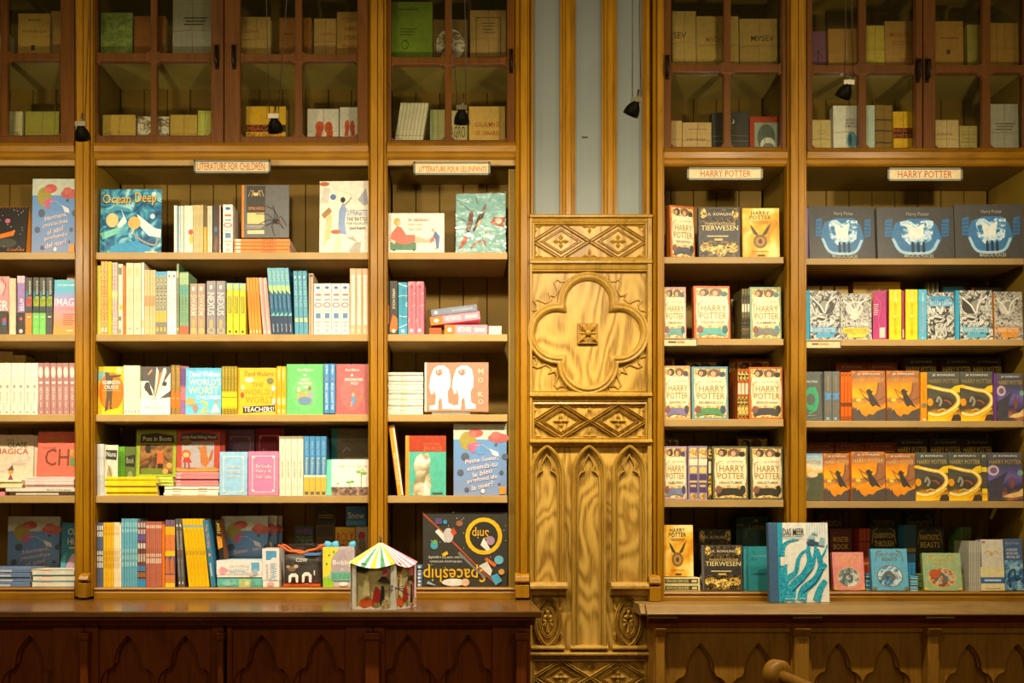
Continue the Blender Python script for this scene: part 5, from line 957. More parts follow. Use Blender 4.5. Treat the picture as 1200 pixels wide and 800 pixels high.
run(2, 4, 327.2, 355.6, 4, 511, 'cream spine{s} with red script', 'f4e8cc', [('vt', 'Jane Austen', .3, .42, .72, .7, 'c86a44'), ('r', .4, .14, .55, .34, 'dcccac'), ('r', .4, .78, .55, .9, 'd8c8a8'), ('r', 0, 0, 1, .04, 'a89c80')])
run(2, 4, 356, 382.6, 4, 511, 'blue spine{s} with yellow foot', '4c90c4', [('vt', 'Robinson', .3, .36, .75, .64, 'f0dc98'), ('vt', 'WEALTHY', .35, .08, .65, .32, 'a8cce0'), ('r', 0, .655, 1, .69, 'f4ecd8'), ('r', 0, .69, 1, 1, 'e8b84c'), ('r', .15, .93, .85, .99, '6c6c60')], side='2c5c84')
face(2, 4, 388, 431.6, 502, 'grey-brown whale cover with teal spine edge', '8c8068', [('r', 0, 0, .16, 1, '2c98a4'), ('t', 'ANIMAL JOURNEYS', .26, .16, .98, .23, '6a6050'), ('p', [(.3, .85), (.5, .66), (.62, .55), (.55, .45), (.66, .52), (.85, .55), (1, .5), (1, .62), (.75, .8), (.5, .95)], '524c40'), ('l', [(.3, .35), (.42, .28), (.52, .32)], .03, 'c8c0ac')], yf=.12, t=.02)
face(2, 4, 381.9, 431.8, 538, 'white cover with green seedlings growing from soil', 'f0e8dc', [('r', 0, 0, .13, 1, '70d8b8'), ('r', .13, .77, 1, 1, '@soil'), ('t', 'THINGS THAT GROW', .24, .16, .98, .24, 'b8ac98'), ('l', [(.25, .78), (.26, .68)], .012, '8cb464'), ('e', .28, .67, .03, .02, '7cb43c'), ('l', [(.57, .78), (.57, .66)], .014, '7ca454'), ('e', .52, .64, .05, .03, '74b040'), ('e', .62, .62, .05, .03, '74b040'), ('l', [(.83, .78), (.83, .36)], .016, '7ca454'), ('e', .77, .34, .06, .035, '8cc048'), ('e', .9, .38, .06, .04, '84b840'), ('e', .86, .28, .04, .03, 'c0d070')], yf=.012, t=.02, tilt=4)
# bottom shelf
run(2, 5, 111.8, 120.6, 3, 612, 'slate blue slim spine{s} with white bands', '5c6c88', [('r', .15, .05, .85, .12, 'e8e4dc'), ('r', .15, .14, .85, .22, 'e8e4dc'), ('r', .15, .44, .85, .5, 'e8e4dc'), ('r', .15, .52, .85, .6, 'e8e4dc'), ('r', .15, .62, .85, .7, 'e8e4dc')])
BND = lambda c: [('r', .15, .06, .85, .12, c), ('r', .15, .15, .85, .2, c), ('r', .15, .44, .85, .5, c), ('r', .15, .53, .85, .6, c), ('r', .15, .63, .85, .7, c)]
run(2, 5, 120.8, 133, 4, 612, 'golden yellow slim spine{s}', 'ecbc24', BND('dca41c'))
run(2, 5, 133.2, 140, 3, 612, 'cream slim spine{s} with peach bands', 'f8e8bc', BND('f0cc98'))
run(2, 5, 140.2, 142.2, 1, 614, 'very thin white booklet', 'f4f0e0')
run(2, 5, 142.4, 161, 6, 607.5, 'light blue slim spine{s}', '68b0c8', BND('9cd0d8'))
run(2, 5, 161.2, 170.6, 3, 610, 'dark red and blue patterned spine{s}', '7a4c4c', [('r', .1, .03, .9, .1, 'c8b8b4'), ('r', .1, .13, .9, .2, 'c8b0ac'), ('r', 0, .22, 1, .3, '6c5c9c'), ('r', .1, .34, .9, .42, 'd8ccc4'), ('r', .1, .5, .9, .62, 'c8b4a0'), ('r', 0, .68, 1, .76, '4c80b8'), ('r', 0, .78, 1, .85, '9c6c3c'), ('r', 0, .88, 1, 1, '3c94d0')])
run(2, 5, 170.8, 189.4, 8, 611, 'terracotta slim spine{s}', 'c07058', [('r', .15, .05, .85, .1, 'ecc8b4'), ('r', .15, .49, .85, .54, 'ecc8b4'), ('r', .15, .56, .85, .64, 'ecc8b4')])
run(2, 5, 189.6, 193, 1, 614, 'thin orange spine beside terracotta ones', 'f07c1c')
run(2, 5, 193.4, 205, 2, 609, 'violet and orange sunset spine{s}', '7c6480', [('r', 0, .1, 1, .22, 'f0b424'), ('r', 0, .22, 1, .46, 'e08040'), ('r', 0, .46, 1, .54, 'f4cc28'), ('p', [(0, .6), (.5, .54), (.8, .62), (1, .8), (0, .8)], 'd07848'), ('r', 0, .82, 1, .94, 'd88448'), ('r', 0, .94, 1, 1, 'f0d030')])
run(2, 5, 208.6, 216.4, 2, 607.5, 'slanting dark grey spine{s} with white print', '64605c', [('vt', 'SHADOW HOUSE', .3, .18, .7, .46, 'd8d4cc'), ('e', .5, .1, .25, .02, 'e8e4dc'), ('e', .5, .5, .2, .02, 'c8503c'), ('vt', 'LIBRO SEGUNDO', .35, .58, .65, .84, 'c8c4bc'), ('e', .5, .94, .2, .02, 'dcd8d0')], lean=-3.5)
run(2, 5, 221, 245.2, 6, 607.5, 'slanting deep yellow spine{s}', 'f8c40c', [('r', .1, .09, .9, .13, '8cb4b8'), ('vt', 'detectives', .35, .16, .65, .46, 'b88c08'), ('r', .2, .47, .8, .53, 'c8a02c'), ('vt', 'misterio', .35, .58, .65, .85, 'c89808')], lean=-8, side='e8c020')
run(2, 5, 247, 253.2, 1, 609, 'slanting blue spine with orange lettering', '3c80a8', [('vt', 'Top Thrilling', .2, .06, .8, .42, 'f08c38'), ('e', .5, .52, .25, .025, 'e8a048'), ('r', .3, .64, .6, .84, 'b0ccd8')], lean=-9.5)
run(2, 5, 257, 263, 1, 608, 'slanting black comic spine with yellow lettering', '2c241c', [('vt', 'JUNGLE', .1, .02, .9, .36, 'e8c030'), ('p', [(0, .4), (1, .45), (1, .7), (0, .75)], 'e08424'), ('vt', 'GO', .1, .5, .9, .7, 'f0cc30')], lean=-6, d=.08, yf=.05, ybase=655.6, side='8a4c1c')
for i, (a, q, yy, tt) in enumerate(((258.5, 313.5, 604.5, 'front'), (288, 324, 604, 'middle'), (300, 330, 604, 'rear'))):
    face(2, 5, a, q, yy, tt+' one of three blue sea books behind the white game', '@seablue', SEAB, yf=.168+.026*i, t=.02, tilt=3)
def game_box(b, r, x0, x1, ytop, ybot, yf, dep, c, items, label, top=None, name='game_box', cat='box'):
    xa, xb = X(x0, yf), X(x1, yf); zb = shelf_z(b, r)+.0004 if ybot is None else Z(ybot, yf); h = Z(ytop, yf)-zb; W = xb-xa; m = MB()
    m.box(0, W, 0, dep, 0, h*.6, mt(c)); lid = MB(); g = .0012
    o = m.build(name, None, .001, loc=(xa, yf, zb)); tag(o, label, cat)
    lid.box(-g, W+g, -g, dep+g, h*.18, h, mt(c)); art(lid, [], W, h)
    q = MB(); art(q, items, W, h, y=-g); lid.v += []; 
    off = len(lid.v); lid.v += q.v
    for f, mi in zip(q.f, q.m): lid.f.append(tuple(k+off for k in f)); lid.m.append(lid.mi(q.mats[mi])); lid.sm.append(False)
    if top: lid.add([(0, 0, h+.0003), (W, 0, h+.0003), (W, dep, h+.0003), (0, dep, h+.0003)], [(0, 1, 2, 3)], mt(top))
    lid.build('lid', o, loc=(0, 0, 0)); return o
game_box(2, 5, 255, 307, 676.5, None, .010, .13, '64bcb0', [('e', .2, .55, .1, .3, '84ccc0'), ('t', 'BA', .2, .2, .45, .85, '90d0c4'), ('r', .48, .15, .74, 1, 'b8cc84'), ('e', .66, .6, .05, .22, 'f0d8b0'), ('e', .8, .5, .02, .1, 'c86a5c')], 'teal game box under the white narwhal game')
game_box(2, 5, 254.2, 307.3, 656.5, 676.3, .006, .14, 'f4ece4', [('p', [(.04, .6), (.1, .35), (.2, .45), (.26, .6), (.16, .85), (.08, .8)], 'f0a8b4'), ('t', 'GATHERING', .28, .26, .72, .44, 'c8b8b8'), ('t', 'NARWHALS', .28, .5, .7, .78, '74b4cc'), ('r', .76, .12, .94, .62, '6cb0d8'), ('e', .84, .7, .07, .2, 'a8bccc'), ('e', .76, .8, .05, .15, 'dccfc8')], 'white narwhal game box lying on the teal one', top='bcd8e4')
game_box(2, 5, 307.8, 327, 642.5, None, .006, .13, 'f0eae4', [('r', .2, .06, .85, .3, '5c9cc8'), ('e', .7, .3, .2, .07, 'e8e4e4'), ('vt', 'NARWHALS', .45, .38, .85, .84, '7cb0cc'), ('vt', 'GATHERING', .2, .4, .36, .8, 'c8b8b8'), ('e', .5, .92, .22, .05, 'f0a8b0')], 'white narwhal game box standing upright by the cow bag', top='d0a890')
# cloth cow book in a clear bag
xa, xb = X(328.6), X(377); z0 = shelf_z(2, 5)+.001; e = empty('clear_gift_bag', (xa, .005, z0)); tag(e, 'clear bag with orange handles holding a grey cow cloth book', 'gift bag')
W = xb-xa; h = Z(637)-z0
m = MB(); m.box(0, W, 0, .09, 0, h, M_FILM); m.build('bag', e, .004, loc=(0, 0, 0))
m = MB(); cw = W*.9; ch = h*.70; nx = 9
vs = []; fs = []
for i in range(nx+1):
    for j in range(nx+1):
        u, v = i/nx, j/nx; bul = (math.sin(PI*u)*math.sin(PI*v))**.5
        vs.append((u*cw, .03-.022*bul, v*ch+.004*math.sin(u*PI)))
for i in range(nx+1):
    for j in range(nx+1): vs.append((vs[i*(nx+1)+j][0], .034+.02*(math.sin(PI*i/nx)*math.sin(PI*j/nx))**.5, vs[i*(nx+1)+j][2]))
q = (nx+1)**2
for i in range(nx):
    for j in range(nx): k = i*(nx+1)+j; fs += [(k, k+nx+1, k+nx+2, k+1), (q+k, q+k+1, q+k+nx+2, q+k+nx+1)]
for i in range(nx):
    fs += [(i, i+1, q+i+1, q+i), (nx*(nx+1)+i, q+nx*(nx+1)+i, q+nx*(nx+1)+i+1, nx*(nx+1)+i+1)]
    a, b2 = i*(nx+1), (i+1)*(nx+1); fs += [(a, q+a, q+b2, b2), (a+nx, b2+nx, q+b2+nx, q+a+nx)]
m.add(vs, fs, mt('4c4844'), True); clo = m.build('cloth_book', e, loc=(W*.05, .012, .006))
m = MB(); art(m, [('t', 'COW', .36, .1, .66, .22, 'f0ece4'), ('e', .25, .45, .1, .09, '8a6a4c'), ('e', .15, .38, .05, .05, 'b89c80'), ('e', .36, .37, .06, .06, 'c8b498'), ('p', [(.16, .9), (.16, .68), (.24, .6), (.36, .6), (.42, .68), (.42, .9), (.36, .9), (.34, .72), (.24, .72), (.22, .9)], 'f4f0e4'), ('p', [(.52, .9), (.52, .66), (.6, .56), (.7, .56), (.78, .66), (.78, .9), (.71, .9), (.7, .68), (.6, .68), (.58, .9)], 'f4f0e4'), ('r', .84, .5, .87, .66, 'e8e0d0')], cw, ch, y=-.013); m.build('cloth_print', e, loc=(W*.05, .012, .006))
m = MB(); m.box(W*.05, W*.95, .015, .08, .001, .010, mt('e85c1c')); m.build('orange_insert', e, loc=(0, 0, 0))
m = MB(); m.box(W*.55, W*.96, .02, .07, ch+.004, ch+.012, mt('4c90d0')); m.build('blue_tissue', e, loc=(0, 0, 0))
for s, yy in ((0, -.003), (1, .092)):
    m = MB(); pts = []
    for i in range(15): t = i/14; pts.append((W*(-.06+1.07*t), yy+.004*math.sin(t*9), h-.006-.028*math.sin(PI*t)+.003*math.sin(t*20)))
    m.tube(pts, .0045, mt('e8601c'), 8); m.build('handle', e, loc=(0, 0, 0))
m = MB()
for u in (.38, .62): m.tube([(W*u, .01, h), (W*u, .01, h+.014), (W*(u+.16), .01, h+.014), (W*(u+.16), .01, h)], .002, M_FILM, 6)
m.build('clear_loop', e, loc=(0, 0, 0))
# small back-row boxes
SB = lambda *a, **k: game_box(*a, **k)
face(2, 5, 345, 368, 616, 'small dark box with violet and green lettering', '2c3028', [('t', 'WHERE', .1, .15, .9, .42, '6c4c94'), ('t', 'THINGS', .1, .5, .9, .8, '5c8a34')], yf=.15, t=.03, ybase=640, pages=None, tilt=1)
face(2, 5, 370.5, 392.5, 593, 'black small book on top of the tan one', '28261e', [('r', .12, .45, .88, .5, 'a88c48'), ('r', .12, .58, .88, .63, 'a88c48'), ('r', .45, .3, .55, .33, 'a88c48')], yf=.15, t=.03, ybase=615, tilt=1)
face(2, 5, 370, 392, 615.5, 'brown small book with orange lettering under the black one', '5c4420', [('r', .05, .03, .95, .3, '3c3018'), ('t', 'Peace', .1, .5, .95, .8, 'd89838')], yf=.15, t=.03, ybase=660, tilt=1)
face(2, 5, 405.4, 429.5, 593, 'small blue book with pale snowy title', '3c78a4', [('t', 'Snow', .1, .3, .9, .62, 'dce4e0'), ('r', .05, .72, .95, .9, '4c8cb4')], yf=.15, t=.03, ybase=616.5, tilt=1)
face(2, 5, 392.7, 416.3, 617.5, 'small yellow book with red title', 'd8a820', [('t', 'ROLY', .1, .15, .92, .4, 'c8342c'), ('t', 'POLY', .1, .45, .92, .7, 'a8503c'), ('e', .5, .85, .3, .1, 'b87830')], yf=.15, t=.03, ybase=660, tilt=1)
face(2, 5, 417, 431, 617, 'small pale book with red bird at the post', 'b8b098', [('e', .5, .25, .3, .12, 'b8342c'), ('e', .55, .5, .3, .2, '8a8070')], yf=.15, t=.03, ybase=660, tilt=1)
gb = game_box(2, 5, 378.6, 415, 641, None, .006, .08, 'c8bcc0', [('p', [(0, 0), (.5, 0), (.3, .5), (.2, .7), (0, .8)], 'e8dc3c'), ('e', .2, .2, .03, .03, '4c8c6c'), ('e', .35, .12, .03, .03, '4c8c6c'), ('e', .12, .42, .03, .03, '4c8c6c'), ('e', .4, .3, .03, .03, '4c8c6c'), ('e', .62, .42, .36, .36, 'b8a8ac'), ('e', .84, .1, .12, .14, 'c0b0b4'), ('p', [(0, 1), (0, .78), (.06, .7), (.1, .8), (.16, .68), (.22, .8), (.3, .72), (.36, 1)], '9ccc34'), ('r', .26, .62, 1, .84, '78bca0'), ('t', 'Bobby', .32, .32, .92, .48, 'fbf8f4'), ('t', '&', .58, .52, .66, .58, 'e8e0e0'), ('t', 'BUNNY', .3, .65, .98, .8, '4c9884'), ('e', .66, .92, .14, .05, 'f0f4e8')], 'pastel animal gift box with light blue ribbon ears')
m = MB(); Wg = X(415)-X(378.6); hg = Z(641)-shelf_z(2, 5)
for cx, s in ((.14, -1), (.36, 1), (.92, 1)):
    M_ = Matrix.Translation((Wg*cx, .03, hg+.006)) @ Matrix.Rotation(s*.6, 4, 'Y') @ Matrix.Diagonal((1, .6, 1, 1))
    m.lathe([(0, -.012), (.012, -.008), (.016, 0), (.012, .01), (.003, .018), (0, .019)], mt('58b4d8'), M_, 12)
m.build('ribbon_ear', gb, loc=(0, 0, 0))
# ---------------------------------------------------------------- bay 3
face(3, 1, 454.3, 520.8, 249, 'wide white cover with reclining red-dressed woman', 'ece4d0', [('r', .04, .72, .5, .92, '5c8060'), ('r', .08, .9, .13, .94, '3c5440'), ('r', .44, .9, .48, .94, '3c5440'), ('p', [(.06, .5), (.16, .32), (.24, .36), (.32, .54), (.48, .54), (.5, .7), (.3, .78), (.2, .76), (.02, .62)], 'd86c58'), ('p', [(.48, .56), (.7, .66), (.8, .58), (.78, .74), (.48, .74)], 'f0b08c'), ('e', .16, .22, .06, .1, 'd8a844'), ('e', .19, .25, .035, .06, 'f0b890'), ('l', [(.05, .52), (.03, .66), (.12, .76)], .03, 'f0b890'), ('p', [(.76, .64), (.82, .56), (.82, .7), (.74, .74)], 'd86c58'), ('p', [(.84, .44), (.92, .58), (.9, .88), (.86, .88), (.84, .66), (.8, .56)], '5c6c98'), ('e', .8, .42, .03, .05, 'e8a880'), ('l', [(.87, .88), (.83, .9)], .02, 'd89068'), ('t', 'le tableau', .36, .12, .72, .2, 'd8604c'), ('t', 'marion', .36, .25, .62, .31, 'e8a870'), ('t', 'fayolle', .36, .36, .6, .45, 'e0b078')], t=.012, yf=.02)
bb = face(3, 1, 534, 592.5, 225, 'plastic-wrapped turquoise book with birds and branches', '84b4ac', [('p', [(.2, .62), (.28, .3), (.36, .28), (.34, .5), (.26, .68)], '6c4438'), ('p', [(.34, .6), (.46, .36), (.58, .3), (.56, .38), (.44, .56), (.36, .66)], '4c2c28'), ('p', [(.44, .5), (.52, .42), (.5, .5), (.44, .56)], 'd8a848'), ('p', [(.5, .3), (.62, .14), (.6, .28)], '8c6c70'), ('p', [(.68, .5), (.76, .4), (1, .4), (.96, .58), (.8, .54)], 'a8583c'), ('e', .86, .46, .07, .05, 'c8b89c'), ('p', [(.04, .96), (.16, .72), (.26, .72), (.2, .84)], 'b8583c'), ('l', [(.3, .92), (.4, .84), (.56, .8), (.6, .88)], .035, 'b0603c'), ('l', [(.02, .1), (.16, .2), (.3, .3)], .012, '5c4c40'), ('l', [(.0, .38), (.2, .46), (.24, .6)], .012, '5c4c40'), ('l', [(.4, .04), (.44, .18)], .01, '5c4c40'), ('t', 'une', .56, .6, .66, .64, 'e8e8dc'), ('t', 'bible', .56, .66, .78, .75, 'f4f4ec')], spine='4c7470', t=.03, yf=.03, tilt=6, yaw=-3)
W = X(592.5, .03)-X(534, .03); hh = max(v[2] for v in bb.bound_box); m = MB(); m.box(-.002, W+.003, -.004, -.003, .001, hh+.004, M_FILM); m.build('clear_wrap', bb, loc=(0, 0, 0))
run(3, 2, 454.3, 456.3, 1, 329, 'sliver of dark spine against the left post', '4c4034', [('r', 0, .45, 1, .8, 'c87830')])
run(3, 2, 456.7, 466.2, 1, 329, 'black spine with orange foot and white title', '4a4034', [('vt', 'APRES-NOUS', .35, .14, .68, .52, 'e8e0d0'), ('p', [(0, .86), (.4, .62), (1, .7), (1, .92), (0, .95)], 'd0702c'), ('e', .5, .93, .25, .035, 'e8dcc8')])
run(3, 2, 466.8, 477.6, 1, 330.5, 'blue spine with curling white lines', '3ca0c0', [('l', [(0, .02), (.5, .06), (1, .08)], .08, 'e8f4f0'), ('l', [(0, .27), (.5, .25), (1, .26)], .06, 'e8f4f0'), ('l', [(1, .38), (.82, .42), (1, .47)], .08, 'e8f4f0'), ('l', [(.1, .64), (.6, .66), (1, .65)], .06, 'e8f4f0'), ('l', [(.1, .87), (.6, .83), (1, .8)], .06, 'e8f4f0'), ('vt', 'ALLISON CAT', .4, .12, .68, .8, '2c7898'), ('e', .5, .93, .2, .03, 'f0f4f0')])
run(3, 2, 478, 497, 2, 329.5, 'rose pink spine{s} with dark red letters', 'e87c8c', [('l', [(0, .06), (.5, .01)], .08, 'f8dcd4'), ('l', [(.6, .24), (1, .22)], .06, 'f8dcd4'), ('l', [(.6, .46), (1, .44)], .06, 'f8dcd4'), ('l', [(0, .76), (.2, .7)], .06, 'f8dcd4'), ('vt', 'MADDISON CAT CLARKE', .36, .08, .64, .86, 'a83c50'), ('e', .45, .92, .2, .03, 'fbf0ec')], side='e07888', yaw=-2)
PK = [('r', 0, 0, 1, .22, 'f8c0c4'), ('vt', 'WESTON ROAD', .25, .3, .8, .58, 'fbe8e4'), ('r', 0, .76, 1, 1, 'f07c1c'), ('e', .5, .88, .22, .05, 'f8ece0')]
PKm = [('r', 0, 0, 1, .25, 'f07c1c'), ('e', .5, .12, .22, .05, 'f8ece0'), ('vt', 'WESTON ROAD', .25, .3, .8, .62, 'fbece8')]+[('r', .3, .7, .7, .95, 'f8c4c8')]
stack(3, 2, 519.5, 572.5, 380, 391.5, 1, 'pink flat book with orange end, lowest of three', 'f490a4', PKm, d=.13, yf=.012)
stack(3, 2, 502, 518.6, 383.4, 391.5, 1, 'dark orange book end under the aslant pink one', 'b8541c', d=.1, yf=.03)
o = stack(3, 2, 502, 563, 382.2, 391.5, 1, 'pink flat book with orange end, propped aslant', 'f490a4', PKm, d=.13, yf=.02, tilt=-7)[0]; o.location.z = Z(374, .02); o.location.x = X(563, .02)
o = stack(3, 2, 503, 559.5, 384.5, 391.5, 1, 'grey-blue flat book lying aslant on top', '808898', [('e', .5, .1, .22, .04, 'd8d8dc'), ('r', .35, .45, .65, .9, '9ca4b0')], d=.13, yf=.03, tilt=-7)[0]; o.location.z = Z(364.2, .03); o.location.x = X(559.5, .03)
m = MB(); xa = X(573, .012); m.box(0, X(588)-X(573), 0, .1, 0, .036, mt('f4e8c8')); o = m.build('book', None, .001, loc=(xa, .03, shelf_z(3, 2)+.0004)); tag(o, 'cream block of pages showing at the end of the pink pile', 'book')
stack(3, 3, 454.5, 496, 436, 485.5, 14, 'white flat booklet{s} in the tall pile', 'ece4cc', [('vt', 'MOKO', .3, .36, .75, .56, '5c5448'), ('vt', 'album', .3, .04, .7, .26, '8a8478')], d=.18, yf=.012, jit=.001)
def ape(cx, s):
    f = lambda pts: [(cx+u*s, v) for u, v in pts]
    body = f([(-.16, .96), (-.16, .88), (-.07, .86), (-.06, .7), (-.1, .52), (-.1, .64), (-.14, .64), (-.17, .5), (-.15, .3), (-.1, .12), (-.02, .06), (.06, .06), (.14, .14), (.17, .34), (.16, .5), (.12, .6), (.13, .82), (.2, .86), (.2, .95), (.04, .95), (.03, .76), (.0, .72), (-.02, .78), (-.03, .96)])
    return [('p', body, 'f4ecdc'), ('p', f([(-.07, .16), (.03, .14), (.06, .18), (.02, .25), (-.02, .28), (-.07, .22)]), 'b87058'), ('e', cx-.03*s, .19, .013, .018, 'f4ecdc'), ('e', cx+.03*s, .18, .013, .018, 'f4ecdc')]
mk = face(3, 3, 497.5, 572.5, 424, 'brown cover with two simple white furry figures', 'c07c60', [('r', 0, 0, .03, 1, 'f0e4d0')]+ape(.24, 1)+ape(.6, 1)+[('t', 'M', .84, .13, .92, .23, 'ecc8a8'), ('t', 'O', .84, .31, .92, .41, 'ecc8a8'), ('t', 'K', .84, .6, .92, .7, 'ecc8a8'), ('t', 'O', .84, .75, .92, .85, 'ecc8a8')], spine='f0e4d0', t=.03, yf=.03, ybase=483, tilt=5, yaw=-1.5)
o = bx('display_stand', None, X(506, .02), X(551, .02), .012, .06, shelf_z(3, 3)+.0003, Z(483, .02), mt('8c8878'), .001); tag(o, 'flat grey display stand under the furry figures book', 'stand')
run(3, 4, 466, 473, 1, 497.5, 'orange book leaning against the left post', 'f09c24', [('r', .72, 0, 1, 1, 'e8e0d0'), ('vt', 'BIBLIOTHEQUE', .2, .4, .55, .85, 'f8e4b0')], lean=-11, d=.14, yf=.02)
face(3, 4, 475, 522.8, 510, 'green and red cover with pale sculpture, orange spine', '54b49c', [('r', 0, 0, .09, 1, 'e89424'), ('r', .09, 0, 1, .27, 'b03c1c'), ('t', 'UN PETIT MUSEE', .44, .12, .86, .16, 'd0684c'), ('t', 'EN PLUS', .46, .18, .9, .25, 'd8704c'), ('p', [(.2, 1), (.18, .84), (.26, .72), (.24, .6), (.2, .5), (.26, .36), (.38, .3), (.56, .3), (.62, .42), (.58, .58), (.62, .72), (.64, .84), (.6, 1)], '@statue'), ('r', .66, .95, .92, .985, '3c5c58'), ('r', .3, .96, .58, .98, 'd8ccb0')], spine='e89424', t=.014)
face(3, 4, 531.5, 594, 496, 'blue sea picture book with pink slanting title and holes', '@seablue', PETI, spine='6a94c4', yf=.02, t=.02, tilt=2)
# spaceship floor-puzzle box
sp = game_box(3, 5, 496, 594.5, 600, None, .03, .06, '3c3a34', [('e', .72, .32, .22, .25, 'e8b81c'), ('e', .72, .32, .17, .195, '34322c'), ('td', 'Snip', .58, .2, .78, .36, 'e8b020'), ('p', [(.68, .44), (.72, .34), (.8, .5), (.76, .52)], 'e8e4dc'), ('e', .8, .38, .05, .06, 'a888a0'), ('l', [(.0, .02), (.3, .34), (.6, .68), (.88, .98)], .02, 'b0502c'), ('p', [(.14, .26), (.18, .22), (.3, .36), (.26, .41)], 'ece4d8'),
     ('td', 'Spaceship', .0, .7, .74, .94, 'e8b41c'), ('td', 'turn your room into a spaceship', .06, .58, .5, .63, 'd8d4c8'), ('td', 'with this poster and stickers', .08, .64, .46, .68, 'd8d4c8'), ('l', [(.42, .54), (.6, .74), (.74, .88)], .03, '7c7a74'), ('e', .13, .44, .045, .06, '4c9cb8'), ('e', .14, .4, .03, .03, '6cac54'), ('e', .3, .31, .06, .1, 'c8c4c0'), ('p', [(.32, .26), (.36, .2), (.4, .28), (.36, .32)], 'c8502c'), ('e', .43, .15, .04, .04, '9c6448'), ('r', .14, .08, .22, .16, '5c4c7c'), ('e', .26, .13, .025, .03, '3c8cb0'), ('p', [(.66, .72), (.76, .66), (.82, .78), (.8, .86)], 'd8d4cc'), ('l', [(.74, .62), (.86, .72)], .04, 'd86a2c'), ('e', .9, .64, .055, .06, '6cb4cc'), ('p', [(.8, .86), (.88, .82), (.94, .92), (.86, .98)], '4ca4cc'), ('p', [(.22, .56), (.28, .52), (.3, .56), (.24, .6)], 'e8b820'), ('e', .36, .94, .14, .05, 'e4e0d8'), ('e', .5, .94, .05, .05, 'e0b494'), ('e', .93, .8, .035, .04, 'd89c4c'), ('p', [(.06, .92), (.16, .985), (.04, .96)], '8cb4cc')]+[('e', (.17*k*k+.31*k) % 1, (.37*k+.11*k*k) % 1, .004, .005, 'e8e8e0') for k in range(24)], 'black floor-puzzle box with yellow ring and upside-down lettering', top='8a2c1c')
run(3, 5, 484.5, 488, 1, 660, 'pale blue booklet edge beside the puzzle box', '98b8cc', d=.1, yf=.02)
stack(3, 5, 485, 495.3, 662, 688, 7, 'tiny blue and cream flat booklet{s}', '5c7894', [('r', .2, .1, .8, .6, 'd8dce0')], d=.1, yf=.03, jit=.0008) if False else stack(3, 5, 489, 495.3, 662, 688, 6, 'tiny blue and cream flat booklet{s}', '5c7894', [('r', .2, .1, .8, .6, 'd8dce0')], d=.1, yf=.03, jit=.0005)
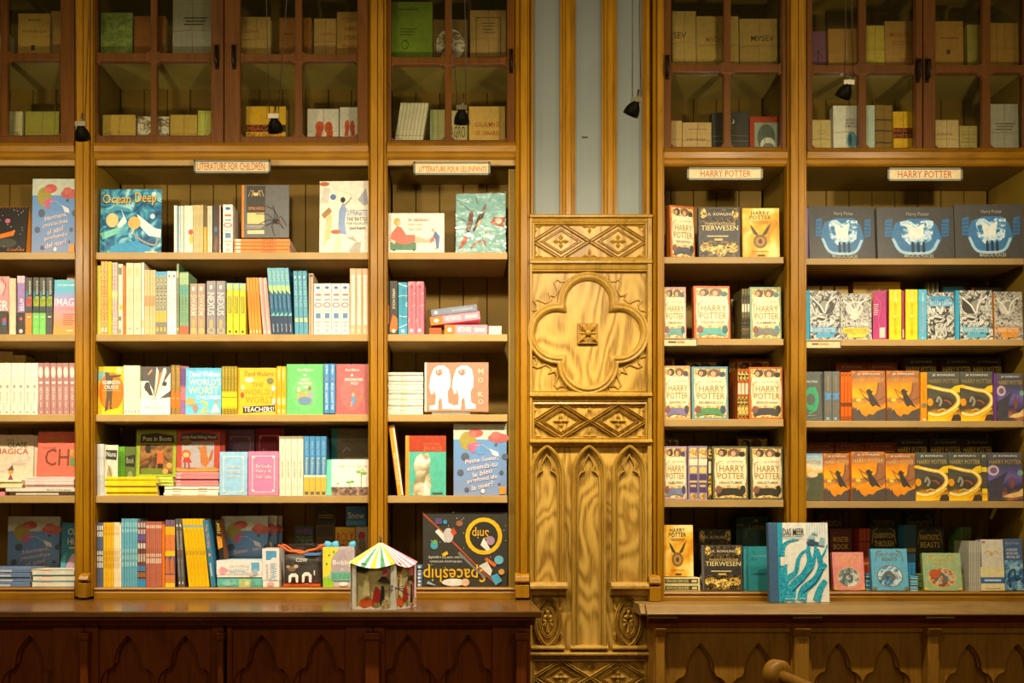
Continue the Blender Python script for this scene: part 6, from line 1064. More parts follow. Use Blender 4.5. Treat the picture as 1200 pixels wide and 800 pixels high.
# ---------------------------------------------------------------- paper carousel book standing open on the counter
Yk = -.36; kx, kz = X(446, Yk), ZL+.001; s_ = S*(D+Yk)/D
car = empty('carousel_book', (kx, Yk, kz)); tag(car, 'star-shaped paper carousel book with striped tent roofs on the counter', 'carousel book')
R1, H1, H2 = 42*s_, 54*s_, 77*s_
for k in range(5):
    a0 = math.radians(-136+72*k); a1 = a0+math.radians(72); am = (a0+a1)/2
    c0, c1 = Vector((math.cos(a0), math.sin(a0), 0)), Vector((math.cos(a1), math.sin(a1), 0))
    ph = MB()
    for c in (c0,):          # radial cover board pair
        n = Vector((-c.y, c.x, 0))*.0012
        pink = k in (2, 3)
        p = [c*0.003-n, c*R1-n, c*R1+n, c*.003+n]
        ph.column([(v.x, v.y) for v in p], 0, H1, mt('f478a4' if pink else 'f0ece0'))
    ph.build('divider_page', car, loc=(0, 0, 0))
    # scene page set back between the dividers, with paper figures
    q0, q1 = c0*R1*.88, c1*R1*.88; d_ = (q1-q0); nrm = Vector((d_.y, -d_.x, 0)).normalized()
    if nrm.dot(q0+q1) < 0: nrm = -nrm
    pg = MB(); w_ = d_.length
    def loc2(u, v, off): r = q0+d_*u+nrm*off; return (r.x, r.y, v*H1)
    pg.add([loc2(0, 0, 0), loc2(1, 0, 0), loc2(1, 1, 0), loc2(0, 1, 0)], [(0, 1, 2, 3)], mt('ece0a8' if k % 2 == 0 else 'e4d49c'))
    pg.build('scene_page', car, loc=(0, 0, 0))
    cols = ['d84c2c', '2c2420', 'c83028', '3c8c5c', 'e87ca0', 'f0c020']
    figs = [([(.08, .05), (.5, .05), (.5, .2), (.3, .26), (.12, .2)], 'e86a2c'), ([(.45, .15), (.72, .18), (.66, .42), (.55, .5), (.48, .3)], 'b82c24'), ([(.2, .3), (.4, .28), (.36, .7), (.28, .74)], 'e8dc9c'), ([(.0, .82), (.3, .78), (.42, .92), (.2, .99), (.05, .95)], '2c2620'), ([(.6, .6), (.95, .56), (.9, .66), (.75, .72)], '2c2420'), ([(.75, .7), (.88, .72), (.86, .95), (.76, .9)], 'c8506c'), ([(.68, .1), (.82, .12), (.8, .5), (.72, .52)], '2c2826')]
    fg = MB()
    for i, (pts, c) in enumerate(figs): fg.add([loc2(u, v, .004+.002*i) for u, v in pts], [tuple(range(len(pts)))], mt(c))
    wheel = [loc2(.84+.1*math.cos(2*PI*j/12), .14+.09*math.sin(2*PI*j/12), .022) for j in range(12)]; cw_ = loc2(.84, .14, .022)
    for j in range(12): fg.add([cw_, wheel[j], wheel[(j+1) % 12]], [(0, 1, 2)], mt(['f0d030', '5cb87c', 'e87ca0'][j % 3]))
    fg.build('paper_figures', car, loc=(0, 0, 0))
    # striped scalloped roof
    rf = MB(); ns = 9; e0, e1 = c0*R1*1.04, c1*R1*1.04; apex = Vector((0, 0, H2))
    pal = (['f0d828', 'f8f4e4', '4c9c6c', 'f8f4e4'] if k % 2 == 0 else ['f08ca8', 'f8f0ec'])
    for j in range(ns):
        def edge(t):
            p = e0+(e1-e0)*t; bul = 1+.05*math.sin(PI*t); return Vector((p.x*bul, p.y*bul, H1*(.98-.10*math.sin(PI*t))))
        t0, t1 = j/ns, (j+1)/ns; a_, b_ = edge(t0), edge(t1)
        ta, tb = apex*.98+Vector((a_.x, a_.y, 0))*.05, apex*.98+Vector((b_.x, b_.y, 0))*.05
        rf.add([a_, b_, tb, ta], [(0, 1, 2, 3)], mt(pal[j % len(pal)]))
    rf.build('tent_roof', car, loc=(0, 0, 0))
    gp = MB(); g0, g1 = c0*R1, c1*R1      # front gate page: posts and a wavy base strip
    gd = g1-g0
    def gl(u, v): p = g0+gd*u; return (p.x, p.y, v*H1)
    gp.add([gl(0, 0), gl(.09, 0), gl(.09, 1), gl(0, 1)], [(0, 1, 2, 3)], mt('ece8dc')); gp.add([gl(.91, 0), gl(1, 0), gl(1, 1), gl(.91, 1)], [(0, 1, 2, 3)], mt('ece8dc'))
    base = [gl(.09+.82*i/12, .0) for i in range(13)]+[gl(.09+.82*i/12, .05+.03*math.sin(i*1.6)) for i in range(12, -1, -1)]
    gp.add(base, [tuple(range(26))], mt('f0ece0')); gp.build('gate_page', car, loc=(0, 0, 0))
m = MB(); m.tube([(0, 0, H2*.97), (.004, -.002, H2+.012), (-.003, -.002, H2+.02), (-.004, 0, H2+.008), (0, 0, H2*.97)], .0018, mt('5c3c84'), 6); m.build('ribbon_loop', car, loc=(0, 0, 0))
m = MB(); bx0 = Vector((R1*.52, -R1*.86, H1*.45))
m.tube([bx0, bx0+Vector((-.02, -.004, .012)), bx0+Vector((-.022, -.004, -.004)), bx0, bx0+Vector((.02, -.003, .012)), bx0+Vector((.018, -.004, .0)), bx0, bx0+Vector((.04, .004, -.022))], .0016, mt('4c3478'), 6); m.build('ribbon_bow', car, loc=(0, 0, 0))
# ---------------------------------------------------------------- signs on the rails and shelf edges
def sign(px0, px1, py0, py1, words, label, Y=-.036, tilt=0, ink='b8521c', card='dcc694', tb=(.05, .18, .95, .82), small=False):
    xa, xb, zt, zb = X(px0, Y), X(px1, Y), Z(py0, Y), Z(py1, Y); W, h = xb-xa, zt-zb; f = .0025 if small else .0075
    e = empty('shelf_sign', (xa, Y, zb)); tag(e, label, 'sign')
    m = MB(); m.box(0, W, .002, .006, 0, h, M_ALU); m.box(0, W, -.002, .006, 0, f, M_ALU); m.box(0, W, -.002, .006, h-f, h, M_ALU); m.box(0, f, -.002, .006, 0, h, M_ALU); m.box(W-f, W, -.002, .006, 0, h, M_ALU)
    m.build('holder', e, .0006, loc=(0, 0, 0))
    m = MB(); cw_, ch_ = W-2*f, h-2*f; m.box(0, cw_, 0, .0012, 0, ch_, mt(card))
    art(m, [('t', words, tb[0], tb[1], tb[2], tb[3], ink)] if isinstance(words, str) else words, cw_, ch_)
    m.build('card', e, loc=(f, .0005, f))
    if not small:
        m = MB(); m.box(W*.3, W*.7, .006, .03, h-.004, h+.002, M_ALU); m.build('mount', e, loc=(0, 0, 0))
    e.rotation_euler = (0, math.radians(tilt), 0); return e
sign(227, 317, 187.5, 203, 'LITERATURE FOR CHILDREN', 'metal-framed cream sign in English above the wide left bay', tb=(.02, .06, .95, .86))
sign(484.5, 574.5, 189.5, 205, 'LITTÉRATURE POUR LES ENFANTS', 'metal-framed cream sign in French above the bay beside the pillar', tb=(.05, .12, .98, .88))
sign(805, 894, 196, 211, 'HARRY POTTER', 'metal-framed cream sign above the narrow bay right of the pillar', tb=(.16, .1, .86, .85))
sign(1040, 1128, 196.5, 212, 'HARRY POTTER', 'metal-framed cream sign above the wide right bay', tb=(.12, .1, .88, .88))
sign(777, 817, 396.5, 405.5, [('r', .14, .3, .38, .62, '6a5038'), ('r', .4, .3, .64, .62, 'c87848')], 'small cream shelf label under the narrow bay second shelf', Y=-.008, small=True)
sign(944.5, 985.5, 399, 408, [('r', .16, .25, .36, .62, '8a6a4c'), ('r', .38, .3, .66, .6, 'd08a54')], 'small cream shelf label under the wide right bay second shelf', Y=-.008, small=True)
# ---------------------------------------------------------------- bay 4
OR, LA, BL, OL, GR, TN = 'c06424', 'b49ab0', '6c98a8', '6c6848', '8ca884', 'c89c68'
face(4, 1, 786, 817, 239, 'orange bordered cream cover turned aside', OR, c_scroll('4c4840', 'ORDEN DES PHONIX'), spine='b8641c', t=.036, yf=.018, yaw=16)
face(4, 1, 819, 867.5, 242, 'black and gold cover standing between orange and yellow ones', '4c4848', c_beasts(), spine='3c3a40', t=.022, yf=.02)
face(4, 1, 870.5, 914, 243, 'golden yellow cover with winged nest emblem', '@cursed', c_cursed(), spine='c8a850', t=.026, yf=.02)
face(4, 2, 777.3, 804.5, 335.5, 'pink-bordered cream cover half behind the post', 'c89088', c_scroll('4c5c68', 'STEIN DER WEISEN', foot='6a9c98')[0:], t=.03)
face(4, 2, 813.5, 856.5, 334, 'orange-red bordered cream cover with bridge', 'c85c28', c_scroll('3c6c70', 'STEIN DER WEISEN', foot='5ca8a0'), spine='b8501c', t=.03, tilt=4, yaw=1)
face(4, 2, 857.8, 868.5, 350, 'partly hidden cream cover behind the orange-red one', 'b8a070', [('r', .1, .5, 1, .75, 'f0e4c8'), ('e', .5, .3, .4, .15, '6c5040')], yf=.14)
run(4, 2, 869.5, 879, 3, 338, 'olive ornate spine{s}', '6c6438', [('r', 0, .1, 1, .3, '@darkorn'), ('r', .1, .3, .9, .45, 'd8d4b8'), ('r', 0, .55, 1, .95, '@darkorn')], d=.12, yf=.03)
face(4, 2, 879.5, 916, 335.5, 'sage green bordered cream cover', GR, c_scroll('5c8c94', 'KAMMER', top='6c4c3c', foot='7c7c74'), spine='8ca884', t=.03)
face(4, 3, 777.3, 809.6, 428, 'tan bordered cream cover half behind the post', TN, c_scroll('5c4c58', 'GEFANGENE VON', foot='8078a0'), t=.03)
face(4, 3, 811, 853.8, 429, 'grey-blue bordered cream cover', BL, c_scroll('4c5c6c', 'FEUERKELCH', foot='5c9464'), spine='5c8898', t=.03)
SPO = [('r', 0, .05, 1, .22, '@gold'), ('r', .1, .28, .9, .5, 'e0d4b0'), ('r', 0, .55, 1, .95, '@gold')]
run(4, 3, 864.5, 877.6, 3, 432, 'orange ornate spine{s} in the front row', 'b85c18', SPO, d=.12, yf=.03)
face(4, 3, 878, 918, 429.5, 'orange bordered cream cover right of ornate spines', OR, c_scroll('4c4840', 'ORDEN DES PHONIX', foot='4c4a4c'), spine='b85c1c', t=.036)
face(4, 3, 777.3, 792, 417, 'shade-painted ornate cover in the back row by the post', '7a5c30', c_scroll('2c241c', 'X')[:4], yf=.17)  # back-row covers repeat the front design, shelf shade put into the border colour
face(4, 3, 803.5, 842.5, 421, 'shade-painted blue ornate cover in the back row', '5c6450', c_scroll('2c2820', 'FEUERKELCH')[:4], yf=.17)
run(4, 3, 854.5, 861.5, 2, 421, 'shade-painted orange spine{s} in the back row', '7a3c10', SPO, d=.1, yf=.18)  # front-row orange spine in a darker tone that stands for shade
face(4, 3, 862, 905, 420, 'shade-painted orange ornate cover in the back row', '9c4814', c_scroll('2c2418', 'ORDEN')[:4], yf=.17)
face(4, 4, 777.3, 805.5, 522.5, 'lavender bordered cream cover half behind the post', LA, c_scroll('4c4c6c', 'HALBBLUTPRINZ', foot='7c84a4'), t=.03)
run(4, 4, 807, 829.6, 2, 522.5, 'lavender ornate spine{s} with purple foot', 'a490a4', [('r', .08, .04, .92, .22, '@creamorn'), ('r', .05, .24, .95, .36, 'f4e8c4'), ('p', [(.1, .4), (.5, .38), (.9, .4), (.85, .5), (.15, .5)], 'e8cc74'), ('r', .1, .52, .92, .86, '5c4870'), ('r', .1, .64, .92, .68, 'd8bc84'), ('r', .2, .72, .8, .76, 'd8bc84'), ('e', .5, .93, .35, .05, '@creamorn')])
run(4, 4, 830, 834, 1, 523, 'dark olive sliver between lavender and olive books', '4c4828', SPO)
for a, q, tt, yy in ((835, 877, 'left', 522.5), (879.8, 918.2, 'right', 523)):
    face(4, 4, a, q, yy, tt+' one of two olive bordered cream covers', OL, c_scroll('3c3830', 'HEILIGTUMER', top='4c4438', foot='3c3a30'), spine='4c4a34', t=.036)
face(4, 4, 777.3, 797, 512, 'shade-painted lavender cover in the back row by the post', '6c5c58', c_scroll('3c2c30', 'X')[:4], yf=.17)  # back row again: lavender and olive darkened to carry the shade
face(4, 4, 863.5, 902, 511, 'shade-painted olive ornate cover in the back row', '4c4024', c_scroll('2c2418', 'X')[:4], yf=.17)
stack(4, 5, 775.5, 821, 676.5, 693, 2, 'yellow flat playscript{s} with black lettering', 'e8d8a0', [('r', .15, .05, .85, .95, '4c4828'), ('vt', 'VERWUNSCHENE KIND', .28, .08, .75, .7, 'e8d890'), ('r', .3, .78, .7, .92, 'd8cc90')], d=.14, yf=.004, jit=.001)
face(4, 5, 777.2, 813, 615, 'golden yellow cover with winged nest on flat playscripts', '@cursed', c_cursed(), spine='8a6414', yf=.02, ybase=676, t=.026, tilt=4)
face(4, 5, 819, 858, 620, 'black and gold cover in the back row', '3c342c', c_beasts(), yf=.17, t=.02)
face(4, 5, 824.5, 870.5, 638.5, 'plastic-wrapped black and gold cover in the front row', '4c4644', c_beasts(), spine='8c8c8c', yf=.014, t=.03, tilt=4)
run(4, 5, 863, 871, 3, 606, 'dark teal slim spine{s} in the back row', '24463c', [('r', 0, .1, 1, .12, '8a7c3c'), ('r', 0, .85, 1, .87, '8a7c3c')], yf=.18, d=.1)
face(4, 5, 871.5, 903, 605, 'dark teal cover with gold lettering in the back row', '1f4a40', [('t', 'J.K. ROWLING', .2, .12, .82, .2, 'b8a050'), ('t', 'GRINDELWALDS', .1, .48, .95, .58, 'c8ac50'), ('t', 'VERBRECHEN', .2, .62, .85, .7, 'b8a050'), ('l', [(.1, .3), (.14, .12), (.4, .08)], .02, '8a8040'), ('e', .5, .06, .08, .02, 'b89c48')], yf=.17, t=.02)
run(4, 5, 871.3, 877, 1, 640, 'teal spine in front of the dark teal cover', '2c8088', [('r', .2, .06, .5, .94, '4ca0a4')], yf=.02, d=.02)
face(4, 5, 877.3, 904, 640, 'bright teal cover behind the sea creature book', '2f8c94', [('l', [(.2, .1), (.3, .2), (.15, .3), (.4, .3)], .03, '1c5c60'), ('r', .2, .2, .9, .24, '4c9ca0'), ('r', .2, .6, .8, .64, '1f6468')], yf=.016, t=.02, tilt=4)
# the large sea creature book on the right counter
Yd = -.11; xa, xb = X(913, Yd), X(975, Yd); hD = Z(612, Yd)-ZR; WD = xb-xa
T = lambda pts, a, b_: ('l', pts, a, b_, '@tentacle')
MEER = [('r', 0, 0, .10, 1, '2fa8c4')]+[('r', .58+.05*k, 0, .595+.05*k, .22-.03*(k % 3), 'c8dce4') for k in range(8)] + [
    T([(.22, .985), (.28, .8), (.5, .66), (.62, .5), (.6, .36), (.62, .25)], .2, .06), T([(.44, .985), (.5, .84), (.72, .72), (.84, .56), (.8, .4), (.78, .33)], .2, .06), T([(.74, .985), (.8, .86), (.87, .78), (.93, .73)], .16, .1),
    T([(.08, .8), (.18, .7), (.34, .62), (.4, .46), (.5, .37), (.62, .34)], .14, .03), T([(.07, .42), (.11, .3), (.24, .23), (.42, .215)], .12, .02), T([(.09, .985), (.12, .8), (.11, .6), (.12, .52)], .14, .12), T([(.5, .62), (.66, .56), (.72, .42), (.76, .26)], .1, .05), T([(.8, .5), (.92, .38), (.98, .28)], .06, .02), T([(.8, .62), (.85, .58), (.9, .55), (.945, .52)], .09, .08),
    ('l', [(.26, .86), (.5, .72), (.68, .58)], .02, '145c74'), ('l', [(.48, .88), (.72, .76), (.9, .58)], .02, '145c74'), ('p', [(.56, .24), (.66, .22), (.82, .25), (.8, .29), (.6, .28)], '3c5c74'), ('p', [(.58, .21), (.62, .16), (.74, .16), (.74, .21)], 'a8c8d4'), ('p', [(.66, .13), (.72, .11), (.8, .13), (.78, .16)], 'a8c8d4'), ('p', [(.8, .28), (.84, .18), (.94, .2), (.92, .3)], '9cc4d4'),
    ('t', 'DAS MEER', .1, .07, .52, .16, '2c2a28'), ('r', .1, .175, .48, .183, '3c88ac'), ('r', .04, .43, .12, .54, 'f4f0e4'), ('t', 'Hans Roman Antje', .12, .94, .52, .965, 'f0f4f4')]
o = put('book', book_mesh('face', WD, hD-.002, .022, MEER, 'f4f0e2', '47688c', M_PAGES), (xa, Yd, ZR+.0016), (-math.radians(3.5), 0, math.radians(6)), 'large white cover with blue tentacles standing on the right counter', 'book')
o2 = MB(); o2.box(-.034, .0, .0, .022, 0, hD-.002, mt('47688c')); o2.build('cloth_spine', o, .0015, loc=(0, 0, 0))
# ---------------------------------------------------------------- bay 5
run(5, 1, 944.5, 948, 1, 243, 'purple sliver of a spine at the left post', '6c4c7c', yf=.02)
for i, (a, q, yy, tt) in enumerate(((949, 1028, 240, 'first'), (1029, 1119, 241.5, 'second'), (1120.5, 1200, 238.5, 'third'))):
    face(5, 1, a, q, yy, tt+' from left of three black and blue castle-street covers', '4a4844', c_places(), spine='6a6860', t=.03, yf=.03-(.01*(i == 2)), tilt=4, yaw=(3, 0, -2)[i])
face(5, 2, 949.5, 985, 340, 'engraved cover with blue title block and serpent', '@engrave', c_engrave('48a0cc'), spine='1c98bc', t=.02)
run(5, 2, 944.5, 949.2, 1, 340, 'bright blue spine at the left post', '1c9cc0', d=.02)
face(5, 2, 985.5, 1022, 343, 'engraved cover with yellow title block and stag', '@engrave2', c_engrave('f4cc14', k=1)+[('p', [(.3, .55), (.36, .4), (.48, .3), (.56, .34), (.6, .5), (.5, .58)], 'e4dccc'), ('l', [(.48, .3), (.4, .16), (.34, .1)], .02, 'f0e8d8'), ('l', [(.52, .3), (.58, .16), (.64, .1)], .02, 'f0e8d8')], t=.02)
face(5, 2, 1022.6, 1036, 341, 'magenta engraved cover turned aside beside yellow spine', 'c83c80', [('l', [(.2, .1), (.6, .3), (.4, .6), (.8, .9)], .05, 'e05c98'), ('l', [(.8, .05), (.6, .5), (.2, .8)], .04, 'a82c64')]+bars(.05, .42, .26, .5, 6, 'f0d8dc', .4)+[('r', .5, .74, .9, .94, 'e8dcc8')], yaw=-28, t=.008, yf=.05)
YS = [('vt', 'J.K. ROWLING', .38, .06, .62, .24, 'fbf4d8'), ('vt', 'HARRY POTTER', .4, .27, .6, .5, 'd8a01c'), ('r', .4, .515, .6, .54, 'f8e8b0'), ('vt', 'HALF-BLOOD PRINCE', .4, .57, .6, .9, 'd8ac1c')]
run(5, 2, 1042.3, 1057, 1, 339, 'thick yellow spine beside the magenta cover', 'fcd810', YS, side='b83468', d=.15)
run(5, 2, 1057.4, 1061, 1, 340, 'thin magenta sliver between yellow spines', 'b84468', [('r', .2, .78, .8, .95, 'd8c8b0')], yf=.02)
run(5, 2, 1061.4, 1076, 1, 339, 'thick yellow spine beside the sky blue one', 'fcd810', YS, side='b83468', d=.15)
run(5, 2, 1076.4, 1086.4, 1, 339, 'sky blue spine with white and pink letters', '58b8d8', [('vt', 'J.K. ROWLING', .36, .06, .66, .24, 'f4f8f4'), ('vt', 'HARRY POTTER', .38, .27, .64, .88, 'd88ca8'), ('r', .42, .95, .6, .97, 'f0f4f4')], d=.15)
face(5, 2, 1087, 1119.8, 342, 'upside-down engraved cover with blue title block', '@engrave', c_engrave('48a0c8', flip=True), t=.02)
run(5, 2, 1120.2, 1125, 1, 340, 'slim bright blue spine between engraved covers', '3ca4c8', d=.02)
face(5, 2, 1125.3, 1164, 339.5, 'engraved cover with blue title block right of slim spine', '@engrave', c_engrave('58b0cc', k=2), spine='3ca4c8', t=.02)
face(5, 2, 1166, 1199.5, 341, 'engraved cover with orange title block', '@engrave2', c_engrave('e8941c', k=1), spine='e8941c', t=.02)
for i, (a, q) in enumerate(((946, 961), (963, 977), (979, 994))):
    o = bx('carton', None, X(a, .16), X(q, .16), .16, .26, shelf_z(5, 2)+.0005, Z(335, .16), mt('b8901c'), .001); tag(o, ORD[i]+' from left of three small mustard cartons behind the engraved covers', 'carton', 'mustard cartons')
o = bx('carton', None, X(1000, .16), X(1055, .16), .16, .27, shelf_z(5, 2)+.0005, Z(330, .16), mt('b48c18'), .001); tag(o, 'long mustard carton with black print behind the stag cover', 'carton')
m = MB(); art(m, [('t', 'HARRY POTTER', .28, .1, .52, .17, '4c3c10'), ('t', 'BOOK COLLECTION', .58, .1, .9, .17, '4c3c10')], X(1055, .16)-X(1000, .16), Z(330, .16)-shelf_z(5, 2), y=-.0006); m.build('print', o, loc=(X(1000, .16), .16, shelf_z(5, 2)+.0005))
run(5, 2, 1084, 1100, 3, 331, 'dark back-row spine{s} beside a pale one', '4c4c3c', [('r', .6, 0, 1, 1, 'a89868')], yf=.16, d=.1)
face(5, 2, 1104, 1135, 327, 'dim engraved cover with blue block in the back row', '3c3a30', [('r', .1, .1, .85, .28, '4c94b0'), ('r', .1, .32, .85, .5, '4c94b0'), ('e', .9, .2, .05, .06, 'c8c8b0')], yf=.16)
face(5, 2, 1140, 1181, 336, 'dim engraved cover with orange edge in the back row', '4c4634', [('r', 0, 0, .1, 1, 'c8701c')], yf=.16)
# third shelf
face(5, 3, 944.3, 965, 435, 'grey-green cover with green serpent crest', '5c6058', [('e', .35, .55, .42, .24, '3c9c6c'), ('e', .3, .56, .25, .12, '5c6058'), ('l', [(.5, .3), (.7, .5), (.6, .75), (.2, .85)], .09, '44a474'), ('t', 'Harry Potter', .1, .17, .72, .24, 'c8ccc0'), ('r', .1, .88, .6, .89, 'b0a06c'), ('r', .1, .96, .5, .97, '4c9c74')], t=.02)
run(5, 3, 966, 984.6, 2, 435, 'grey spine{s} with blue crest', '70706a', [('vt', 'HARRY POTTER', .36, .08, .66, .38, 'b08c4c'), ('p', [(.05, .44), (.95, .44), (.75, .5), (.9, .56), (.1, .58), (.25, .5)], '5c94cc'), ('vt', 'ROWLING', .38, .64, .64, .86, 'a88c54'), ('e', .45, .95, .2, .03, '8cb4d4')])
run(5, 3, 985.2, 998.6, 3, 436, 'orange spine{s} beside the sunset covers', 'd8640c', [('r', 0, .62, 1, .7, '7c3c0c'), ('r', .2, .03, .8, .08, '8a5418'), ('r', 0, .9, 1, 1, 'a04c10')])
for a, q, tt in ((999, 1038.3, 'left'), (1040, 1078.8, 'right')):
    face(5, 3, a, q, 434, tt+' one of two orange sunset covers', '@sunset', c_sunset(), spine='e07410', t=.03)
run(5, 3, 1079.2, 1087, 1, 436, 'orange-yellow spine between sunset and fire covers', 'f09c14', [('r', .3, .1, .7, .55, 'e08c10'), ('e', .5, .68, .4, .05, '8a7c64'), ('e', .5, .97, .2, .02, 'f8f0d8')])
for a, q, tt in ((1087.4, 1126, 'left'), (1126.4, 1165, 'right')):
    face(5, 3, a, q, 435, tt+' one of two grey covers with ring of fire', '@fire', c_fire(), t=.03)
run(5, 3, 1165.5, 1169, 1, 437, 'slim purple spine beside the night cover', '6c4084')
face(5, 3, 1169.4, 1200, 437, 'violet night cover with pale moon disc', '@night', c_night(), t=.03)
SUNSET_SHADED = [('r', 0, 0, 1, 1, '8a3c14'), ('t', 'JK ROWLING', .18, .045, .84, .09, 'd8a878'), ('t', 'HARRY POTTER', .06, .15, .95, .23, 'd8a848')]  # sunset cover with back-row shade in its colour, titles brightened in place of light
FIRE_SHADED = [('r', 0, 0, 1, 1, '3c3626'), ('t', 'JK ROWLING', .18, .045, .84, .09, 'c8bc94'), ('t', 'HARRY POTTER', .04, .13, .97, .23, 'f0c84c'), ('e', .2, .34, .14, .06, '9c4c1c'), ('e', .85, .34, .12, .06, '8a4c24')]  # fire cover likewise, shade painted into the ground colour
for i, (a, q) in enumerate(((981, 1016.5), (1017, 1053))): face(5, 3, a, q, 424.5, ('left', 'right')[i]+' one of two shade-painted orange back-row covers', '8a3c14', SUNSET_SHADED, yf=.16, t=.03)
for i, (a, q) in enumerate(((1062, 1100), (1105, 1140.6), (1141, 1177))): face(5, 3, a, q, 418.5, ORD[i]+' from left of three shade-painted gold-lettered back-row covers', '3c3626', FIRE_SHADED, yf=.16, t=.03, spine='8a3814')
# fourth shelf
face(5, 4, 944.3, 965.3, 531, 'blue and gold stormy cover at the left post', '@storm', [('p', [(.0, 1), (.1, .78), (.3, .6), (.5, .45), (.95, .4), (1, 1)], '5c5c44'), ('e', .4, .45, .3, .06, 'e8d0a0'), ('t', 'JK ROWLING', .02, .045, .7, .09, 'f4ece0'), ('t', 'POTTER', .1, .15, .9, .23, 'a09058')], t=.03)
for a, q, yy, tt in ((965.8, 998, 531, 'first'), (998.4, 1038, 529, 'second'), (1038.4, 1073.2, 531, 'third')):
    face(5, 4, a, q, yy, tt+' from left of three orange sunset covers', '@sunset', c_sunset('d8bc80'), spine='e07410', t=.03, yf=.024 if tt != 'second' else .008)
for a, q, tt in ((1073.6, 1112, 'first'), (1112.4, 1151, 'second')):
    face(5, 4, a, q, 530, tt+' from left of the grey covers with fire ring', '@fire', c_fire('c0a860'), t=.03)
face(5, 4, 1151.3, 1157.6, 530, 'sliver of a fire ring cover beside the night cover', '@fire', [('t', 'JK', .1, .05, .9, .1, 'f4ecd8'), ('r', 0, .3, 1, .4, 'f8d430'), ('r', 0, .75, 1, .85, 'f8d430')], t=.03, yf=.024)
face(5, 4, 1158.4, 1199, 530, 'violet night cover with pale moon disc', '@night', c_night(), t=.03)
for i, (a, q) in enumerate(((945, 979), (980, 1014.6), (1015, 1051.4))): face(5, 4, a, q, 518, ORD[i]+' from left of three shade-painted orange back-row covers', '8a3c14', SUNSET_SHADED, yf=.16, t=.03)
for i, (a, q) in enumerate(((1052, 1089), (1091, 1128.6), (1129, 1165))): face(5, 4, a, q, 513.5, ORD[i]+' from left of three shade-painted gold-lettered back-row covers', '3c3626', FIRE_SHADED, yf=.16, t=.03, spine='8a3814')
# bottom shelf
face(5, 5, 958, 992, 597, 'dim brown gold-ringed cover high in the back row', '3c2818', c_darkgold(['QUIDDITCH'], '8a6a28'), yf=.24, t=.02)
face(5, 5, 973.5, 1000, 619, 'dark red ornate cover behind the pink small book', '5c2414', c_darkgold(['MONSTER', 'BOOK'], '7a5024'), yf=.16, t=.02)
run(5, 5, 1007, 1019.6, 3, 619, 'red-orange ribbed spine{s}', 'a83c18', [('r', 0, .2, 1, .23, '6a2410'), ('r', 0, .55, 1, .6, 'd8702c'), ('r', 0, .8, 1, .84, 'c8602c')], yf=.12, d=.12)
face(5, 5, 1020, 1055, 597, 'dim black cover high behind the gold-arched one', '28241c', c_darkgold(['QUIDDITCH', 'THROUGH'], '4c4024'), yf=.24, t=.02)
face(5, 5, 1020.4, 1054, 614, 'black cover with gold arch and title', '2c281c', c_darkgold(['QUIDDITCH', 'THROUGH'], 'c89c34'), yf=.16, t=.02)
face(5, 5, 977, 1014, 647, 'small pink cover with oval grey picture', 'ec948c', c_mini('@silver'), spine='d87c74', yf=.03, t=.02, tilt=8)
stack(5, 5, 1015.2, 1021.5, 672, 693, 4, 'small blue book{s} flat beside the pink cover', '3c88b0', [('r', .1, 0, .4, 1, 'b0d0dc')], d=.1, yf=.05, jit=.0004)
face(5, 5, 1022.5, 1065.5, 643, 'small sky blue cover with oval flying picture', '68b4d8', c_mini('@bluemist', '8a7c4c'), spine='4c98c0', yf=.02, t=.02, tilt=8)
run(5, 5, 1060.5, 1073.6, 3, 615, 'blue spine{s} with dark upper half', '3c90c4', [('r', 0, 0, 1, .58, '2c4c5c'), ('r', 0, .36, 1, .42, 'a88c44'), ('r', 0, .83, 1, .86, 'c8a848')], yf=.11, d=.13)
stack(5, 5, 1067, 1076, 675, 693, 5, 'small sky blue book{s} flat beside the green pile', '48a4cc', [('r', .1, 0, .4, 1, 'c8dce0')], d=.08, yf=.02, jit=.0005)
face(5, 5, 1062, 1098, 598, 'dim black gold-titled cover highest in the back', '242018', c_darkgold(['FANTASTIC', 'BEASTS'], 'a8842c'), yf=.25, t=.02)
face(5, 5, 1074.5, 1108, 616, 'dark cover with gold frame and red flower', '2c2a1c', c_darkgold(['FANTASTIC', 'BEASTS'], 'b08c34')+[('e', .25, .66, .2, .16, '7c2c18'), ('e', .3, .64, .1, .08, '9c4020')], yf=.17, t=.02)
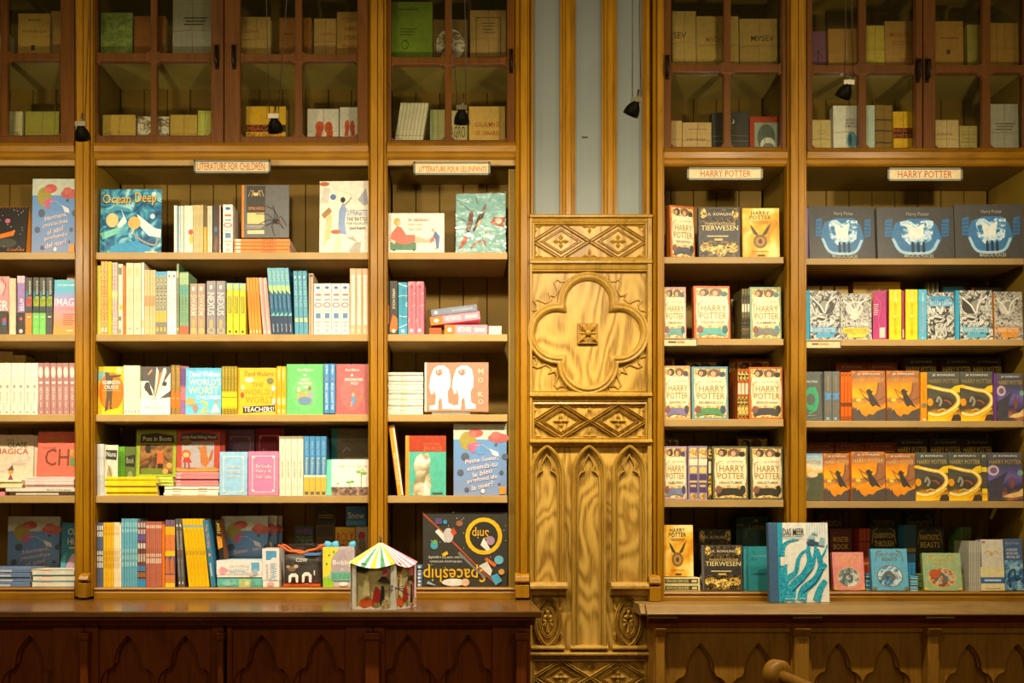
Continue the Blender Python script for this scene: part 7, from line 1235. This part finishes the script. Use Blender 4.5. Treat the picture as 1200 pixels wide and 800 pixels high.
stack(5, 5, 1077, 1135, 673, 693, 5, 'moss green flat book{s}', '7c9c40', [('r', .1, 0, .35, 1, 'a8bc6c'), ('r', 0, .3, 1, .33, 'c8b048'), ('r', 0, .66, 1, .69, 'c8b048')], d=.08, yf=.065, jit=.001)
face(5, 5, 1083, 1128, 648, 'small pale green cover with coiled beast oval', 'a0b888', c_mini('@beast')+[('e', .3, .55, .14, .12, 'c85c34')], spine='7c9c54', yf=.012, t=.018, tilt=9, yaw=-1)
run(5, 5, 1123, 1134, 2, 617, 'leaning green spine{s} with dark upper half', '78a03c', [('r', 0, 0, 1, .5, '3c4c1c'), ('r', 0, .3, 1, .34, 'c8a848'), ('r', 0, .82, 1, .86, 'c8b04c')], yf=.15, d=.1, lean=5)
run(5, 5, 1136, 1149.5, 6, 634, 'pale grey fanned booklet{s}', 'c8c4b4', [('r', .6, 0, 1, 1, 'a09c8c')], d=.12, yf=.02)
face(5, 5, 1150, 1178, 632, 'cream notebook with blue band and gold crest', 'dcd4c0', [('r', 0, 0, .06, 1, '4c6890'), ('r', 0, .54, 1, 1, 'ecdca4'), ('r', 0, .74, 1, .86, '3c6ca8'), ('r', .15, .78, .85, .82, 'c8d4e0'), ('l', [(.2, .28), (.35, .22), (.5, .3), (.65, .22), (.8, .28)], .03, 'd8b458'), ('e', .5, .28, .06, .04, 'd8b458'), ('r', .1, .03, .25, .07, 'b8807c'), ('r', .2, .95, .8, .97, 'c0b48c')], spine='c0bcb0', yf=.014, t=.03, tilt=5)
face(5, 5, 1178.5, 1200, 631, 'dark blue boxed kit with dragon picture', '4c6890', [('r', 0, .42, 1, 1, '@tearcard'), ('t', 'Harry Potter', .08, .06, .85, .13, 'b8a48c'), ('t', 'A DRAGON', .12, .19, .7, .24, 'e8ecf0'), ('t', 'BOOK AND', .12, .26, .75, .31, 'e8ecf0'), ('t', 'MODEL KIT', .12, .33, .85, .38, 'e8ecf0'), ('l', [(.3, .95), (.2, .7), (.5, .6), (.6, .8), (.9, .75)], .08, '24405c')], yf=.018, t=.05, tilt=4)
